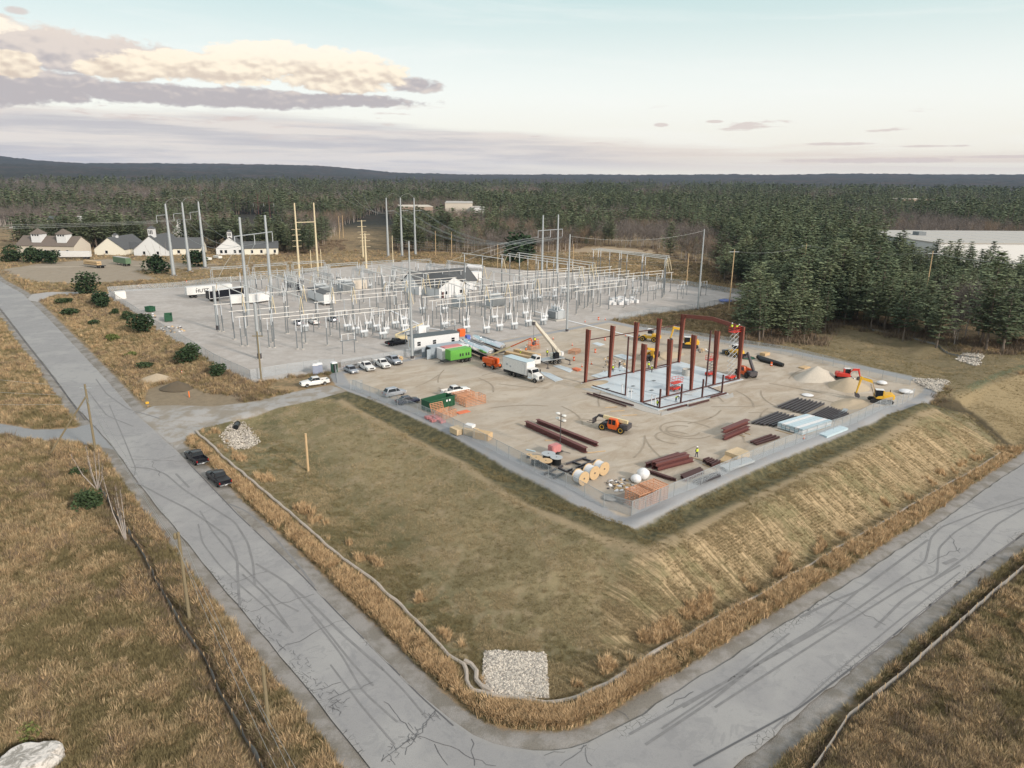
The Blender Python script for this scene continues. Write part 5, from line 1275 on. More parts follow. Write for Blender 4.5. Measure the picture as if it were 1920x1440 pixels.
heap('low spread of orange sand below the yellow excavator', 1596, 757, 5.5, 3.0, .8, 'sand', 3, A1)
heap('tan sand heap beside the entrance drive', 296, 713, 4.6, 3.2, 1.5, 'sand', 4)
heap('dark topsoil heap right of the tan heap by the entrance drive', 334, 727, 3.9, 2.8, 1.5, 'topsoil', 5)
heap('low excavated earth bank behind the building slab', 1245, 668, 7.5, 3.0, 1.2, 'sand', 6, A1)
heap('small earth bank beside the concrete pad left of the slab', 1113, 720, 5.5, 2.2, .7, 'sand', 7, A1)

# ------------------------------------------------------------------ building slab and steel frame
sl = [gp(*p) for p in [(1091,720),(1206,759),(1392,712),(1273,679)]]; zs = .18
def slab(name, label, px, z, mat, kind=None, zb=-.1, cat='slab'):
    P = [gp(*p) for p in px]; n = len(P); z0 = min(p.z for p in P)
    V = [(p.x, p.y, z0+zb) for p in P]+[(p.x, p.y, z0+z) for p in P]; Fc = [tuple(range(n-1, -1, -1)), tuple(range(n, 2*n))]+[(i, (i+1) % n, n+(i+1) % n, n+i) for i in range(n)]
    o = mesh_obj(name, V, Fc, MAT[mat] if isinstance(mat, str) else mat); o.location = (0, 0, 0)
    bm = bmesh.new(); bm.from_mesh(o.data); bmesh.ops.recalc_face_normals(bm, faces=bm.faces); bm.to_mesh(o.data); bm.free()
    tag(o, label, cat); return o
def slab_mat():
    m = bpy.data.materials.new('wet_slab'); m.use_nodes = True; b = NB(m.node_tree); bs = m.node_tree.nodes['Principled BSDF']; p = b.pos()
    c = b.mix(b.noise(.25, p, 5, .6, .5), (.42,.47,.51), (.60,.66,.70)); c = b.mix(b.mul(b.step(b.noise(.6, p, 5, .65, .6), .56, .68), .6), c, (.40,.37,.35))
    b.put(bs.inputs['Base Color'], c); b.put(bs.inputs['Roughness'], b.add(.25, b.mul(b.noise(.4, p, 4, .6), .5))); MAT['wet_slab'] = m
slab_mat()
slab('foundation_slab', 'large pale blue grey concrete floor slab under the red steel frame', [(1089,720),(1206,760),(1394,712),(1273,678)], .16, 'wet_slab')
slab('foundation_slab', 'lower concrete floor slab of the lean-to in front of the big slab', [(1206,760.5),(1234,770),(1367,739),(1333,728)], .12, 'wet_slab')
slab('concrete_apron', 'sandy coloured concrete apron strip along the left side of the slab', [(1083,721),(1086,727),(1205,771),(1236,778),(1240,773),(1206,761)], .08, 'concrete')
slab('concrete_apron', 'sandy coloured concrete apron strip along the front of the lean-to', [(1240,773),(1240,780),(1376,744),(1374,736),(1367,740)], .08, 'concrete')
slab('concrete_pad', 'grey concrete pad with white edge left of the steel frame', [(1108,705),(1133,712),(1182,696),(1165,686)], .10, 'wet_slab')
slab('concrete_pad', 'narrow concrete pad in front of the box truck', [(1012,697),(1020,704),(1041,716),(1056,712),(1032,700)], .10, 'wet_slab')
slab('concrete_pad', 'concrete pad with an orange cover beside the mobile crane', [(1036,686),(1050,685),(1076,693),(1068,699)], .10, 'wet_slab')
slab('concrete_pad', 'small pale concrete pad between cones behind the frame', [(1110,644),(1124,649),(1134,646),(1120,642)], .10, 'wet_slab')
slab('concrete_pad', 'pale slab with red crate edge left of the yellow telehandler', [(1150,668),(1174,676),(1188,672),(1166,665)], .25, 'wet_slab')
def steel_col(name, a, h, w0, w1, dep=.48, mat='oxide_red', label=None, cat='column', parent=None, flange=True):
    """tapered plate column: narrow foot, deep head (depth runs across the frame)"""
    q = gp(*a); ax = Vector((cos(A1+pi/2), sin(A1+pi/2), 0)); ay = Vector((cos(A1), sin(A1), 0)); b = MB()
    def P(u, v, z): return tuple(q+ax*u+ay*v+Vector((0, 0, z)))
    def plate(u0, u1, U0, U1, v0, v1):
        k = len(b.v); b.v += [P(u0, v0, .15), P(u1, v0, .15), P(u1, v1, .15), P(u0, v1, .15), P(U0, v0, h), P(U1, v0, h), P(U1, v1, h), P(U0, v1, h)]
        b.f += [tuple(k+i for i in f) for f in ((3,2,1,0),(4,5,6,7),(0,1,5,4),(1,2,6,5),(2,3,7,6),(3,0,4,7))]
    s = 1 if w1 >= 0 else -1
    plate(-.02, .02, -.02, .02, -dep/2, dep/2); plate(w0*s, w0*s+.04, w1, w1+.04, -dep/2, dep/2) if s > 0 else plate(-w0-.04, -w0, w1-.04, w1, -dep/2, dep/2)
    if s > 0: plate(.02, w0, .02, w1, -.02, .02)
    else: plate(-w0, -.02, w1, -.02, -.02, .02)
    o = b.build(name, mat, parent)
    if label: tag(o, label, cat)
    return o
fr = thing('building_frame', 'red oxide steel building frame of tapered columns standing on the slab', 'steel frame', (0, 0, 0))
back = [(1096,718),(1141,708.5),(1185,699.5),(1227,690.5),(1271,680)]; front = [(1205,756),(1253,744.5),(1297,733.5),(1340,723),(1386,712)]
for a in back: steel_col('column', a, 11.8, .45, -1.1, parent=fr)
for a in front: steel_col('column', a, 11.8, .45, 1.1, parent=fr)
for a in ((1173,743),(1324,727)): steel_col('column', a, 12.3, .18, .18, .25, 'dark_oxide', parent=fr)
for a in ((1237,767),(1277,757),(1317,747),(1354,738)): steel_col('post', a, 4.0, .22, .22, .25, 'dark_oxide', parent=fr)
def beam(p, q, w, h, parent, name='beam', mat='oxide_red'):
    p = Vector(p); q = Vector(q); d = (q-p).normalized(); s = d.cross(Vector((0, 0, 1))).normalized(); u = s.cross(d); b = MB()
    for (a0, a1, b0, b1) in ((-w/2, w/2, h/2-.04, h/2), (-w/2, w/2, -h/2, -h/2+.04), (-.03, .03, -h/2+.04, h/2-.04)):
        k = len(b.v); b.v += [tuple(e_+s*x+u*y) for e_ in (p, q) for x, y in ((a0, b0), (a1, b0), (a1, b1), (a0, b1))]; b.f += [tuple(k+i for i in f) for f in ((3,2,1,0),(4,5,6,7),(0,1,5,4),(1,2,6,5),(2,3,7,6),(3,0,4,7))]
    return b.build(name, mat, parent)
B5 = gp(1271,680); F5 = gp(1386,712); mid5 = (B5+F5)/2
beam(B5+Vector((0,0,11.4)), mid5+Vector((0,0,12.2)), .3, .85, fr, 'rafter'); beam(mid5+Vector((0,0,12.2)), F5+Vector((0,0,11.4)), .3, .85, fr, 'rafter')
for i in range(4):
    a = gp(*back[i]); c = gp(*back[i+1])
    if i in (0, 1, 2, 3): beam(a+Vector((0,0,9.4)), c+Vector((0,0,9.4)), .15, .2, fr, 'strut', 'dark_oxide')
a = gp(*front[1]); c = gp(*back[4]); beam(gp(*front[0])+Vector((0,0,6.6)), gp(*front[1])+Vector((0,0,6.6)), .12, .16, fr, 'strut', 'dark_oxide') 
for p, q in ((0, 1), (1, 2), (2, 3), (3, 4)):
    for row in (back, front): beam(gp(*row[p])+Vector((0,0,.28)), gp(*row[q])+Vector((0,0,.28)), .2, .2, fr, 'base_girt', 'dark_oxide')
for p, q in (((1206,757),(1237,767)), ((1237,767),(1277,757)), ((1277,757),(1317,747)), ((1317,747),(1354,738)), ((1354,738),(1328,727)), ((1092,719),(1173,743))):
    beam(gp(*p)+Vector((0,0,.24)), gp(*q)+Vector((0,0,.24)), .16, .16, fr, 'base_girt', 'dark_oxide')
for x, y in ((1172,741),(1183,748),(1228,762)):
    q = gp(x, y); m = MB(); m.box(-.06,.06,-.06,.06,.15,2.2); m.box(.9,1.02,-.06,.06,.15,2.2); m.box(-.06,1.02,-.05,.05,2.1,2.2); o = m.build('door_frame', 'plastic_white'); o.location = q; o.rotation_euler = (0, 0, A1+pi/2); tag(o, {1172:'white door frame standing at the left end of the slab',1183:'white door frame beside the thin left end column',1228:'white door frame at the near corner of the lean-to'}[x], 'door frame')
q = gp(1288,704); o = MB().lathe((0,0,0), [(1.15,.1),(1.15,1.5),(1.0,1.5),(1.0,.9)], 24).build('manhole_ring', 'concrete', smooth=True); o.location = q; tag(o, 'round concrete manhole ring standing at the back of the slab', 'manhole ring')
q = gp(1269,699); o = MB().box(-1.6,1.6,-1.2,1.2,.16,.20).build('pit_cover', 'box_grey'); o.location = q; o.rotation_euler = (0,0,A1); tag(o, 'grey square pit cover beside the concrete ring', 'pit cover')
for i, (x, y) in enumerate([(1139,730),(1187,725),(1183,735),(1222,733),(1295,752),(1226,715)]):
    o = MB().box(-.4,.4,-.3,.3,.165,.2).build('floor_hatch', 'dark_galv'); o.location = gp(x, y); o.rotation_euler = (0,0,A1); tag(o, 'small dark opening in the concrete slab floor', 'hatch', 'dark openings in the slab')
slab('ply_sheet', 'orange rubber mat lying on the pad beside the crane', [(1072,693),(1083,697),(1090,694),(1080,691)], .35, 'orange_net', cat='mat')

# ------------------------------------------------------------------ vehicles in the photo
v = pickup('black_paint', 'black pickup with an open bed parked beside the road, the farther of the two'); by_wheels(v, (366,873), (350,859.5), +1, .9)
v = pickup('black_paint', 'black pickup with a covered bed parked beside the road, the nearer of the two', cover=True); by_wheels(v, (408,914), (390.5,898), +1, .9)
v = pickup('white_paint', 'white pickup outside the gate facing the road'); by_wheels(v, (609.6,721), (575.8,727), +1, .9)
v = pickup('white_paint', 'white pickup with chrome grille second in the parked row'); by_wheels(v, (671,688.5), (690.5,698.5), -1, .9)
v = pickup('white_paint', 'white pickup third in the parked row next to the silver one'); by_wheels(v, (700.5,682.5), (721,694), -1, .9)
v = pickup('silver_paint', 'silver pickup with dark bumper at the right end of the parked row', cover=True); by_wheels(v, (722.5,676.5), (742,687), -1, .9)
v = pickup('white_paint', 'white pickup parked behind the green roll-off dumpster'); by_wheels(v, (845,743), (871,738.5), -1, .9)
v = pickup('black_paint', 'black pickup loaded with brush behind the white mobile office'); by_wheels(v, (737,649), (757,645.5), -1, .9)
v = car('silver_paint', 'silver sedan at the left end of the parked row'); by_wheels(v, (645,695), (659.5,702), -1, .8)
v = car('silver_paint', 'silver suv parked alone inside the pad fence', True); by_wheels(v, (733,745), (753.5,741), -1, .8)
v = car('dark_blue_paint', 'dark blue sedan parked between the silver suv and the green dumpster'); by_wheels(v, (757,759.5), (778,756), -1, .8)
v = car('silver_paint', 'grey suv parked left in the switchyard beside a white pickup', True); by_wheels(v, (560,612), (549,606), +1, .8)
v = pickup('white_paint', 'white pickup parked among the switchyard posts'); by_wheels(v, (590,611), (576,604), +1, .9)
v = car('silver_paint', 'silver suv parked right of the white pickup in the switchyard', True); by_wheels(v, (626,606), (611,599), +1, .8)
v = car('dark_blue_paint', 'dark suv farthest left behind the white switchyard beams', True); by_wheels(v, (536,538), (546,540), -1, .8)
v = car('dark_blue_paint', 'dark suv in the middle of three behind the switchyard beams', True); by_wheels(v, (549,537), (559,539), -1, .8)
v = car('black_paint', 'black suv nearest of three behind the switchyard beams', True); by_wheels(v, (551,545), (562,547), -1, .8)
for x, y in ((24,428),(32,427),(40,428)): v = car('white_paint', 'white car in the distant car park at the left edge', name='parked_car'); v.location = gp(x, y); v['group'] = 'white cars in the far car park'
def row_place(e, a, c, scale_len=None):
    p, q = gp(*a), gp(*c); e.location = p; e.rotation_euler = (0, 0, atan2(q.y-p.y, q.x-p.x)); return (q-p).length
t = semi_trailer('semi_trailer', 'long white semi trailer with black lettering at the left of the gravel yard', 'white_paint', 16.0); row_place(t, (344,560), (455,550)); t.location = Vector(t.location)+Vector((.6, 1.1, 0))
text_obj('HUTT', 1.75, 'black_paint', t, (3.0, -1.285, 1.85), (pi/2, 0, 0))
m = MB(); m.cyl((3.45,-1.30,2.55), (3.45,-1.30,2.56), .01); m.lathe((3.5,-1.29,3.35), [(.16,-.01),(.16,.01)], 12, 'y'); m.build('logo_mark', 'black_paint', t)
t = semi_trailer('semi_trailer', 'black sided flat trailer with a white rim in front of the lettered trailer', 'black_paint', 14.5, end='black_paint'); L_ = row_place(t, (386,567), (470,556)); t.location = Vector(t.location)+Vector((.4, 1.0, 0))
m = MB(); 
for z in (1.15, 3.78): m.box(-.04, 14.54, -1.31, -1.28, z, z+.14)
for x in (-.04, 14.4): m.box(x, x+.14, -1.31, -1.28, 1.29, 3.78)
m.build('trim', 'plastic_white', t)
t = container('storage_trailer', 'white enclosed trailer parked before the black one in the yard', 'white_paint', 7.5, 3.2, z0=.5, ribs=False); row_place(t, (430,572), (466,570)); t.location = Vector(t.location)+Vector((.3,1,0)); [wheel(t, x, y, .4, .3) for x in (3, 4) for y in (-1, 1)]
t = container('storage_trailer', 'pale ribbed cargo trailer right of the white enclosed one', 'plastic_white', 8, 3.2, z0=.5); row_place(t, (468,570), (504,565)); t.location = Vector(t.location)+Vector((.3,1,0)); [wheel(t, x, y, .4, .3) for x in (3, 4) for y in (-1, 1)]
t = semi_trailer('semi_trailer', 'plain white semi trailer parked before the brown roofed hall', 'white_paint', 15.5); row_place(t, (168,486), (98,486)); t.location = Vector(t.location)+Vector((0, 1.4, 0))
t = semi_trailer('semi_trailer', 'faded green box trailer on the earth lot left of the steel poles', 'trailer_green', 13.5, end='trailer_green', roof='concrete'); row_place(t, (239,500), (188,491)); t.location = Vector(t.location)+Vector((0, 1.4, 0))
t = thing('flatbed_trailer', 'flatbed trailer with two tiers of yellow timber on the earth lot', 'trailer', gp(162,499), hdg((162,499),(215,506))); MB().box(0,15,-1.2,1.2,1.0,1.25).build('deck','dark_plastic',t); [wheel(t, x, y, .5, .4) for x in (11.5, 13) for y in (-1, 1)]
for k in range(2):
    o = MB().box(0,11.5,-1.1,1.1,0,.75).build('timber_bundle','wood_tan'); o.location = Vector(t.location)+Vector((0,0,1.27+k*.95)); o.rotation_euler = t.rotation_euler; tag(o, ('lower' if k == 0 else 'upper')+' tier of yellow timber on the flatbed trailer', 'timber')
for a, c, lab in (((382,488),(398,490),'low pale utility trailer nearest the third steel pole'),((403,485),(424,488),'low pale utility trailer below the white gabled house')):
    t = thing('utility_trailer', lab, 'trailer', gp(*a), hdg(a, c)); MB().box(0,5.5,-1,1,.6,1.7).build('box_body','pale_steel',t); [wheel(t, 3.4, y, .35, .2) for y in (-1,1)]
# box truck
def box_truck():
    e = thing('box_truck', 'white three axle box truck with a pale roof parked nose towards the slab', 'truck')
    MB().box(-5.3,2.6,-1.28,1.28,1.15,4.05).build('box_body','white_paint',e,bevel=.04); MB().box(-5.25,2.55,-1.24,1.24,4.055,4.09).build('roof','panel_blue',e)
    tr = MB()
    for s in (-1.295, 1.28): 
        for x in (-5.32, 2.5): tr.box(x, x+.1, s, s+.015, 1.15, 4.05)
        tr.box(-5.3, 2.6, s, s+.015, 3.95, 4.05)
    tr.build('trim','box_grey',e); MB().box(1.1,1.95,-1.31,-1.285,1.3,3.6).build('side_door','box_grey',e); MB().box(1.16,1.89,-1.325,-1.312,1.36,3.54).build('door_panel','white_paint',e)
    MB().box(-4.2,-3.5,-1.31,-1.285,2.3,2.7).build('vent','box_grey',e); MB().box(-2.9,-2.4,-1.31,-1.285,2.0,2.4).build('vent','box_grey',e)
    MB().box(-5.2,5.2,-.55,.55,.65,1.12).box(-5.1,-3.6,-1.2,1.2,.5,1.12).box(-.9,.6,-1.25,1.25,.5,1.1).build('chassis','dark_plastic',e)
    c = MB(); c.loft([[(x,-w,.8),(x,-w,z),(x,w,z),(x,w,.8)] for x, w, z in ((2.75,1.1,2.75),(3.9,1.08,2.75),(4.25,1.05,2.0))]); c.build('cab','white_paint',e,bevel=.06)
    h = MB(); h.loft([[(x,-w,.75),(x,-w*.93,z),(x,w*.93,z),(x,w,.75)] for x, w, z in ((4.2,.98,1.95),(5.3,.9,1.75),(5.75,.78,1.55))]); h.build('hood','white_paint',e,bevel=.08)
    w = MB(); w.v = [(4.27,-.95,2.02),(4.27,.95,2.02),(3.97,.9,2.68),(3.97,-.9,2.68)]; w.f = [(0,1,2,3)]; w.build('windshield','window_glass',e)
    for s in (-1,1):
        w = MB(); w.v = [(2.95,s*1.11,1.95),(3.95,s*1.09,1.95),(3.8,s*1.09,2.6),(2.95,s*1.11,2.6)]; w.f = [(0,1,2,3)]; w.build('side_window','window_glass',e)
        MB().box(5.0,5.5,*sorted((s*.8,s*1.02)),.9,1.25).build('headlight','lamp_glass',e); MB().box(4.1,4.25,*sorted((s*1.2,s*1.4)),1.9,2.5).build('mirror','dark_plastic',e)
        for x in (5.0,): wheel(e, x, s*1.0, .52, .32)
        for x in (-1.6,-2.95): wheel(e, x, s*.95, .52, .55)
        MB().cyl((3.0,s*1.0,.75),(4.1,s*1.0,.75),.3).build('fuel_tank','chrome',e,smooth=True)
    MB().box(5.72,5.80,-.5,.5,.85,1.5).build('grille','dark_plastic',e); MB().box(5.7,5.9,-1.1,1.1,.5,.8).build('bumper','chrome',e,bevel=.04)
    return e
v = box_truck(); by_wheels(v, (957,704), (1002.5,718), -1, 1.0, mid=-1.0)
# tanker trailers
def tanker(label, a, c):
    e = thing('tanker_trailer', label, 'tanker'); L = row_place(e, a, c)
    MB().lathe((0,0,2.35), [(.2,-.15),(.9,0),(1.12,.35),(1.12,L-.35),(.9,L),(.2,L+.15)], 24, 'x').build('tank','tank_steel',e,smooth=True)
    m = MB()
    for x in (L*.3, L*.5, L*.7): m.lathe((0,0,2.35), [(1.16,x),(1.16,x+.12)], 20, 'x')
    m.build('band','chrome',e); m = MB().lathe((L*.5,0,3.4), [(.3,0),(.3,.22),(.1,.25)], 12); m.box(L*.25,L*.75,-.35,.35,3.46,3.50); m.build('manhole','dark_galv',e)
    MB().box(.3,L-.3,-1.05,1.05,1.05,1.25).box(L-4,L-3.7,-.8,.8,.1,1.05).box(1,5.5,-1.15,1.15,.7,1.05).build('chassis','dark_plastic',e)
    for x in (1.6,2.9): [wheel(e, x, y, .5, .5) for y in (-1,1)]
    return e
tanker('polished steel tanker trailer nearer the green generator', (866,657), (921,680)); tanker('polished steel tanker trailer farther from the green generator', (889,650), (943,670))
# mobile offices and boxes
def mobile_office(label, a, c, depth, hh, mat='white_wall', lift=.7, wins=(), roof='roof_grey'):
    p, q = gp(*a), gp(*c); L = (q-p).length; e = thing('mobile_office', label, 'mobile office', p, atan2(q.y-p.y, q.x-p.x))
    MB().box(0,L,0,depth,lift,lift+hh).build('wall',mat,e); MB().box(-.12,L+.12,-.12,depth+.12,lift+hh,lift+hh+.18).build('roof',roof,e)
    sk = MB(); n = int(L/1.6)
    for i in range(n+1):
        for y in (.15, depth-.35): sk.box(i*L/n-.1 if i else 0, i*L/n+.1, y, y+.2, 0, lift)
    sk.build('pier','concrete',e)
    for x in wins:
        w = MB().box(x*L-.45,x*L+.45,-.03,-.005,lift+1.0,lift+2.0).build('window','window_glass',e); MB().box(x*L-.5,x*L+.5,-.05,-.031,lift+1.46,lift+1.54).build('sash','plastic_white',w)
    return e, L
e, L_ = mobile_office('long cream mobile office on piers behind the grey container', (777.5,664), (861,652.5), 3.6, 3.1, lift=.95, wins=(.10,.44,.86), mat='white_wall')
w = MB()
for z in (2.0, 3.0): w.box(-.03,-.005,1.0,1.7,z-.3,z+.3)
w.box(-.03,-.005,2.3,3.0,1.3,3.3); w.build('end_panel','beige_wall',e)
mobile_office('white mobile office with dark roof among the switchyard posts', (627.5,572), (596,559), 3.6, 3.2, wins=(.3,.7), roof='shingle_dark')[0]
e_ = container('storage_container', 'pale blue grey container with open doors below the mobile office', 'container_blue', 9.5, 2.9); row_place(e_, (805,674), (842,668)); e_.location = Vector(e_.location)+Vector((-.3,1.3,0))
MB().box(-1.2,-.02,-1.22,-1.16,.1,2.5).build('door','container_blue',e_); MB().box(-1.2,-.02,1.16,1.22,.1,2.5).build('door','container_blue',e_); MB().box(-.06,-.04,-.6,1.1,.15,2.7).build('doorway','dark_plastic',e_)
e_ = container('storage_container', 'white container with a reddish load on top behind the green generator', 'plastic_white', 8, 2.7); row_place(e_, (822,679), (868,671)); e_.location = Vector(e_.location)+Vector((0,2.6,0)); MB().box(1,6,-1,1,2.71,2.95).build('roof_load','faded_red',e_)
# green generator trailer
e = thing('generator_trailer', 'lime green generator on a triple axle trailer', 'generator'); row_place(e, (839,684.5), (876,678)); e.location = Vector(e.location)+Vector((0,1.2,0))
MB().box(0,6.0,-1.15,1.15,.95,3.3).build('housing','lime_paint',e,bevel=.05); MB().box(.05,5.9,-1.1,1.1,3.31,3.36).build('roof','lime_paint',e)
m = MB()
for x in (2.6,3.3,4.3,5.0): m.box(x,x+.4,-1.17,-1.152,1.6,2.3)
m.build('louvre','dark_plastic',e); MB().box(-1.6,6.2,-1.0,1.0,.7,.93).box(-2.6,-1.6,-.1,.1,.7,.85).build('chassis','dark_plastic',e)
for x in (3.4,4.4,5.4): [wheel(e, x, y, .42, .3) for y in (-1.05,1.05)]
# dumpsters
def dumpster(label, a, c, w=2.4, h=1.9, mat='green_paint', fill=None):
    e = thing('dumpster', label, 'dumpster'); L = row_place(e, a, c); m = MB(); t = .1
    m.box(0,L,0,t,.15,h); m.box(0,L,w-t,w,.15,h); m.box(0,t,t,w-t,.15,h); m.box(L-t,L,t,w-t,.15,h); m.box(t,L-t,t,w-t,.15,.3); m.build('shell',mat,e)
    r_ = MB(); n = int(L/.7)
    for i in range(n): r_.box(L*(i+.4)/n, L*(i+.6)/n, -.09, 0, .2, h-.1)
    r_.box(-.05,L+.05,-.11,-.002,h-.1,h+.03); r_.box(-.05,L+.05,w+.002,w+.1,h-.1,h+.03); r_.build('rib',mat,e)
    MB().box(t+.01,L-t-.01,t+.01,w-t-.01,.31,.8).build('rubbish','topsoil' if not fill else fill,e)
    return e
e = dumpster('long green roll-off dumpster beside the broken orange crates', (806,774), (853,761), 2.5, 2.1); m = MB().lathe((4.1,-.12,1.5),[(.22,-.01),(.22,.01)],14,'y'); m.lathe((4.8,-.12,1.5),[(.22,-.01),(.22,.01)],14,'y'); m.build('sticker','plastic_white',e)
dumpster('green skip full of pale waste in the corner of the gravel yard', (309,604), (324,603), 5.0, 1.9, fill='plastic_white'); dumpster('small green dumpster farther along the yard fence', (281,586), (292,584), 2.2, 1.7)
# portable toilets
def toilet(label, px, py, mat, rz=.6):
    e = thing('portable_toilet', label, 'toilet', gp(px, py), rz); MB().box(-.6,.6,-.6,.6,.08,2.15).build('cabin',mat,e,bevel=.04); MB().loft([[(-.66,-.66,2.15),(-.66,.66,2.15),(.66,.66,2.15),(.66,-.66,2.15)],[(-.45,-.55,2.4),(-.45,.55,2.4),(.45,.55,2.4),(.45,-.55,2.4)]]).build('roof','plastic_white',e); MB().box(-.4,.4,-.63,-.605,.2,2.0).build('door','dark_plastic' if 'green' in mat else mat,e)
toilet('dark green portable toilet with white roof by the inner gate', 627, 698, 'toilet_green'); toilet('blue grey portable toilet left of the other blue one', 592, 702, 'toilet_blue', .3); toilet('blue grey portable toilet behind and right of its twin', 600, 700, 'toilet_blue', .3)

# ------------------------------------------------------------------ machines
def telehandler(label, body, boom, rim, a, c, side, up=8, ext=4.6):
    e = thing('telehandler', label, 'telehandler'); by_wheels(e, a, c, side, 1.0)
    MB().box(-2.7,2.2,-.55,.55,.55,1.25).box(-2.9,-1.5,-1.0,1.0,.8,1.7).build('chassis','black_steel',e,bevel=.05)
    MB().prism([(-1.2,.75),(-.9,.6),(.55,.6),(.85,1.2),(.55,2.45),(-.8,2.45),(-1.2,1.4)],.4,1.2).build('cab',body,e,bevel=.05)
    for x0, x1 in ((-.75,-.12),(.0,.55)): MB().box(x0,x1,1.205,1.22,1.45,2.3).build('cab_window','window_glass',e)
    MB().box(-1.3,1.2,-1.2,-.62,.7,1.7).build('engine_cover',body,e,bevel=.06)
    u = R(up); d = Vector((cos(u),0,sin(u))); s = Vector((-2.5,-.05,1.95)); n = Vector((-sin(u),0,cos(u)))
    def seg(nm_, t0, t1, w, h, mat):
        q = MB(); p0 = s+d*t0; p1 = s+d*t1; q.loft([[tuple(p+Vector((0,y,0))*w+n*z*h) for y, z in ((-1,-1),(1,-1),(1,1),(-1,1))] for p in (p0, p1)]); return q.build(nm_,mat,e,bevel=.03)
    seg('boom',0,ext,.24,.30,boom); seg('boom_section',ext,ext+1.0,.18,.22,'black_steel')
    tip = s+d*(ext+1.0); MB().cyl(tip,tip+Vector((.7,0,-1.0)),.14).box(tip.x+.65,tip.x+.8,-.7,.7,tip.z-1.5,tip.z-.5).box(tip.x+.8,tip.x+2.0,-.5,-.38,tip.z-1.5,tip.z-1.42).box(tip.x+.8,tip.x+2.0,.38,.5,tip.z-1.5,tip.z-1.42).build('fork_carriage','black_steel',e)
    for x in (-1.75,1.75): [wheel(e, x, y, .68, .45, rim=rim) for y in (-1.05,1.05)]
    return e
telehandler('orange and cream telehandler standing alone on the pad with forks to the left','orange_paint','cream_paint','yellow_paint',(1164,814),(1129,806.5),+1, up=3)
telehandler('yellow telehandler behind the left columns of the frame','yellow_paint','yellow_paint','black_steel',(1235,672),(1217,678.5),+1, up=14)
telehandler('small orange telehandler with raised dark mast right of the frame','orange_paint','black_steel','black_steel',(1411,707),(1399,702),-1, up=52, ext=3.4)
def loader(label, a, c, side, s=1.):
    e = thing('wheel_loader', label, 'wheel loader'); by_wheels(e, a, c, side, 1.1); e.scale = (s,s,s)
    MB().loft([[(x,-w,.9),(x,-w,z),(x,w,z),(x,w,.9)] for x, w, z in ((-3.1,.85,1.7),(-2.6,1.0,2.1),(-.9,1.0,2.2))]).build('engine_cover','yellow_paint',e,bevel=.08)
    MB().box(-.9,1.9,-.6,.6,.8,1.5).build('chassis','yellow_paint',e); MB().box(-1.0,.3,-.75,.75,2.2,3.25).build('cab','window_glass',e,bevel=.05); MB().box(-1.15,.45,-.85,.85,3.26,3.4).build('cab_roof','plastic_white',e)
    MB().cyl((1.2,-.4,1.6),(3.0,-.4,.7),.14).cyl((1.2,.4,1.6),(3.0,.4,.7),.14).build('lift_arm','yellow_paint',e); MB().prism([(3.0,.15),(4.0,.1),(3.9,.3),(3.2,.35),(3.3,1.3),(3.0,1.1)],-1.35,1.35).build('bucket','dark_galv',e)
    for x in (-1.7,1.5): [wheel(e, x, y, .75, .55, rim='yellow_paint') for y in (-1.05,1.05)]
loader('yellow wheel loader beyond the left columns',(1223,642),(1206,640),+1); loader('yellow wheel loader seen behind the tall scissor lift',(1378,671),(1361,666),+1,.9)
def excavator(label, paint, base, face, pts, s=1., track='dark_plastic'):
    """pts: boom joints as (forward, up) metres"""
    q = gp(*base); e = thing('excavator', label, 'excavator', q, face); e.scale = (s,s,s)
    for y in (-1.3, .75): MB().prism([(-1.9,.1),(-2.2,.5),(-1.9,.9),(1.9,.9),(2.2,.5),(1.9,.1)],y,y+.55).build('track',track,e,bevel=.05)
    MB().box(-1.2,1.2,-.75,.75,.4,.95).build('undercarriage','black_steel',e); MB().loft([[(x,-w,1.05),(x,-w,z),(x,w,z),(x,w,1.05)] for x, w, z in ((-2.3,1.0,1.9),(-1.9,1.25,2.1),(.9,1.25,1.7),(1.2,1.2,1.4))]).build('body',paint,e,bevel=.08)
    MB().box(-.1,1.35,.25,1.2,1.4,2.85).build('cab','window_glass',e,bevel=.06); MB().box(-.15,1.4,.2,1.25,2.86,2.95).build('cab_roof','plastic_white',e); MB().box(-.2,.0,.2,1.25,1.4,2.86).box(1.3,1.4,.2,.3,1.4,2.86).build('cab_frame',paint,e)
    P = [Vector((x,-.2,z)) for x, z in pts]
    b = MB(); b.loft([[tuple(p+Vector((0,y,0))+n_) for y, n_ in ((-.2,Vector((-w*.4,0,-w))),(.2,Vector((-w*.4,0,-w))),(.2,Vector((w*.4,0,w))),(-.2,Vector((w*.4,0,w))))] for p, w in zip(P[:3],(.22,.34,.22))]); b.build('boom',paint,e,bevel=.02)
    MB().cyl(P[2]+Vector((-.3,0,.3)),P[3],.26,.15,6).build('stick',paint,e); MB().prism([(P[3].x-.5,P[3].z-.1),(P[3].x+.25,P[3].z+.15),(P[3].x+.1,P[3].z-.7),(P[3].x-.6,P[3].z-.9),(P[3].x-.7,P[3].z-.5)],-.65,.25).build('bucket','black_steel',e)
    MB().cyl(P[0]+Vector((.3,.0,-.2)),P[1]+Vector((.3,0,-.45)),.08).cyl(P[1]+Vector((0,0,.35)),P[2]+Vector((-.2,0,.35)),.08).build('hydraulic_ram','chrome',e)
    MB().cyl((-1.8,-.8,1.9),(-1.8,-.8,2.6),.08).build('exhaust','black_steel',e)
    return e
excavator('large yellow excavator digging beside the near fence at the right end of the pad','yellow_paint',(1650,755),pi*.93,[(1.0,1.6),(1.9,4.2),(4.3,4.8),(4.6,1.6)],1.0)
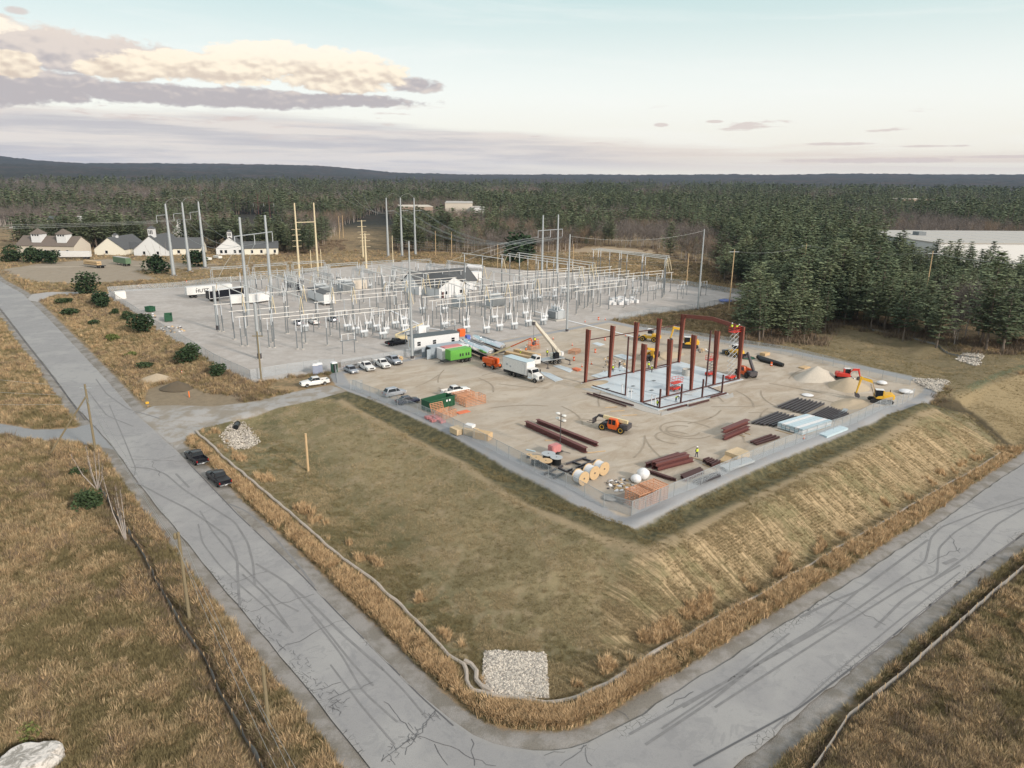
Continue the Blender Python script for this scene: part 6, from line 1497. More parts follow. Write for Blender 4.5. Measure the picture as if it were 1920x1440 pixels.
excavator('yellow excavator behind the far columns with its arm bent down to the left','yellow_paint',(1292,652),pi*.95,[(1.0,1.8),(2.3,4.6),(4.3,4.9),(4.7,2.2)],1.05)
excavator('small red excavator with white cab roof beside the gravel heap','red_paint',(1583,712),-.15,[(.9,1.5),(1.7,2.9),(3.3,2.9),(3.7,1.0)],.85)
# boom lift
p0 = gp(923,689); tip = Vector(P0(995,634,9.0)); e = thing('boom_lift', 'orange boom lift reaching over the tankers with a raised cream and orange boom', 'boom lift', p0, atan2(tip.y-p0.y, tip.x-p0.x))
loc_tip = Vector((math.hypot(tip.x-p0.x, tip.y-p0.y), 0, tip.z-p0.z)); st = Vector((-1.2,0,2.5))
MB().box(-1.9,1.9,-1.0,1.0,.5,1.0).build('chassis','orange_paint',e,bevel=.05); MB().box(-2.3,1.3,-1.15,-.25,1.1,2.3).box(-2.3,1.3,.25,1.15,1.1,2.3).box(-2.4,-1.2,-.9,.9,1.1,2.1).build('turret','orange_paint',e,bevel=.12)
for x in (-1.4,1.4): [wheel(e, x, y, .5, .4, rim='plastic_white') for y in (-1.15,1.15)]
mid = st.lerp(loc_tip,.55); MB().cyl(st,mid,.24,.22,4).build('boom','cream_paint',e); MB().cyl(mid,loc_tip,.17,.15,4).build('boom_section','orange_paint',e); MB().cyl(loc_tip,loc_tip+Vector((.8,0,-1.4)),.12,n=6).build('jib','orange_paint',e)
m = MB(); bx = loc_tip+Vector((.5,0,-1.3))
for z in (0,.55,1.1):
    for y in (-1.1,1.1): m.cyl(bx+Vector((0,y,z)),bx+Vector((.9,y,z)),.04,n=5)
    for x in (0,.9): m.cyl(bx+Vector((x,-1.1,z)),bx+Vector((x,1.1,z)),.04,n=5)
for x in (0,.9):
    for y in (-1.1,1.1): m.cyl(bx+Vector((x,y,0)),bx+Vector((x,y,1.1)),.04,n=5)
m.box(bx.x,bx.x+.9,-1.1,1.1,bx.z-.06,bx.z); m.build('basket','orange_paint',e)
rot = Matrix.Rotation(e.rotation_euler.z,4,'Z'); wl = Vector(e.location)+(rot@(bx+Vector((.45,.3,0)))); person('worker with yellow vest standing in the basket of the orange boom lift',0,0,loc=wl)
# mobile crane
def crane():
    e = thing('crane_truck', 'mobile crane truck with white cab and long cream boom raised to the left', 'crane truck'); by_wheels(e, (1047.5,682), (1011,688), +1, 1.0, mid=.4)
    MB().box(-5,3.0,-.55,.55,.8,1.15).build('chassis','black_steel',e); MB().box(-4.9,1.6,-1.2,1.2,1.16,1.38).build('deck','galvanised',e)
    MB().loft([[(x,-1.05,.8),(x,-1.05,z),(x,1.05,z),(x,1.05,.8)] for x, z in ((2.0,2.6),(3.2,2.6),(3.55,1.85),(4.9,1.6))]).build('cab','white_paint',e,bevel=.07)
    w = MB(); w.v = [(3.57,-.92,1.9),(3.57,.92,1.9),(3.28,.88,2.52),(3.28,-.88,2.52)]; w.f = [(0,1,2,3)]; w.build('windshield','window_glass',e)
    for s in (-1,1): w = MB(); w.v = [(2.3,s*1.06,1.85),(3.35,s*1.06,1.85),(3.1,s*1.06,2.45),(2.3,s*1.06,2.45)]; w.f = [(0,1,2,3)]; w.build('side_window','window_glass',e)
    for x in (3.9,-2.1,-3.4): [wheel(e, x, y, .52, .4) for y in (-1,1)]
    MB().cyl((-2.4,0,1.4),(-2.4,0,1.8),.8,n=16).box(-4.3,-1.6,-.7,.7,1.8,2.6).build('turret','ivory_paint',e,bevel=.08); MB().box(-3.0,-1.6,.75,1.5,1.5,2.9).build('operator_cab','window_glass',e,bevel=.05); MB().box(-4.8,-4.1,-.9,.9,1.8,2.7).build('counterweight','plastic_white',e,bevel=.05)
    for x in (1.5,-4.9):
        for s in (-1,1):
            o = MB().box(x-.12,x+.12,*sorted((s*1.2,s*3.2)),.95,1.15).cyl((x,s*3.15,0.1),(x,s*3.15,1.1),.09).cyl((x,s*3.15,.0),(x,s*3.15,.1),.4,n=10).build('outrigger','black_steel',e)
    bpy.context.view_layer.update(); M = e.matrix_world.inverted(); tipw = Vector(P0(1001,603,14.5)); tip = M@tipw; s0 = Vector((-3.9,0,2.5)); mid = s0.lerp(tip,.62)
    MB().cyl(s0,mid,.55,.50,4).build('boom','ivory_paint',e); MB().cyl(mid,tip,.42,.36,4).build('boom_section','ivory_paint',e); MB().cyl(tip,tip+Vector((0,0,-.7)),.35,n=8).build('boom_head','black_steel',e)
    MB().cyl((-2.4,0,2.1),s0.lerp(tip,.35),.13).build('lift_ram','chrome',e); MB().cyl(tip,tip+Vector((0,0,-4.2)),.03,n=4).build('hoist_rope','black_steel',e); MB().lathe(tip+Vector((0,0,-4.9)),[(.05,0),(.3,.15),(.3,.6),(.05,.8)],10).build('hook_block','black_steel',e,smooth=True)
crane()
# scissor lifts
def scissor(label, px, py, h, n, rz=A1, paint='red_paint'):
    q = gp(px, py); q.z += .17; e = thing('scissor_lift', label, 'scissor lift', q, rz); MB().box(-1.15,1.15,-.6,.6,.25,.75).build('base',paint,e,bevel=.04)
    for x in (-.8,.8): [wheel(e, x, y, .25, .2) for y in (-.55,.55)]
    m = MB(); dz = (h-.8)/n
    for i in range(n):
        for y in (-.45,.45): m.cyl((-1.0,y,.8+i*dz),(1.0,y,.8+(i+1)*dz),.05,n=5); m.cyl((1.0,y*.85,.8+i*dz),(-1.0,y*.85,.8+(i+1)*dz),.05,n=5)
    m.build('scissor_arms','galvanised' if n > 4 else 'dark_galv',e); r_ = MB().box(-1.3,1.6,-.65,.65,h,h+.12)
    for z in (.55,1.1):
        for y in (-.65,.65): r_.cyl((-1.3,y,h+z),(1.6,y,h+z),.035,n=5)
        for x in (-1.3,1.6): r_.cyl((x,-.65,h+z),(x,.65,h+z),.035,n=5)
    for x in (-1.3,-.3,.7,1.6):
        for y in (-.65,.65): r_.cyl((x,y,h),(x,y,h+1.1),.035,n=5)
    r_.build('platform',paint,e)
    return q+Vector((0,0,h+.12))
scissor('red scissor lift standing folded in the middle of the slab',1265,733,1.6,2)
scissor('red scissor lift with half raised platform near the back of the slab',1331,705,3.6,4)
top = scissor('tall scissor lift fully raised beside the last front column',1369,712,10.6,9)
person('worker bending in the red basket at the top of the tall scissor lift',0,0,'bend',loc=top+Vector((.3,.1,0)),face=0.3); person('worker upright in the red basket at the top of the tall scissor lift',0,0,loc=top+Vector((-.7,.1,0)),face=1.)
# light tower
q = gp(1040,852); e = thing('light_tower','portable light tower with four lamps on a pinkish red cart','light tower',q,A1); MB().box(-1.0,.9,-.65,.65,.5,1.7).build('housing','faded_red',e,bevel=.12); MB().box(-1.3,1.3,-.6,.6,.35,.5).build('chassis','dark_plastic',e); [wheel(e,0,y,.33,.2) for y in (-.7,.7)]
MB().cyl((1.1,0,.4),(1.1,0,6.6),.07).cyl((1.1,-.8,6.2),(1.1,.8,6.2),.04).cyl((1.1,-.8,5.4),(1.1,.8,5.4),.04).build('mast','black_steel',e)
for y in (-.75,.75):
    for z in (6.3,5.5): MB().lathe((1.1,y,z),[(.12,.0),(.36,.12),(.36,.26),(.2,.34)],12).build('lamp','lamp_glass',e,smooth=True)
for sx, sy in ((1.3,1.2),(1.3,-1.2)): MB().cyl((1.0,0,.45),(sx+1.,sy,.05),.04).build('stabiliser','black_steel',e)
# people on the ground
person('worker in yellow vest and white helmet walking past the steel stacks',1306,857,face=pi*.7)
person('worker in yellow vest on the slab beside the back columns, the nearer of two',1222,699); person('worker in yellow vest on the slab beside the back columns, the farther of two',1216,692)
person('worker bending over on the lean-to slab',1267,754,'bend',face=-.6); person('worker standing at the near corner column of the lean-to',1232,765)
person('worker standing by the small concrete pad left of the frame',1149,698,vest='hi_vis'); person('worker in dark clothes on the concrete pad left of the frame',1161,691,vest='jeans')
person('worker in yellow vest standing on the deck of the crane truck',1026,668); person('worker in yellow vest beside the timber bundles behind the box truck',976,669); person('worker at the far end of the timber bundles',986,663,vest='hi_vis_orange')

# ------------------------------------------------------------------ stacked steel
def bars(label, group, a0, a1, b0, b1, n, mat, w=.35, h=.5, z=.15, cat='steel beam', name='steel_beam'):
    for i in range(n):
        t = i/(n-1) if n > 1 else 0; j = rnd.uniform(-1.2, 1.2)
        A = (a0[0]+(b0[0]-a0[0])*t+j, a0[1]+(b0[1]-a0[1])*t-j*.4); C = (a1[0]+(b1[0]-a1[0])*t+j, a1[1]+(b1[1]-a1[1])*t-j*.4)
        ground_bar(name, label, cat, A, C, lambda L: ibeam_mb(L, w, h), mat, z, group)
ground_bar('steel_beam','long red brown tapered girder lying nearer the light tower','steel beam',(986,799),(1099,850),lambda L: ibeam_mb(L,.75,.85,.06),'girder_brown',.15); ground_bar('steel_beam','long red brown tapered girder lying farther from the light tower','steel beam',(1007,793),(1120,838),lambda L: ibeam_mb(L,.7,.6,.06),'girder_brown',.15)
bars('red brown girder in the stack left of the walking worker','girders left of the walking worker',(1211,877),(1273,856),(1232,884),(1298,866),3,'girder_brown',.6,.6)
bars('red brown girder lying on top of the stack left of the walking worker','upper girders left of the walking worker',(1222,880),(1286,862),(1230,883),(1292,865),2,'girder_brown',.55,.5,.8)
bars('dark red beam in the small stack by the near fence','beams by the near fence',(1275,897),(1312,882),(1284,904),(1320,888),5,'dark_oxide',.3,.4)
bars('dark beam lying crosswise beside the white round tank','beams beside the white tank',(1212,887),(1254,901),(1222,888),(1268,903),3,'dark_oxide',.3,.4)
bars('dark red beam in the short pile right of the walking worker','beams right of the walking worker',(1318,868),(1330,864),(1334,878),(1350,870),5,'dark_oxide',.3,.5)
bars('grey galvanised purlin in the long bundle behind the near fence','galvanised purlins behind the near fence',(1350,878),(1400,862),(1362,886),(1414,868),7,'box_grey',.25,.3)
bars('dark steel tube behind the near fence below the galvanised bundle','tubes behind the near fence',(1300,906),(1345,889),(1310,910),(1352,894),3,'black_steel',.25,.25)
ground_bar('steel_beam','short red brown box girder lying on timbers in the middle right of the pad','steel beam',(1355,820),(1401,801),lambda L: ibeam_mb(L,1.0,.7,.06),'girder_brown',.8); ground_bar('steel_beam','short red brown girder under the box girder in the middle right','steel beam',(1357,826),(1403,806),lambda L: ibeam_mb(L,.8,.6,.06),'girder_brown',.15)
bars('thin dark red beam lying flat below the box girder','thin beams below the box girder',(1406,832),(1446,818),(1417,836),(1461,822),3,'dark_oxide',.35,.25)
bars('black steel joist in the pile left of the blue panels','joists left of the blue panels',(1409,796),(1459,776),(1448,801),(1494,784),6,'black_steel',.32,.3)
bars('black steel joist in the pile behind the blue panels','joists behind the blue panels',(1459,765),(1498,749),(1508,778),(1546,759),8,'black_steel',.28,.3)
bars('black steel joist in the even row right of the blue panels','joists right of the blue panels',(1523,781),(1555,765),(1560,791),(1592,777),9,'black_steel',.18,.3)
bars('brown beam lying along the left edge of the slab','beams along the left edge of the slab',(1101,739),(1175,764),(1112,740),(1188,763),2,'dark_oxide',.3,.25); bars('dark beam lying along the front edge of the lean-to','beams along the front edge of the lean-to',(1251,771),(1288,761),(1292,763),(1330,752),2,'dark_oxide',.3,.3); ground_bar('steel_beam','dark beam on the apron right of the lean-to','steel beam',(1332,748),(1362,740),lambda L: ibeam_mb(L,.3,.3),'dark_oxide',.2)
# dark ladder frames on the ground
def fp(x, y): return (970+x/9.6, 780+y/9.6)
def flat_frame(label, segs):
    p0_ = gp(*fp(*segs[0][0])); e = thing('ladder_frame', label, 'steel frame', p0_)
    for a, c in segs:
        p, q = gp(*fp(*a)), gp(*fp(*c)); L = (q-p).length; o = ibeam_mb(L,.25,.25).build('bar','black_steel',e); o.location = p-p0_+Vector((0,0,.12)); o.rotation_euler = (0,0,atan2(q.y-p.y,q.x-p.x))
flat_frame('dark steel ladder frame lying right of the standing cable reels',[((880,890),(1240,765)),((1050,955),(1410,820)),((1000,850),(1140,905)),((1180,790),(1320,835))])
flat_frame('dark steel frame lying below the standing cable reels',[((820,920),(740,960)),((740,960),(880,1025)),((880,1025),(990,980))])
flat_frame('dark steel frame lying half behind the near fence',[((480,1075),(700,980)),((650,1140),(850,1050)),((570,1050),(700,1100))])
flat_frame('dark steel frame lying left of the three white cable drums',[((1150,970),(1320,905)),((1320,905),(1390,950)),((940,1050),(1080,995)),((1080,995),(1220,1055)),((950,1050),(1050,1090))])
# blue panel stack
e = thing('panel_stack','wide stack of pale blue insulated roof panels by the near fence','panel stack',(0,0,0)); P4 = [gp(*p) for p in [(1456,803),(1512,786),(1560,799),(1504,817)]]
def quad_lerp(u, v_): return P4[0].lerp(P4[1],u).lerp(P4[3].lerp(P4[2],u),v_)
for k in range(6):
    for lv in range(3):
        a = quad_lerp(0.01,k/6+.01); b_ = quad_lerp(.98+rnd.uniform(-.03,.03),k/6+.01); c = quad_lerp(.98,(k+.94)/6); d = quad_lerp(.01,(k+.94)/6); z0 = .12+lv*.36; z1 = z0+.30
        V = [Vector((p.x,p.y,p.z+z)) for z in (z0,z1) for p in (a,b_,c,d)]; mesh_obj('panel',V,[(3,2,1,0),(4,5,6,7),(0,1,5,4),(1,2,6,5),(2,3,7,6),(3,0,4,7)],MAT['panel_blue' if (k+lv)%3 else 'plastic_white'],e)
slab('panel_sheet','thin pale panels lying right of the blue stack behind the fence',[(1535,815),(1575,801),(1590,806),(1550,822)],.4,'panel_blue',cat='panel'); 
# pipes, sheets, timber
for i in range(3): ground_bar('drain_pipe','black corrugated pipe in the stack of three by the back fence','pipe',(1420+i*2.5,672+i*2.6),(1462+i*3,686+i*1.2),lambda L: MB().lathe((0,0,.45),[(.36,0),(.45,0),(.45,L),(.36,L)],14,'x'),'black_pipe',0,'black pipes by the back fence')
def block(name,label,cat,px,py,l,w,h,mat,rz=A1,z=0,group=None):
    o = MB().box(-l/2,l/2,-w/2,w/2,.02,h).build(name,mat,bevel=.02); q = gp(px,py); o.location = (q.x,q.y,q.z+z); o.rotation_euler = (0,0,rz); tag(o,label,cat,group); return o
block('timber_bundle','tan timber bundle behind the box truck, the nearer of two','timber',974,672,9,1.2,1.1,'wood_tan',hdg((960,668),(995,676))); block('timber_bundle','tan timber bundle behind the box truck, the farther of two','timber',988,667,8,1.2,1.1,'wood_tan',hdg((960,668),(995,676)))
block('plywood_stack','stack of pale plywood sheets on timbers behind the near fence','plywood',1382,856,3.2,2.4,.9,'plywood'); block('plywood_stack','loose plywood sheets left of the plywood stack','plywood',1362,862,3.4,1.2,.35,'wood_tan',A1+.3)
block('crate','flat tan crate beside the black pipes','crate',1434,666,2.2,1.5,.7,'wood_tan'); block('ply_sheet','tan plywood sheet lying right of the black pipes','plywood',1508,690,2.6,1.6,.3,'wood_tan')
block('insulation_bundle','tan wrapped bundle leaning by the near left fence','bundle',858,812,2.2,1.8,1.0,'plywood',A2); block('insulation_bundle','low tan wrapped bundle beside the near left fence, left of its twin','bundle',883,815,2.4,1.5,1.1,'plywood',A2+.4); block('insulation_bundle','tall yellow tan wrapped bundle at the right end of the bundle row','bundle',905,822,3.0,1.6,1.2,'wood_tan',A2+.4); block('insulation_bundle','pale bundle resting on the low tan bundle','bundle',881,812,1.6,1.2,.5,'plastic_white',A2+.4,1.1)
for x,y in ((803,785),(812,790),(820,786),(828,792),(815,783)): block('paver_pallet','low pallet of purplish pavers by the near left fence','pallet',x,y,1.2,1.0,.45,'faded_red',A2+rnd.uniform(-.2,.2),group='paver pallets by the near left fence')
for x,y,l in ((1575,778,4),(1583,772,3),(1565,783,2.5)): block('metal_scrap','pale sheet metal scrap behind the near fence at the right','scrap',x,y,l,.8,.25,'galvanised',A1+rnd.uniform(-.4,.4),group='sheet metal scrap at the right fence')
def bag(label,px,py,r_,mat='plastic_white',sq=.7,cat='bag'):
    q = gp(px,py); n = 12; V=[];Fc=[]; k=7
    rings=[]
    for j in range(k):
        ph = j/(k-1)*pi; rings.append([(sin(ph)*r_*cos(2*pi*i/n)*(1+.2*(vnoise(i*.9,j*.7,int(px))-.5))+.001*i, sin(ph)*r_*sin(2*pi*i/n), (1-cos(ph))*r_*sq) for i in range(n)])
    o = MB().loft(rings).build('sack',mat,smooth=True); o.location = q; tag(o,label,cat)
bag('large white round plastic tank lying by the crate stack',1205,899,.95,sq=.95,cat='tank'); bag('smaller white plastic tank left of the round one',1192,905,.8,sq=.8,cat='tank')
bag('white sheeted pile beside the far corner of the pad',1698,737,1.4,sq=.3,cat='sheeting'); bag('white sheet bundle near the back fence right of the red excavator',1653,721,1.1,sq=.4,cat='sheeting'); bag('white plastic sheet on the ground between joists and heaps',1514,742,1.2,sq=.15,cat='sheeting'); bag('white sack right of the red excavator',1597,713,.7,sq=.5); bag('pale round cover on the ground by the near corner of the fence',1146,934,1.2,'fabric_grey',.12,'cover'); bag('blue tarp on the gravel at the far corner of the yard',1360,566,2.5,'blue_tarp',.2,'tarp')
# rolls and reels
def reel_v(label,px,py,r_=.95,h=1.25,top='wood_tan',group=None):
    q = gp(px,py); e = thing('cable_reel',label,'cable reel',q,0,group); MB().lathe((0,0,0),[(r_,0),(r_,.08)],22).build('flange','grey_wood',e,smooth=True); MB().lathe((0,0,0),[(r_*.78,.081),(r_*.78,h-.081)],20).build('cable','black_pipe',e,smooth=True); MB().lathe((0,0,0),[(r_,h-.08),(r_,h)],22).build('flange',top,e,smooth=True); MB().lathe((0,0,0),[(.12,h+.002),(.12,h+.03)],8).build('hub','black_steel',e)
reel_v('standing black cable reel with pale top, leftmost of the group of four',1005,871.5); reel_v('standing black cable reel with a white patch on top, nearest of the group of four',1023,877.5,1.0); reel_v('standing black cable reel with grey top, farthest and largest of the group of four',1028,864,1.1,top='box_grey'); reel_v('standing black cable reel with grey top, rightmost of the group of four',1043,871,.95,top='box_grey'); reel_v('small low reel left of the four standing black ones',992,858.5,.5,.6)
def reel_h(label,px,py,r_=1.05,w=1.5):
    q = gp(px,py); e = thing('cable_drum',label,'cable reel',(q.x,q.y,q.z+r_),atan2(-.775,.63)); 
    for x in (-w/2,w/2-.08): MB().lathe((0,0,0),[(r_,x),(r_,x+.08)],24,'x').build('flange','wood_tan',e,smooth=True)
    MB().lathe((0,0,0),[(r_*.88,-w/2+.081),(r_*.88,w/2-.081)],22,'x').build('wrapping','plastic_white',e,smooth=True); MB().lathe((0,0,0),[(.14,w/2+.002),(.14,w/2+.03)],8,'x').build('hub','black_steel',e)
reel_h('white wrapped cable drum with wooden ends, left of three',1088,907); reel_h('white wrapped cable drum with wooden ends, middle of three',1108,896.5); reel_h('white wrapped cable drum with wooden ends, right of three',1126,888.5)
# slatted crates
def slat_crate(label,px,py,L,Wd,H,rz,open_top=False,z=0,mat='wood_orange',name='slatted_crate'):
    q = gp(px,py); e = thing(name,label,'crate',(q.x,q.y,q.z+z),rz); me_x = MB().box(-L/2,L/2,-.05,.05,-.015,.015).build('slat',mat,e); first=[True]
    def put(me,loc,rot=(0,0,0),sc=(1,1,1)):
        o = bpy.data.objects.new('slat',me); COL.objects.link(o); o.parent = e; o.location = loc; o.rotation_euler = rot; o.scale = sc
    d = me_x.data; me_x.location = (0,-Wd/2,.1); nz = int(H/.32)
    for k in range(nz+1):
        z_ = .1+(H-.15)*k/nz
        for y in (-Wd/2,Wd/2): put(d,(0,y,z_),(pi/2,0,0))
        for x in (-L/2,L/2): put(d,(x,0,z_),(pi/2,0,pi/2),(Wd/L,1,1))
    for x in [(-.5+i/4)*L for i in range(5)]:
        for y in (-Wd/2-.03,Wd/2+.03): put(d,(x,y,H/2),(0,pi/2,0),(H/L,1,1))
    for y in [(-.5+i/3)*Wd for i in range(4)]:
        for x in (-L/2-.03,L/2+.03): put(d,(x,y,H/2),(0,pi/2,pi/2) if False else (pi/2,pi/2,0),(H/L,1,1))
    if not open_top:
        n = int(Wd/.28)
        for i in range(n+1): put(d,(0,-Wd/2+Wd*i/n,H),(0,0,0))
        for i in range(5): put(d,(-L/2+L*i/4,0,H+.04),(0,0,pi/2),(Wd/L,1,1))
    return e
slat_crate('tall slatted wooden crate stack at the near corner fence, left of two',1199,944,3.0,2.6,2.1,A1); slat_crate('tall slatted wooden crate stack at the near corner fence, right of two',1224,934,2.9,2.6,2.1,A1)
slat_crate('open orange slatted crate on pallets right of the green dumpster',886,757,4.6,2.3,1.7,A1,True); slat_crate('flat slatted orange crate behind the open crate',868,748,4.0,2.2,1.4,A1); slat_crate('broken open orange crate before the green dumpster',836,781,3.4,2.0,1.3,A1+.2,True)
lp = slat_crate('slatted pallet leaning on the side of the green dumpster',822,774,2.6,.12,2.0,A1,True,name='pallet'); lp.rotation_euler = (-.45,0,A1)
block('net_heap','orange plastic netting spread beside the crates','netting',868,773,2.6,1.4,.12,'orange_net'); slat_crate('low brick coloured slatted crate right of the crane',1077,662,3.0,2.0,.9,A1+.4); slat_crate('brick coloured slatted crate under the boom lift basket',1000,654,3.0,1.8,1.2,A1+.1)
block('pallet','dark empty crate open on the ground left of the tall crates','crate',1170,936,2.4,1.6,.5,'grey_wood')
for x,y,l,a in ((1010,806,2.5,0),(1035,826,2.4,.1),(1118,848,3.2,.3),(1310,862,3,-.8),(1330,876,2.6,-.9),(1146,764,2.4,.2),(1158,771,2.8,.2),(1180,779,3,.2),(1386,816,2.4,-.9),(1396,812,2.4,-.9),(1470,811,3.4,-.8),(1063,812,2,.2)):
    block('timber_batten','pale timber batten lying on the dirt pad','batten',x,y,l,.12,.12,'wood_tan',a,group='loose battens on the pad')
def cone(px,py,group='cones and drums on the pad',big=False):
    q = gp(px,py); e = thing('traffic_barrel' if big else 'traffic_cone','orange traffic drum on the ground' if big else 'orange traffic cone on the ground','cone',q,0,group)
    MB().box(-.25,.25,-.25,.25,0,.04).build('base','dark_plastic',e); MB().lathe((0,0,0),[(.25 if big else .17,.04),(.22 if big else .03,.95 if big else .75)],10).build('cone','orange_paint',e,smooth=True); MB().lathe((0,0,0),[(.255 if big else .135,.35),(.25 if big else .105,.5)],10).build('band','plastic_white',e)
for x,y in ((1507,823),(1116,661),(1073,648),(1134,638),(1173,630),(1097,604),(1122,600),(1076,676),(1091,688),(1109,683),(1446,686),(341,700),(1135,600),(1037,636),(350,530)): cone(x,y,big=(x%2==0))
block('sign_board','small yellow marker on the verge by the entrance drive','marker',276,757,.6,.4,.4,'yellow_paint'); block('marker_post','white and orange marker stake in the topsoil heap','marker',355,745,.2,.2,1.3,'hi_vis_orange')
bag('green plastic sheet lying behind the orange telehandler',1400,671,2.0,'toilet_green',.05,'sheeting'); block('drain_channel','pale green pipe piece left of the cable reels','pipe',995,846,1.6,.2,.2,'panel_blue',-.5)
rubble = [(gp(x,y), s) for x,y,s in [(rnd.uniform(1140,1188),rnd.uniform(898,922),rnd.uniform(.5,1.6)) for _ in range(60)]+[(rnd.uniform(1130,1172),rnd.uniform(668,700),rnd.uniform(.5,1.4)) for _ in range(60)]+[(rnd.uniform(300,350),rnd.uniform(612,624),rnd.uniform(.8,2.)) for _ in range(40)]+[(rnd.uniform(262,292),rnd.uniform(588,596),rnd.uniform(.8,2.)) for _ in range(30)]+[(rnd.uniform(1300,1330),rnd.uniform(655,662),rnd.uniform(.8,2.)) for _ in range(24)]]
scatter('construction_debris',[(q.x,q.y,q.z+.08,s*1.1,rnd.uniform(0,6),rnd.uniform(-.6,.6)) for q,s in rubble],[rock_mesh(70,MAT['grey_wood'],.25),rock_mesh(71,MAT['wood_tan'],.28),rock_mesh(72,MAT['plastic_white'],.22),rock_mesh(73,MAT['black_steel'],.2)],'scattered offcuts, wrappings and rubble')
# ------------------------------------------------------------------ switchyard
OY = np.array([-54.6, 144.3]); E1 = np.array([.7915,.6112]); E2 = np.array([-.6308,.776])
def uvp(u, v, z=0.): p = OY+E1*u+E2*v; return Vector((p[0], p[1], zt(p[0], p[1])+z))
AU, AV = atan2(E1[1],E1[0]), atan2(E2[1],E2[0])
post_cache = {}
def bus_post(u, v, h, ins=None, label=None, group=None, sc=1.):
    if label is None:
        where = ['at the left end','left of the middle','in the middle','right of the middle','at the right end'][min(4,int(max(u,0)//36))]; tall = 'tall' if h > 10 else 'short'; row = 'near' if v < 32 else 'central' if v < 56 else 'far'
        label = '%s insulated support post in the %s rows %s of the switchyard' % (tall, row, where); group = '%s posts in the %s rows %s' % (tall, row, where)
    key = (round(h), ins is None); q = uvp(u, v); ins = ins if ins is not None else min(3.2, h*.38)
    e = thing('support_post', label, 'post', q, AU, group)
    if key not in post_cache:
        a = MB().cyl((0,0,.25),(0,0,h-ins),.15*sc,.13*sc,8).build('column','dark_galv'); m = MB(); n = 9; prof = []
        for i in range(n): prof += [(.15*sc,h-ins+ins*(i+.15)/n),(.085*sc,h-ins+ins*(i+.7)/n)]
        b = m.lathe((0,0,0),[(.08,h-ins)]+prof+[(.10,h)],8).build('insulator','insulator'); c = MB().lathe((0,0,0),[(.45,-.2),(.45,.24)],10).build('footing','concrete'); post_cache[key] = [o.data for o in (a,b,c)]
        for o in (a,b,c): bpy.data.objects.remove(o)
    for nm_, me in zip(('column','insulator','footing'), post_cache[key]): o = bpy.data.objects.new(nm_, me); COL.objects.link(o); o.parent = e
def bus_line(u0, v0, u1, v1, z, label, group, r_=.12, posts=True, step=12, struts=False, name='bus_bar'):
    a = uvp(u0,v0,z); c = uvp(u1,v1,z); L = (c-a).length; e = thing(name, label, 'bus bar', a, atan2(c.y-a.y,c.x-a.x), group)
    MB().cyl((0,0,0),(L,0,0),r_,n=6).build('tube','pale_steel',e)
    if struts:   # splayed droppers at the near end down to the lower bars, bent drop at the far end
        MB().cyl((.2,0,0),(1.6,.0,-4.6),.10,n=5).cyl((.2,0,0),(-1.4,.0,-4.6),.10,n=5).cyl((-.7,0,-2.3),(.9,0,-2.3),.04,n=4).build('dropper','cream_pole',e)
        MB().cyl((L,0,0),(L+1.8,0,-2.8),.10,n=5).build('dropper','cream_pole',e)
    if posts:
        n = max(1, round(L/step))
        for i in range(n+1):
            t = (i+.12)/(n+.24); bus_post(u0+(u1-u0)*t, v0+(v1-v0)*t, z-.08)
HI = [(14.0,44.8,15,69.8),(19.0,37,19.5,61.3),(24.3,31.4,24.8,56.5),(33.3,50.9,34,79),(38.5,43,39,80),(43.5,40,44,70),(69.4,44.8,73.3,79.4),(76,52.6,75.4,84),(63,44,66,80),(68.1,21,71.6,38.9),(76,20.9,76.6,32.8),(84,21,84,36),(118,25.4,120,72),(124,27,124.5,73),(129.5,31,130,74),(161.3,26.1,165,69),(166,29,167.5,69),(170.5,33,170,70),(56,30,56,44),(98,24,98,48),(104,60,104,84),(111,58,111,84)]
for i, (u0,v0,u1,v1) in enumerate(HI): bus_line(u0,v0,u1,v1,14.4 if u0 > 110 else 12.,'high pale tubular bus bar on tall insulated posts','high bus bars of the switchyard',struts=True)
LO = [(10,45,26,44),(34,46,60,45),(48,52,66,51),(100,30,112,30),(132,44,150,43),(126,68,160,67),(72,70,98,69),(8.7,36,34,34.3),(13.4,30.1,44,28.5),(18.7,24.6,52,22.8),(10,57.8,26,57),(24,70,46,70),(60.4,23.1,88,21.9),(62,30,92,29),(64,37,90,36.5),(66,58,96,57),(66,64,98,63),(110,20,134,20),(112,26,136,26),(114,32,150,31),(116,49,166,48.3),(118,56,168,55),(120,63,170,62),(150,36,176,35),(152,42,178,41),(60,86,112,85),(44,60,66,60),(90,42,112,42),(92,48,114,48)]
for i, (u0,v0,u1,v1) in enumerate(LO): bus_line(u0,v0,u1,v1,7.6,'lower horizontal bus bar on insulated posts','low bus bars of the switchyard',r_=.095,step=9)
ex_posts = [(10.9,45.2,12.4),(11.6,56.7,8),(10.8,35.1,8),(15.6,29.3,10),(20.6,23.6,7.2)]
for u,v,h in ex_posts: bus_post(u,v,h)
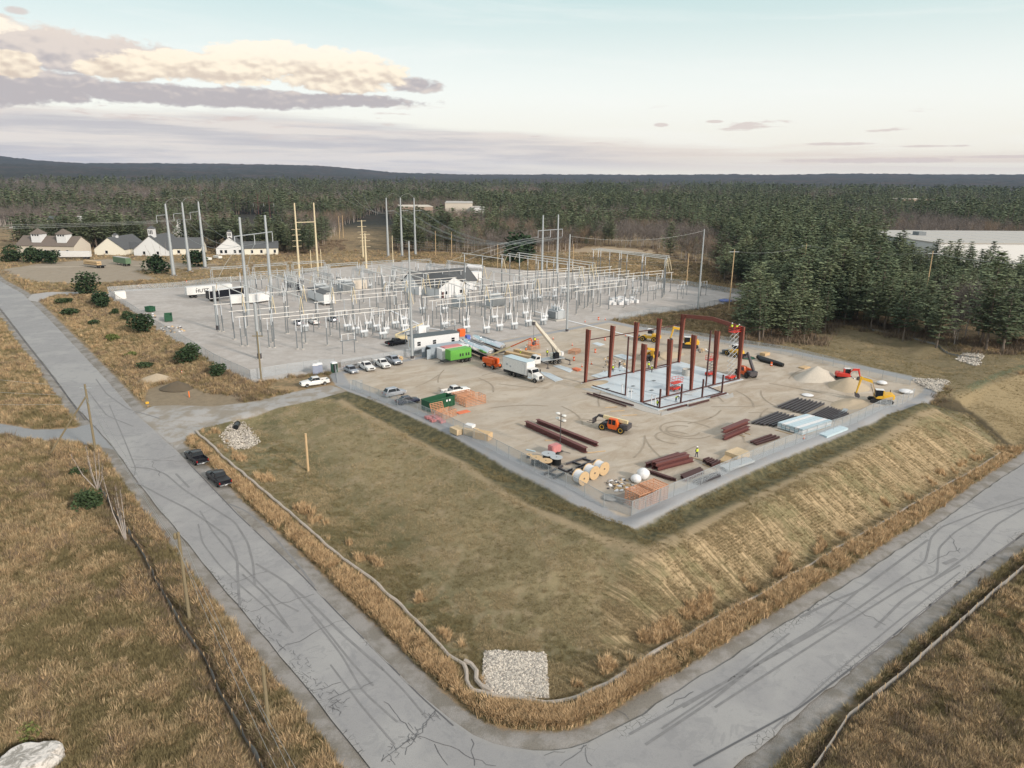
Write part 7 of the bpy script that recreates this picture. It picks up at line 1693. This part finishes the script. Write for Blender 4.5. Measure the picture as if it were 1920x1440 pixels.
# disconnect switch stands: two posts with a beam and three short insulators
def switch_stand(u, v, rot=0, h=3.6, label='low steel switch stand with three insulators', group='switch stands in the gravel yard'):
    e = thing('switch_stand',label,'switch stand',uvp(u,v),AU+rot,group); MB().cyl((-1.6,0,0),(-1.6,0,h),.11,n=6).cyl((1.6,0,0),(1.6,0,h),.11,n=6).box(-2.1,2.1,-.12,.12,h,h+.2).build('stand','dark_galv',e)
    m = MB()
    for x in (-1.7,0,1.7): m.lathe((x,0,h+.2),[(.14,0),(.08,.3),(.14,.6),(.08,.9),(.14,1.2),(.08,1.5)],7)
    m.build('insulator','insulator',e); MB().cyl((-1.8,0,h+1.75),(1.8,0,h+1.75),.05,n=5).build('switch_blade','pale_steel',e)
for u in (140,146,152,158,164,172,178): switch_stand(u, 24+rnd.uniform(-3,3)); switch_stand(u+2, 46+rnd.uniform(-3,3), pi/2 if u%3==0 else 0)
for u in (100,106,112,118,124,130): switch_stand(u, 36+rnd.uniform(-3,3)); switch_stand(u, 66+rnd.uniform(-3,3), pi/2)
for u in (30,40,50,60,72,84): switch_stand(u, 40+rnd.uniform(-3,3)); 
for u in (28,46,58): switch_stand(u, 14+rnd.uniform(-2,2), h=3.2)
# dead tank circuit breakers with leaning white bushings
def breaker(u, v, rot=0., s=1., label='grey circuit breaker tank with two tall white bushings', group='circuit breakers of the switchyard'):
    e = thing('circuit_breaker',label,'circuit breaker',uvp(u,v),AU+rot,group); e.scale = (s*.82,)*3
    MB().lathe((0,0,1.9),[(.2,-1.5),(.5,-1.35),(.5,1.35),(.2,1.5)],14,'x').build('tank','insulator',e,smooth=True); MB().box(-1.1,-.9,-.5,.5,0,1.4).box(.9,1.1,-.5,.5,0,1.4).box(-.5,.5,-1.1,-.55,.3,1.7).build('frame','galvanised',e)
    for sg in (-1,1):
        m = MB(); a = Vector((sg*.9,0,2.3)); d = Vector((sg*.13,0,1)).normalized(); n = 9
        for i in range(n): t0, t1 = i/n*3.6, (i+1)/n*3.6; m.cyl(a+d*t0,a+d*t1,.26-.16*i/n,.18-.12*i/n,8)
        m.build('bushing','plastic_white',e)
BR = [(40,28),(40,33),(40,38),(46.5,28),(46.5,33),(46.5,38),(53,29),(53,34),(70,13),(75,13.5),(80,13),(86,14),(82,25),(88,26),(94,25),(95,17),(101,18),(134,56),(140,58),(146,57),(30,44)]
BR += [(43,23),(50,23),(57,24),(64,25),(72,26),(66,17),(58,38),(91,13),(106,22),(112,47),(118,46),(124,45),(78,46),(72,50)]
for u,v in BR: breaker(u,v,rnd.choice((0,pi/2))*0+.05)
# transformers and reactors
def transformer(u, v, rot, label, s=1.):
    e = thing('transformer',label,'transformer',uvp(u,v),AU+rot); e.scale = (s,s,s)
    MB().box(-2.6,2.6,-1.4,1.4,.5,3.6).build('tank','box_grey',e,bevel=.08); m = MB()
    for i in range(14): m.box(-2.5+i*.37,-2.32+i*.37,-2.3,-1.45,.8,3.3); m.box(-2.5+i*.37,-2.32+i*.37,1.45,2.3,.8,3.3)
    m.build('radiator','galvanised',e); MB().lathe((0,0,4.3),[(.3,-2.2),(.5,-2.1),(.5,2.1),(.3,2.2)],12,'x').build('conservator','box_grey',e,smooth=True)
    for x in (-1.6,0,1.6): MB().lathe((x,.8,3.6),[(.3,0),(.2,.3),(.26,.6),(.16,.9),(.2,1.3),(.1,2.2)],9).build('bushing','insulator',e)
    MB().box(-3.4,3.4,-2.8,2.8,0,.5).build('plinth','concrete',e)
transformer(98,46,0,'large grey transformer with radiator fins in the middle of the switchyard'); transformer(88,52,.1,'grey transformer behind the low bus right of the control house',.9); transformer(60,100,0,'tan cased transformer behind the mobile office in the yard'); transformer(72,104,0,'tan cased transformer right of its twin at the back of the yard'); transformer(100,17.5,pi/2,'pale round shouldered reactor behind the crane boom',.85)
q = uvp(128,112); t = MB().lathe((0,0,1.9),[(.3,-4.2),(1.1,-3.8),(1.2,0),(1.1,3.8),(.3,4.2)],18,'x').build('storage_tank','plastic_white',smooth=True); t.location = gp(890,508); t.rotation_euler = (0,0,-.3); tag(t,'white horizontal storage tank at the far edge of the gravel yard','tank')
for i in range(26):
    q = gp(1168+rnd.uniform(-26,26),567+rnd.uniform(-5,5)); o = MB().box(-.9,.9,-.6,.6,.05,.9+rnd.random()*.8).build('wrapped_crate','plastic_white',bevel=.05); o.location = q; o.rotation_euler = (0,0,rnd.uniform(0,3)); tag(o,'white wrapped equipment pack in the heap between the right hand posts','crate','white wrapped packs in the yard')
# old yard at the back: lattice frames and many posts
def lattice_frame(u, v, L, rot, h=8., label='low galvanised lattice gantry at the back of the switchyard', group='lattice gantries at the back'):
    e = thing('lattice_gantry',label,'gantry',uvp(u,v),rot,group); m = MB()
    for x in (0,L):
        for dx,dy in ((-.4,-.4),(.4,-.4),(.4,.4),(-.4,.4)): m.cyl((x+dx*1.3,dy*1.3,0),(x+dx*.7,dy*.7,h),.06,n=4)
        for k in range(6): s = 1 if k%2 else -1; m.cyl((x-.45*s,-.45,h*k/6),(x+.4*s,-.4,h*(k+1)/6),.035,n=4); m.cyl((x-.45,-.45*s,h*k/6),(x-.4,.4*s,h*(k+1)/6),.035,n=4)
    m.build('leg','galvanised',e); b = MB()
    for y,z in ((-.35,h),(.35,h),(-.35,h+.7),(.35,h+.7)): b.cyl((0,y,z),(L,y,z),.06,n=4)
    n = int(L/1.2)
    for k in range(n): s = k%2; b.cyl((L*k/n,-.35,h+.7*s),(L*(k+1)/n,-.35,h+.7*(1-s)),.035,n=4); b.cyl((L*k/n,.35,h+.7*s),(L*(k+1)/n,.35,h+.7*(1-s)),.035,n=4)
    b.build('truss','galvanised',e)
for u in (40,56,72,88,104): lattice_frame(u,118+rnd.uniform(-6,6),14,AU)
for u in (48,64,80,96,112,124): lattice_frame(u,98+rnd.uniform(-3,3),15,AV,7.)
for u in (34,50,66): lattice_frame(u,140,14,AU,7.5)
for i in range(80): bus_post(rnd.uniform(34,130),rnd.uniform(96,136),rnd.choice((5,6,7,8)),label='pale insulated post in the old yard at the back',group='insulated posts of the old yard')
for i in range(9): switch_stand(rnd.uniform(44,120),rnd.uniform(98,132),rnd.choice((0,pi/2)),label='low switch stand in the old yard at the back',group='switch stands in the old yard')
for u,v in ((50,110),(58,112),(84,108),(92,112),(108,106),(116,112)): breaker(u,v,.3,.8,'small grey breaker in the old yard at the back','breakers of the old yard')
# cable trench covers: long pale strips on the gravel
def trench(label, pts):
    P = [tuple(gp(*p)[:2]) for p in pts]; Vv, Ff = ribbon('', P, .9, None, .06, zf=zt); o = mesh_obj('cable_trench',Vv,Ff,MAT['plastic_white']); o['kind'] = 'structure'
trench('', [(728,580),(800,615),(850,622),(900,640)]); trench('', [(1000,583),(1060,600),(1130,617),(1190,632)])
# control house
def gable_house(name, label, cat, pf, u_len, v_len, wall_h, roof_h, rz, wall='white_wall', roof='shingle_dark', ridge='x', wins=(), over=.4, cupolas=(), parent=None, cup_mat='plastic_white', win_side='front'):
    e = thing(name,label,cat,pf,rz) if parent is None else empty(name,pf,rz); L, Dp = u_len, v_len
    if parent is not None: e.parent = parent
    MB().box(0,L,0,Dp,-.5,wall_h).build('wall',wall,e); g = MB(); t = .16
    if ridge == 'x':
        for y in (0,Dp): pass
        k = MB(); k.v = [(0,0,wall_h),(0,Dp,wall_h),(0,Dp/2,wall_h+roof_h-.1),(L,0,wall_h),(L,Dp,wall_h),(L,Dp/2,wall_h+roof_h-.1)]; k.f = [(0,1,2),(5,4,3)]; k.build('gable',wall,e)
        sl_ = roof_h/(Dp/2)
        g.v = [(-over,-over,wall_h-over*sl_),(L+over,-over,wall_h-over*sl_),(L+over,Dp/2,wall_h+roof_h),(-over,Dp/2,wall_h+roof_h),(-over,Dp+over,wall_h-over*sl_),(L+over,Dp+over,wall_h-over*sl_)]
    else:
        k = MB(); k.v = [(0,0,wall_h),(L,0,wall_h),(L/2,0,wall_h+roof_h-.1),(0,Dp,wall_h),(L,Dp,wall_h),(L/2,Dp,wall_h+roof_h-.1)]; k.f = [(0,1,2),(5,4,3)]; k.build('gable',wall,e)
        sl_ = roof_h/(L/2)
        g.v = [(-over,-over,wall_h-over*sl_),(-over,Dp+over,wall_h-over*sl_),(L/2,Dp+over,wall_h+roof_h),(L/2,-over,wall_h+roof_h),(L+over,Dp+over,wall_h-over*sl_),(L+over,-over,wall_h-over*sl_)]
    top_ = [(x,y,z+t) for x,y,z in g.v]; n = 6; V = g.v+top_
    F_ = [(0,1,2,3),(3,2,4,5) if ridge!='x' else (3,2,5,4)]; Ft = F_+[tuple(i+n for i in f) for f in F_]
    rim_ = [(0,1),(1,2),(3,0)]+([(2,5),(5,4),(4,3)] if ridge=='x' else [(2,4),(4,5),(5,3)])
    Ft += [(a,b_,b_+n,a+n) for a,b_ in rim_]; m = MB(); m.v = V; m.f = Ft; m.build('roof',roof,e)
    m = MB()
    for x, z, w, h in wins:
        wd = MB().box(x-w/2,x+w/2,-.04,-.005,z,z+h).build('window','window_glass',e); MB().box(x-w/2-.1,x+w/2+.1,-.08,-.045,z+h,z+h+.12).box(x-w/2-.1,x+w/2+.1,-.08,-.045,z-.12,z).box(x-w/2-.1,x-w/2,-.08,-.045,z,z+h).box(x+w/2,x+w/2+.1,-.08,-.045,z,z+h).build('frame','plastic_white',wd)
    for (cx, cy, s, hh) in cupolas:
        c = MB().box(cx-s/2,cx+s/2,cy-s/2,cy+s/2,wall_h,wall_h+roof_h+hh).build('cupola',cup_mat,e); MB().loft([[(cx-s*.62,cy-s*.62,wall_h+roof_h+hh),(cx+s*.62,cy-s*.62,wall_h+roof_h+hh),(cx+s*.62,cy+s*.62,wall_h+roof_h+hh),(cx-s*.62,cy+s*.62,wall_h+roof_h+hh)],[(cx-.06,cy-.06,wall_h+roof_h+hh+s*.55),(cx+.06,cy-.06,wall_h+roof_h+hh+s*.55),(cx+.06,cy+.06,wall_h+roof_h+hh+s*.55),(cx-.06,cy+.06,wall_h+roof_h+hh+s*.55)]]).build('cupola_roof',roof,c)
        for k_ in (-1,0,1): MB().box(cx+k_*s*.27-s*.08,cx+k_*s*.27+s*.08,cy-s/2-.04,cy-s/2-.005,wall_h+roof_h+hh*.2,wall_h+roof_h+hh*.8).build('cupola_window','window_glass',c)
    return e
ch = gable_house('control_house','white control house with dark shingle roof inside the switchyard','building',uvp(92.5,72),13,19,3.8,3.6,AU,wall='white_wall',ridge='y',wins=((3,1.2,1,1.2),(9.5,1.2,1,1.2)))
w2 = gable_house('wing','','',Vector((-2.5,10,0)),26,13,3.79,4.2,0,wall='white_wall',ridge='x',parent=ch); MB().box(1.0,2.0,-.05,-.01,0,2.2).build('door','dark_oxide',ch)
mb = container('clad_enclosure','white ribbed equipment enclosure behind the control house','plastic_white',9,3.8,4,cat='enclosure'); mb.location = gp(866,528); mb.rotation_euler = (0,0,AU)
b1 = block('equipment_cabinet','pale box cabinet beside the switchyard transformers','cabinet',645,541,4,3,3.6,'plastic_white',AU); b2 = block('equipment_cabinet','beige louvred cabinet right of the pale one','cabinet',672,541,6,3.2,3.4,'beige_wall',AU); block('equipment_cabinet','small white cabinet behind the mobile office beside a boom','cabinet',789,626,2.4,2.0,2.4,'plastic_white',AU); block('equipment_cabinet','dark control box left of the control house','cabinet',763,543,.8,.8,1.6,'black_steel',AU); block('guard_shed','small open shed at the left corner of the gravel yard','shed',226,560,3.4,2.2,2.6,'pale_steel',AU)
bl = thing('boom_lift','folded cream boom lift behind the black pickup','boom lift',gp(752,640),.3); MB().box(-1.5,1.5,-1,1,.4,1.6).build('chassis','cream_paint',bl); MB().cyl((-1.5,0,1.9),(6,0,4.6),.18,n=4).build('boom','cream_paint',bl); [wheel(bl,x,y,.45,.3) for x in (-1,1) for y in (-1,1)]
block('orange_compressor','orange machine behind the right end of the mobile office','compressor',865,630,1.8,1.4,2.0,'orange_paint',AU); block('water_tank','blue drum beside the tanker trailers','drum',877,637,1.1,1.1,1.3,'blue_tarp',AU)
for k_, (x,y) in enumerate(((743,694-18),(750,676))): reel_h('paper wrapped cable drum by the temporary fence, '+('left' if k_==0 else 'right')+' of two',x,y,.6,1.0)
block('brush_pile','low pile of cut timber behind the parked pickups','timber',665,683,9,1.2,.9,'grey_wood',hdg((640,687),(690,679)))

# ------------------------------------------------------------------ poles and lines
def pole(name,label,base,h,r0,r1,mat,cat='pole',group=None,base_ring=None,tip=None):
    q = gp(*base); e = thing(name,label,cat,q,0,group); MB().cyl((0,0,0),(0,0,h),r0,r1,12).build('shaft',mat,e,smooth=True)
    if base_ring: MB().lathe((0,0,0),[(r0*1.25,0),(r0*1.25,base_ring)],12).build('base_collar','black_steel',e,smooth=True); MB().lathe((0,0,0),[(r0*2,-.3),(r0*2,.15)],14).build('footing','concrete',e)
    return e, q
TOPS = {}
for i,(b_,lab) in enumerate([((326,517),'tall tapered grey steel pole, nearest of the three standing in the dry meadow'),((356,509),'tall tapered grey steel pole, middle of the three in the dry meadow'),((385,502),'tall tapered grey steel pole, farthest of the three in the dry meadow')]):
    e, q = pole('transmission_pole',lab,b_,30.5,.85,.35,'galvanised',base_ring=.5); MB().cyl((-4.5,0,25.5),(0,0,26),.14,n=6).build('crossarm','galvanised',e); TOPS['m%d'%i] = q; MB().cyl((-4.4,0,25.5),(-4.4,0,22.5),.09,n=6).build('insulator_string','insulator',e)
for i,(b_,lab) in enumerate([((728,481),'slim steel pole, left of the three joined by arched wires beyond the yard'),((754,480),'slim steel pole, middle of the three joined by arched wires beyond the yard'),((779,478),'slim steel pole, right of the three joined by arched wires beyond the yard')]):
    e, q = pole('transmission_pole',lab,b_,31.5,.75,.3,'galvanised',base_ring=.4); MB().cyl((0,0,24.5),(4.2,0,24.7),.12,n=6).build('crossarm','galvanised',e); TOPS['n%d'%i] = q
def hframe(label,b0,b1,h,bar_z,over,mat,r0=.5,drops=True,crossed=False):
    p,q = gp(*b0),gp(*b1); e = thing('h_frame_structure',label,'pylon',p,atan2(q.y-p.y,q.x-p.x)); L = math.hypot(q.x-p.x,q.y-p.y)
    for x in (0,L): MB().cyl((x,0,0),(x,0,h),r0,r0*.55,10).build('shaft',mat,e,smooth=True)
    MB().cyl((-over,0,bar_z),(L+over,0,bar_z),.16,n=6).build('crossarm',mat,e)
    if drops:
        for x in (-over,L/2,L+over): MB().cyl((x,0,bar_z),(x,0,bar_z-3.2),.09,n=6).build('insulator_string','insulator',e)
    return e,p,q,L
h1 = hframe('grey steel two pole dead-end frame at the left side of the gravel yard',(466,590),(511,576),30,24.5,3.5,'galvanised',.6); h2 = hframe('cream two pole frame behind the left switchyard',(562,522),(597,519),31.5,23.5,.3,'cream_pole',.5,False); h3 = hframe('grey steel two pole frame with long crossarm at the far right of the yard',(1016,520),(1044,516),27,20.5,3.2,'galvanised',.55)
hframe('rusty brown two pole frame far away above the white houses',(487,424),(508,424),27,20,4,'dark_oxide',.45); hframe('distant rusty two pole frame left of the nearer one',(388,404),(412,404),24,24,3,'dark_oxide',.4)
for b_,h,lab in (((409,619),12.5,'short white column with black base at the left of the switchyard'),((487,673),13.5,'short white column with black base near the front corner of the gravel yard')): pole('lightning_mast',lab,b_,h,.42,.36,'galvanised',base_ring=1.4,cat='column')
for b_,h,lab in (((773,673),28,'tall grey lightning mast standing before the mobile office'),((1063,622),27.5,'tall grey lightning mast behind the crane'),((1308,583),27,'lone tall mast at the right edge of the gravel yard')): pole('lightning_mast',lab,b_,h,.36,.16,'galvanised',base_ring=.8,cat='mast')
def arm_pole(label,base,h,arms=4,mat='cream_pole'):
    e,q = pole('utility_pole',label,base,h,.5,.28,mat)
    for k in range(arms): z = h-.6-k*2.9; MB().cyl((-2.4,0,z),(2.4,0,z+.2),.12,n=6).build('crossarm',mat,e)
arm_pole('cream many armed pole against the cream frame',(559,486),16); arm_pole('cream many armed pole behind the switchyard, farther of two',(681,483),20); arm_pole('cream many armed pole behind the switchyard, nearer of two',(687,503),16.5,3)
for b_,h,lab in (((817,481),14,'wooden pole beyond the yard, left of two near the wood'),((847,484),14,'wooden pole beyond the yard, right of two near the wood'),((933,502),11.5,'lone wooden pole before the big dark bush'),((737,494),14,'cream pole at the back edge of the yard below the three tall poles'),((1287,534),13,'wooden pole beyond the yard fence at the right'),((1423,534),8,'short wooden pole among the pines right of the yard'),((637,448),16,'distant pole in the cleared line corridor, left of two'),((644,446),16,'distant pole in the cleared line corridor, right of two'),((1074,505),12,'thin wooden pole behind the right switchyard'),((584,505),9,'thin cream pole behind the left switchyard, left of two'),((603,503),9,'thin cream pole behind the left switchyard, right of two')):
    pole('utility_pole',lab,b_,h,.22,.15,'cream_pole' if 'cream' in lab else 'wood_tan')
e,q = pole('utility_pole','dark wooden pole with a short crossarm at the front corner of the gravel yard',(490,712),10.6,.2,.15,'old_pole'); MB().box(-1.1,1.1,-.08,.08,9.5,9.7).build('crossarm','old_pole',e)
pa,qa = pole('utility_pole','leaning wooden pole beside the road, held by a long diagonal prop',(180,850),11.9,.2,.15,'old_pole'); pr = gp(92,854); top_ = qa+Vector((0,0,10.2))
MB().cyl(pr-qa,Vector((0,0,10.0)),.15,.13).build('prop','old_pole',pa); MB().box(-.9,1.0,-.07,.07,11.2,11.35).build('crossarm','galvanised',pa)
pb,qb = pole('utility_pole','wooden pole standing in the grass beside the road below the black pickups',(356,1165),10.6,.19,.15,'old_pole'); MB().lathe((-.35,0,9.8),[(.12,0),(.2,.2),(.2,.5),(.08,.7)],10).build('insulator','old_pole',pb)
pole('wooden_post','weathered greenish pole at the road edge near the bottom',(505,1370),6.6,.17,.15,'old_pole'); pole('wooden_post','pale bare wooden post standing on the grass embankment',(578,884),6.6,.2,.18,'wood_tan')
def line(label,a,c,sag,r_=.03,group=None): o = wire(a,c,sag,r_).build('power_line','wire'); tag(o,label,'wire',group)
qc = P0(700,1640,1.5); qA = Vector(qa)
for k,dx in enumerate((-.35,.25,-.1)): 
    line('overhead wire running down the road verge between the wooden poles',qa+Vector((dx*2,0,11.3-.8*k)),qb+Vector((dx*2,0,10.2-.7*k)),1.2,.022,'wires along the road verge'); line('overhead wire leaving the lower wooden pole towards the bottom edge',qb+Vector((dx*2,0,10.2-.7*k)),Vector(P0(648-26*k,1600,3.0)),1.0,.02,'wires at the bottom left')
for k in range(3): line('overhead wire from the propped pole to the left edge',qa+Vector((0,0,11.4-1.4*k)),Vector((-150,qa.y+22-6*k,13-3.2*k)),1.6,.022,'wires to the left edge')
for i in range(3):
    q = TOPS['m%d'%i]; arm = q+Vector((-4.4,0,22.4)); 
    for dz in (0,): line('transmission wire crossing the meadow towards the left edge',arm,Vector((-430,q.y-60+4*i,25)),4,.045,'transmission wires at the left')
    tgt = h1[1]+Vector((cos(atan2(h1[2].y-h1[1].y,h1[2].x-h1[1].x))*(h1[3]*i/2),sin(atan2(h1[2].y-h1[1].y,h1[2].x-h1[1].x))*(h1[3]*i/2),21.5)); line('sagging wire from the three poles to the two pole frame',q+Vector((0,0,24)),tgt,5,.06,'wires between poles and frame at the left')
    n = TOPS['n%d'%i]; t3 = h3[1]+Vector((h3[3]*i/2-2,0,17.5)); 
    for dz in (0,.5): line('long sagging wire over the yard from the three slim poles to the right frame',n+Vector((4,0,24.5+dz)),t3+Vector((0,0,dz)),9,.06,'long wires over the yard')
    line('drop wire from the right frame down to the yard',t3,uvp(100+i*8,78,12),-1.5,.05,'drop wires at the right frame'); line('drop wire from the left frame down to the switchyard',tgt,uvp(15+5*i,[70,61,56][i],12),-1.5,.05,'drop wires at the left frame'); line('wire from the slim poles into the cleared corridor',n+Vector((0,0,24)),Vector((n.x-80-20*i,n.y+330,26)),7,.06,'wires in the corridor')
for k in range(2):
    for s in (0,1):
        a = TOPS[('m','n')[s]+str(k)]; c = TOPS[('m','n')[s]+str(k+1)]; line('arched wire joining the tops of the three '+('steel' if s==0 else 'slim')+' poles',a+Vector((0,0,30.5+s)),c+Vector((0,0,30.5+s)),-2.2,.07,'arched top wires')
line('wire from the lone right mast across the pine wood',gp(1308,583)+Vector((0,0,26.5)),gp(1063,622)+Vector((0,0,27)),2,.03); 
for k in range(4): line('distribution wire behind the yard between the wooden poles',gp(737,494)+Vector((0,0,13-1.2*k)),gp(933,502)+Vector((0,0,11-1.2*k)),1.5,.035,'distribution wires behind the yard'); line('distribution wire behind the yard towards the right',gp(933,502)+Vector((0,0,11-1.2*k)),gp(1287,534)+Vector((0,0,12-1.2*k)),2,.035,'distribution wires behind the yard, right span')
wp = [(1377,560,22),(1512,540,23),(1749,560,22),(1990,585,22)]
tp = [Vector(P0(1377,471,20)),Vector(P0(1512,460,20)),Vector(P0(1749,474,20)),Vector(P0(1990,492,20))]
for a,c in zip(tp[:-1],tp[1:]): line('wire strung above the pine wood at the right',a,c,1.5,.05,'wires over the pine wood')
for i,p in enumerate(tp[:3]): e = thing('utility_pole',['slim pole rising from the pines, left of three','slim pole with crossarm rising from the pines, middle of three','slim pole rising from the pines, right of three'][i],'pole',(p.x,p.y,0)); MB().cyl((0,0,0),(0,0,20.6),.2,.14,8).build('shaft','wood_tan',e); MB().box(-1.6,1.6,-.08,.08,19.7,19.9).build('crossarm','galvanised',e)

# ------------------------------------------------------------------ buildings beyond
def front(a, c): p,q = gp(*a),gp(*c); return p, (q-p).length, atan2(q.y-p.y,q.x-p.x)
p,L,a = front((33,478),(141,480)); gable_house('meeting_hall','long beige hall with brown shingle roof and two square cupolas','building',p,L,14,5.2,4.6,a,'beige_wall','shingle_brown','x',wins=tuple((L*t,1.0,1.2,2.0) for t in (.15,.3,.37,.5,.62,.74,.88)),cupolas=((L*.32,4.6,5.2,1.4),(L*.76,4.6,5.2,1.4)),cup_mat='white_wall')
p,L,a = front((178,478),(233,479)); gable_house('house','cream gabled house with blank front, left of the white chapel','building',p,L,26,3.2,6.2,a+.06,'cream_wall','shingle_dark','y',wins=((L*.4,.8,1.4,1.6),),cupolas=((L*.5,8,2.2,.8),))
p,L,a = front((233,476),(252,477)); gable_house('link_building','low cream link between the two gabled houses','building',p,L,9,3.4,2.6,a,'cream_wall','shingle_dark','x',wins=((L*.5,1,1.2,1.4),))
p,L,a = front((252,480),(316,480)); gable_house('chapel','white gabled building with a white cupola and small spire','building',p,L,26,3.4,7.4,a,'white_wall','shingle_dark','y',wins=((L*.3,.9,1.3,1.6),(L*.7,.9,1.3,1.6)),cupolas=((L*.5,4,3.0,3.6),))
p,L,a = front((322,478),(377,477)); gable_house('house','long cream wing with dark roof behind the steel poles','building',p,L,15,3.6,5.2,a,'cream_wall','shingle_dark','x',wins=((L*.25,.9,1.4,1.6),(L*.82,.9,1.4,1.6)))
p,L,a = front((406,478),(459,477)); gable_house('house','white gabled house with a small open cupola beside the frame poles','building',p,L,20,3.6,6.0,a,'white_wall','shingle_dark','y',wins=tuple((L*t,.9,1.3,1.7) for t in (.18,.34,.66,.84)),cupolas=((L*.5,4,2.4,2.6),))
p,L,a = front((459,478),(522,477)); gable_house('house','cream wing with several windows right of the white gabled house','building',p,L,12,3.6,3.2,a,'cream_wall','shingle_dark','x',wins=tuple((L*t,.9,1.2,1.7) for t in (.22,.5,.7,.9)))
p,L,a = front((326,453),(350,453)); gable_house('house','small white house higher up among the trees behind the poles','building',p,L,12,7,5,a,'white_wall','shingle_dark','y',cupolas=((L*.5,3,2,1.6),),wins=((L*.5,4,2,1.4),))
p,L,a = front((128,449),(154,449)); gable_house('house','brick coloured gable house among the trees above the hall','building',p,L,14,8.5,5,a,'tan_roof','shingle_brown','y',cupolas=((L*.9,3,2,2),))
p,L,a = front((92,436),(106,436)); gable_house('house','tiny pale house in the trees far left','building',p,L,10,9,3,a,'cream_wall','roof_grey','x')
p,L,a = front((146,436),(162,436)); gable_house('house','tiny pale house in the trees right of the other far one','building',p,L,10,9,3,a,'cream_wall','roof_grey','x')
def flat_block(label,px0,px1,py,h,depth,wall,roof,win=0,shift=0):
    p,L,a = front((px0,py),(px1,py)); e = thing('warehouse',label,'building',p,a+shift); MB().box(0,L,0,depth,-1,h).build('wall',wall,e); MB().box(-.3,L+.3,-.3,depth+.3,h,h+.5).build('roof',roof,e)
    return e,L
e,L = flat_block('very large flat roofed white warehouse beyond the pines at the right edge',1752,2250,503,12.5,95,'white_wall','concrete',shift=-.02); MB().box(L*.14,L*.17,50,56,13,15).build('roof_unit','dark_galv',e)
m = MB()
for k in range(9): m.box(6+k*16,6.4+k*16,4,90,13.01,13.1)
m.build('roof_seam','plastic_white',e)
for a_ in ((1688,1752,392,16,60,'tan_roof','beige_wall','distant brick and tan store with pale roof, left of two'),(1762,1812,393,13,60,'beige_wall','concrete','distant tan store with pale roof, right of two'),(1846,1866,391,12,40,'tan_roof','beige_wall','far small brick building at the right edge')): flat_block(a_[7],a_[0],a_[1],a_[2],a_[3],a_[4],a_[5],a_[6])
flat_block('low tan factory roof above the wood behind the slim poles',752,812,412,13,50,'tan_roof','beige_wall'); flat_block('tan flat roofed factory above the wood, the taller right part',835,886,412,17,60,'beige_wall','concrete'); flat_block('low white annex right of the tan factory',884,908,413,13,30,'white_wall','concrete')
# ------------------------------------------------------------------ hazy air
def haze():
    o = MB().box(-14500, 14500, -600, 10600, -130, 260).build('haze', 'wire'); o['kind'] = 'stuff'
    m = bpy.data.materials.new('haze_air'); m.use_nodes = True; t = m.node_tree; t.nodes.clear()
    out = t.nodes.new('ShaderNodeOutputMaterial'); pv = t.nodes.new('ShaderNodeVolumePrincipled'); pv.inputs['Density'].default_value = HAZE; pv.inputs['Color'].default_value = (.50,.66,1.0,1); pv.inputs['Anisotropy'].default_value = .0
    t.links.new(pv.outputs[0], out.inputs['Volume']); o.data.materials.clear(); o.data.materials.append(m)
HAZE = 0.000028
if HAZE > 0: haze()
for o in list(bpy.data.objects):
    if o.name.startswith('post') and o.parent is None and o.get('label') is None and o.get('kind') is None: bpy.data.objects.remove(o)
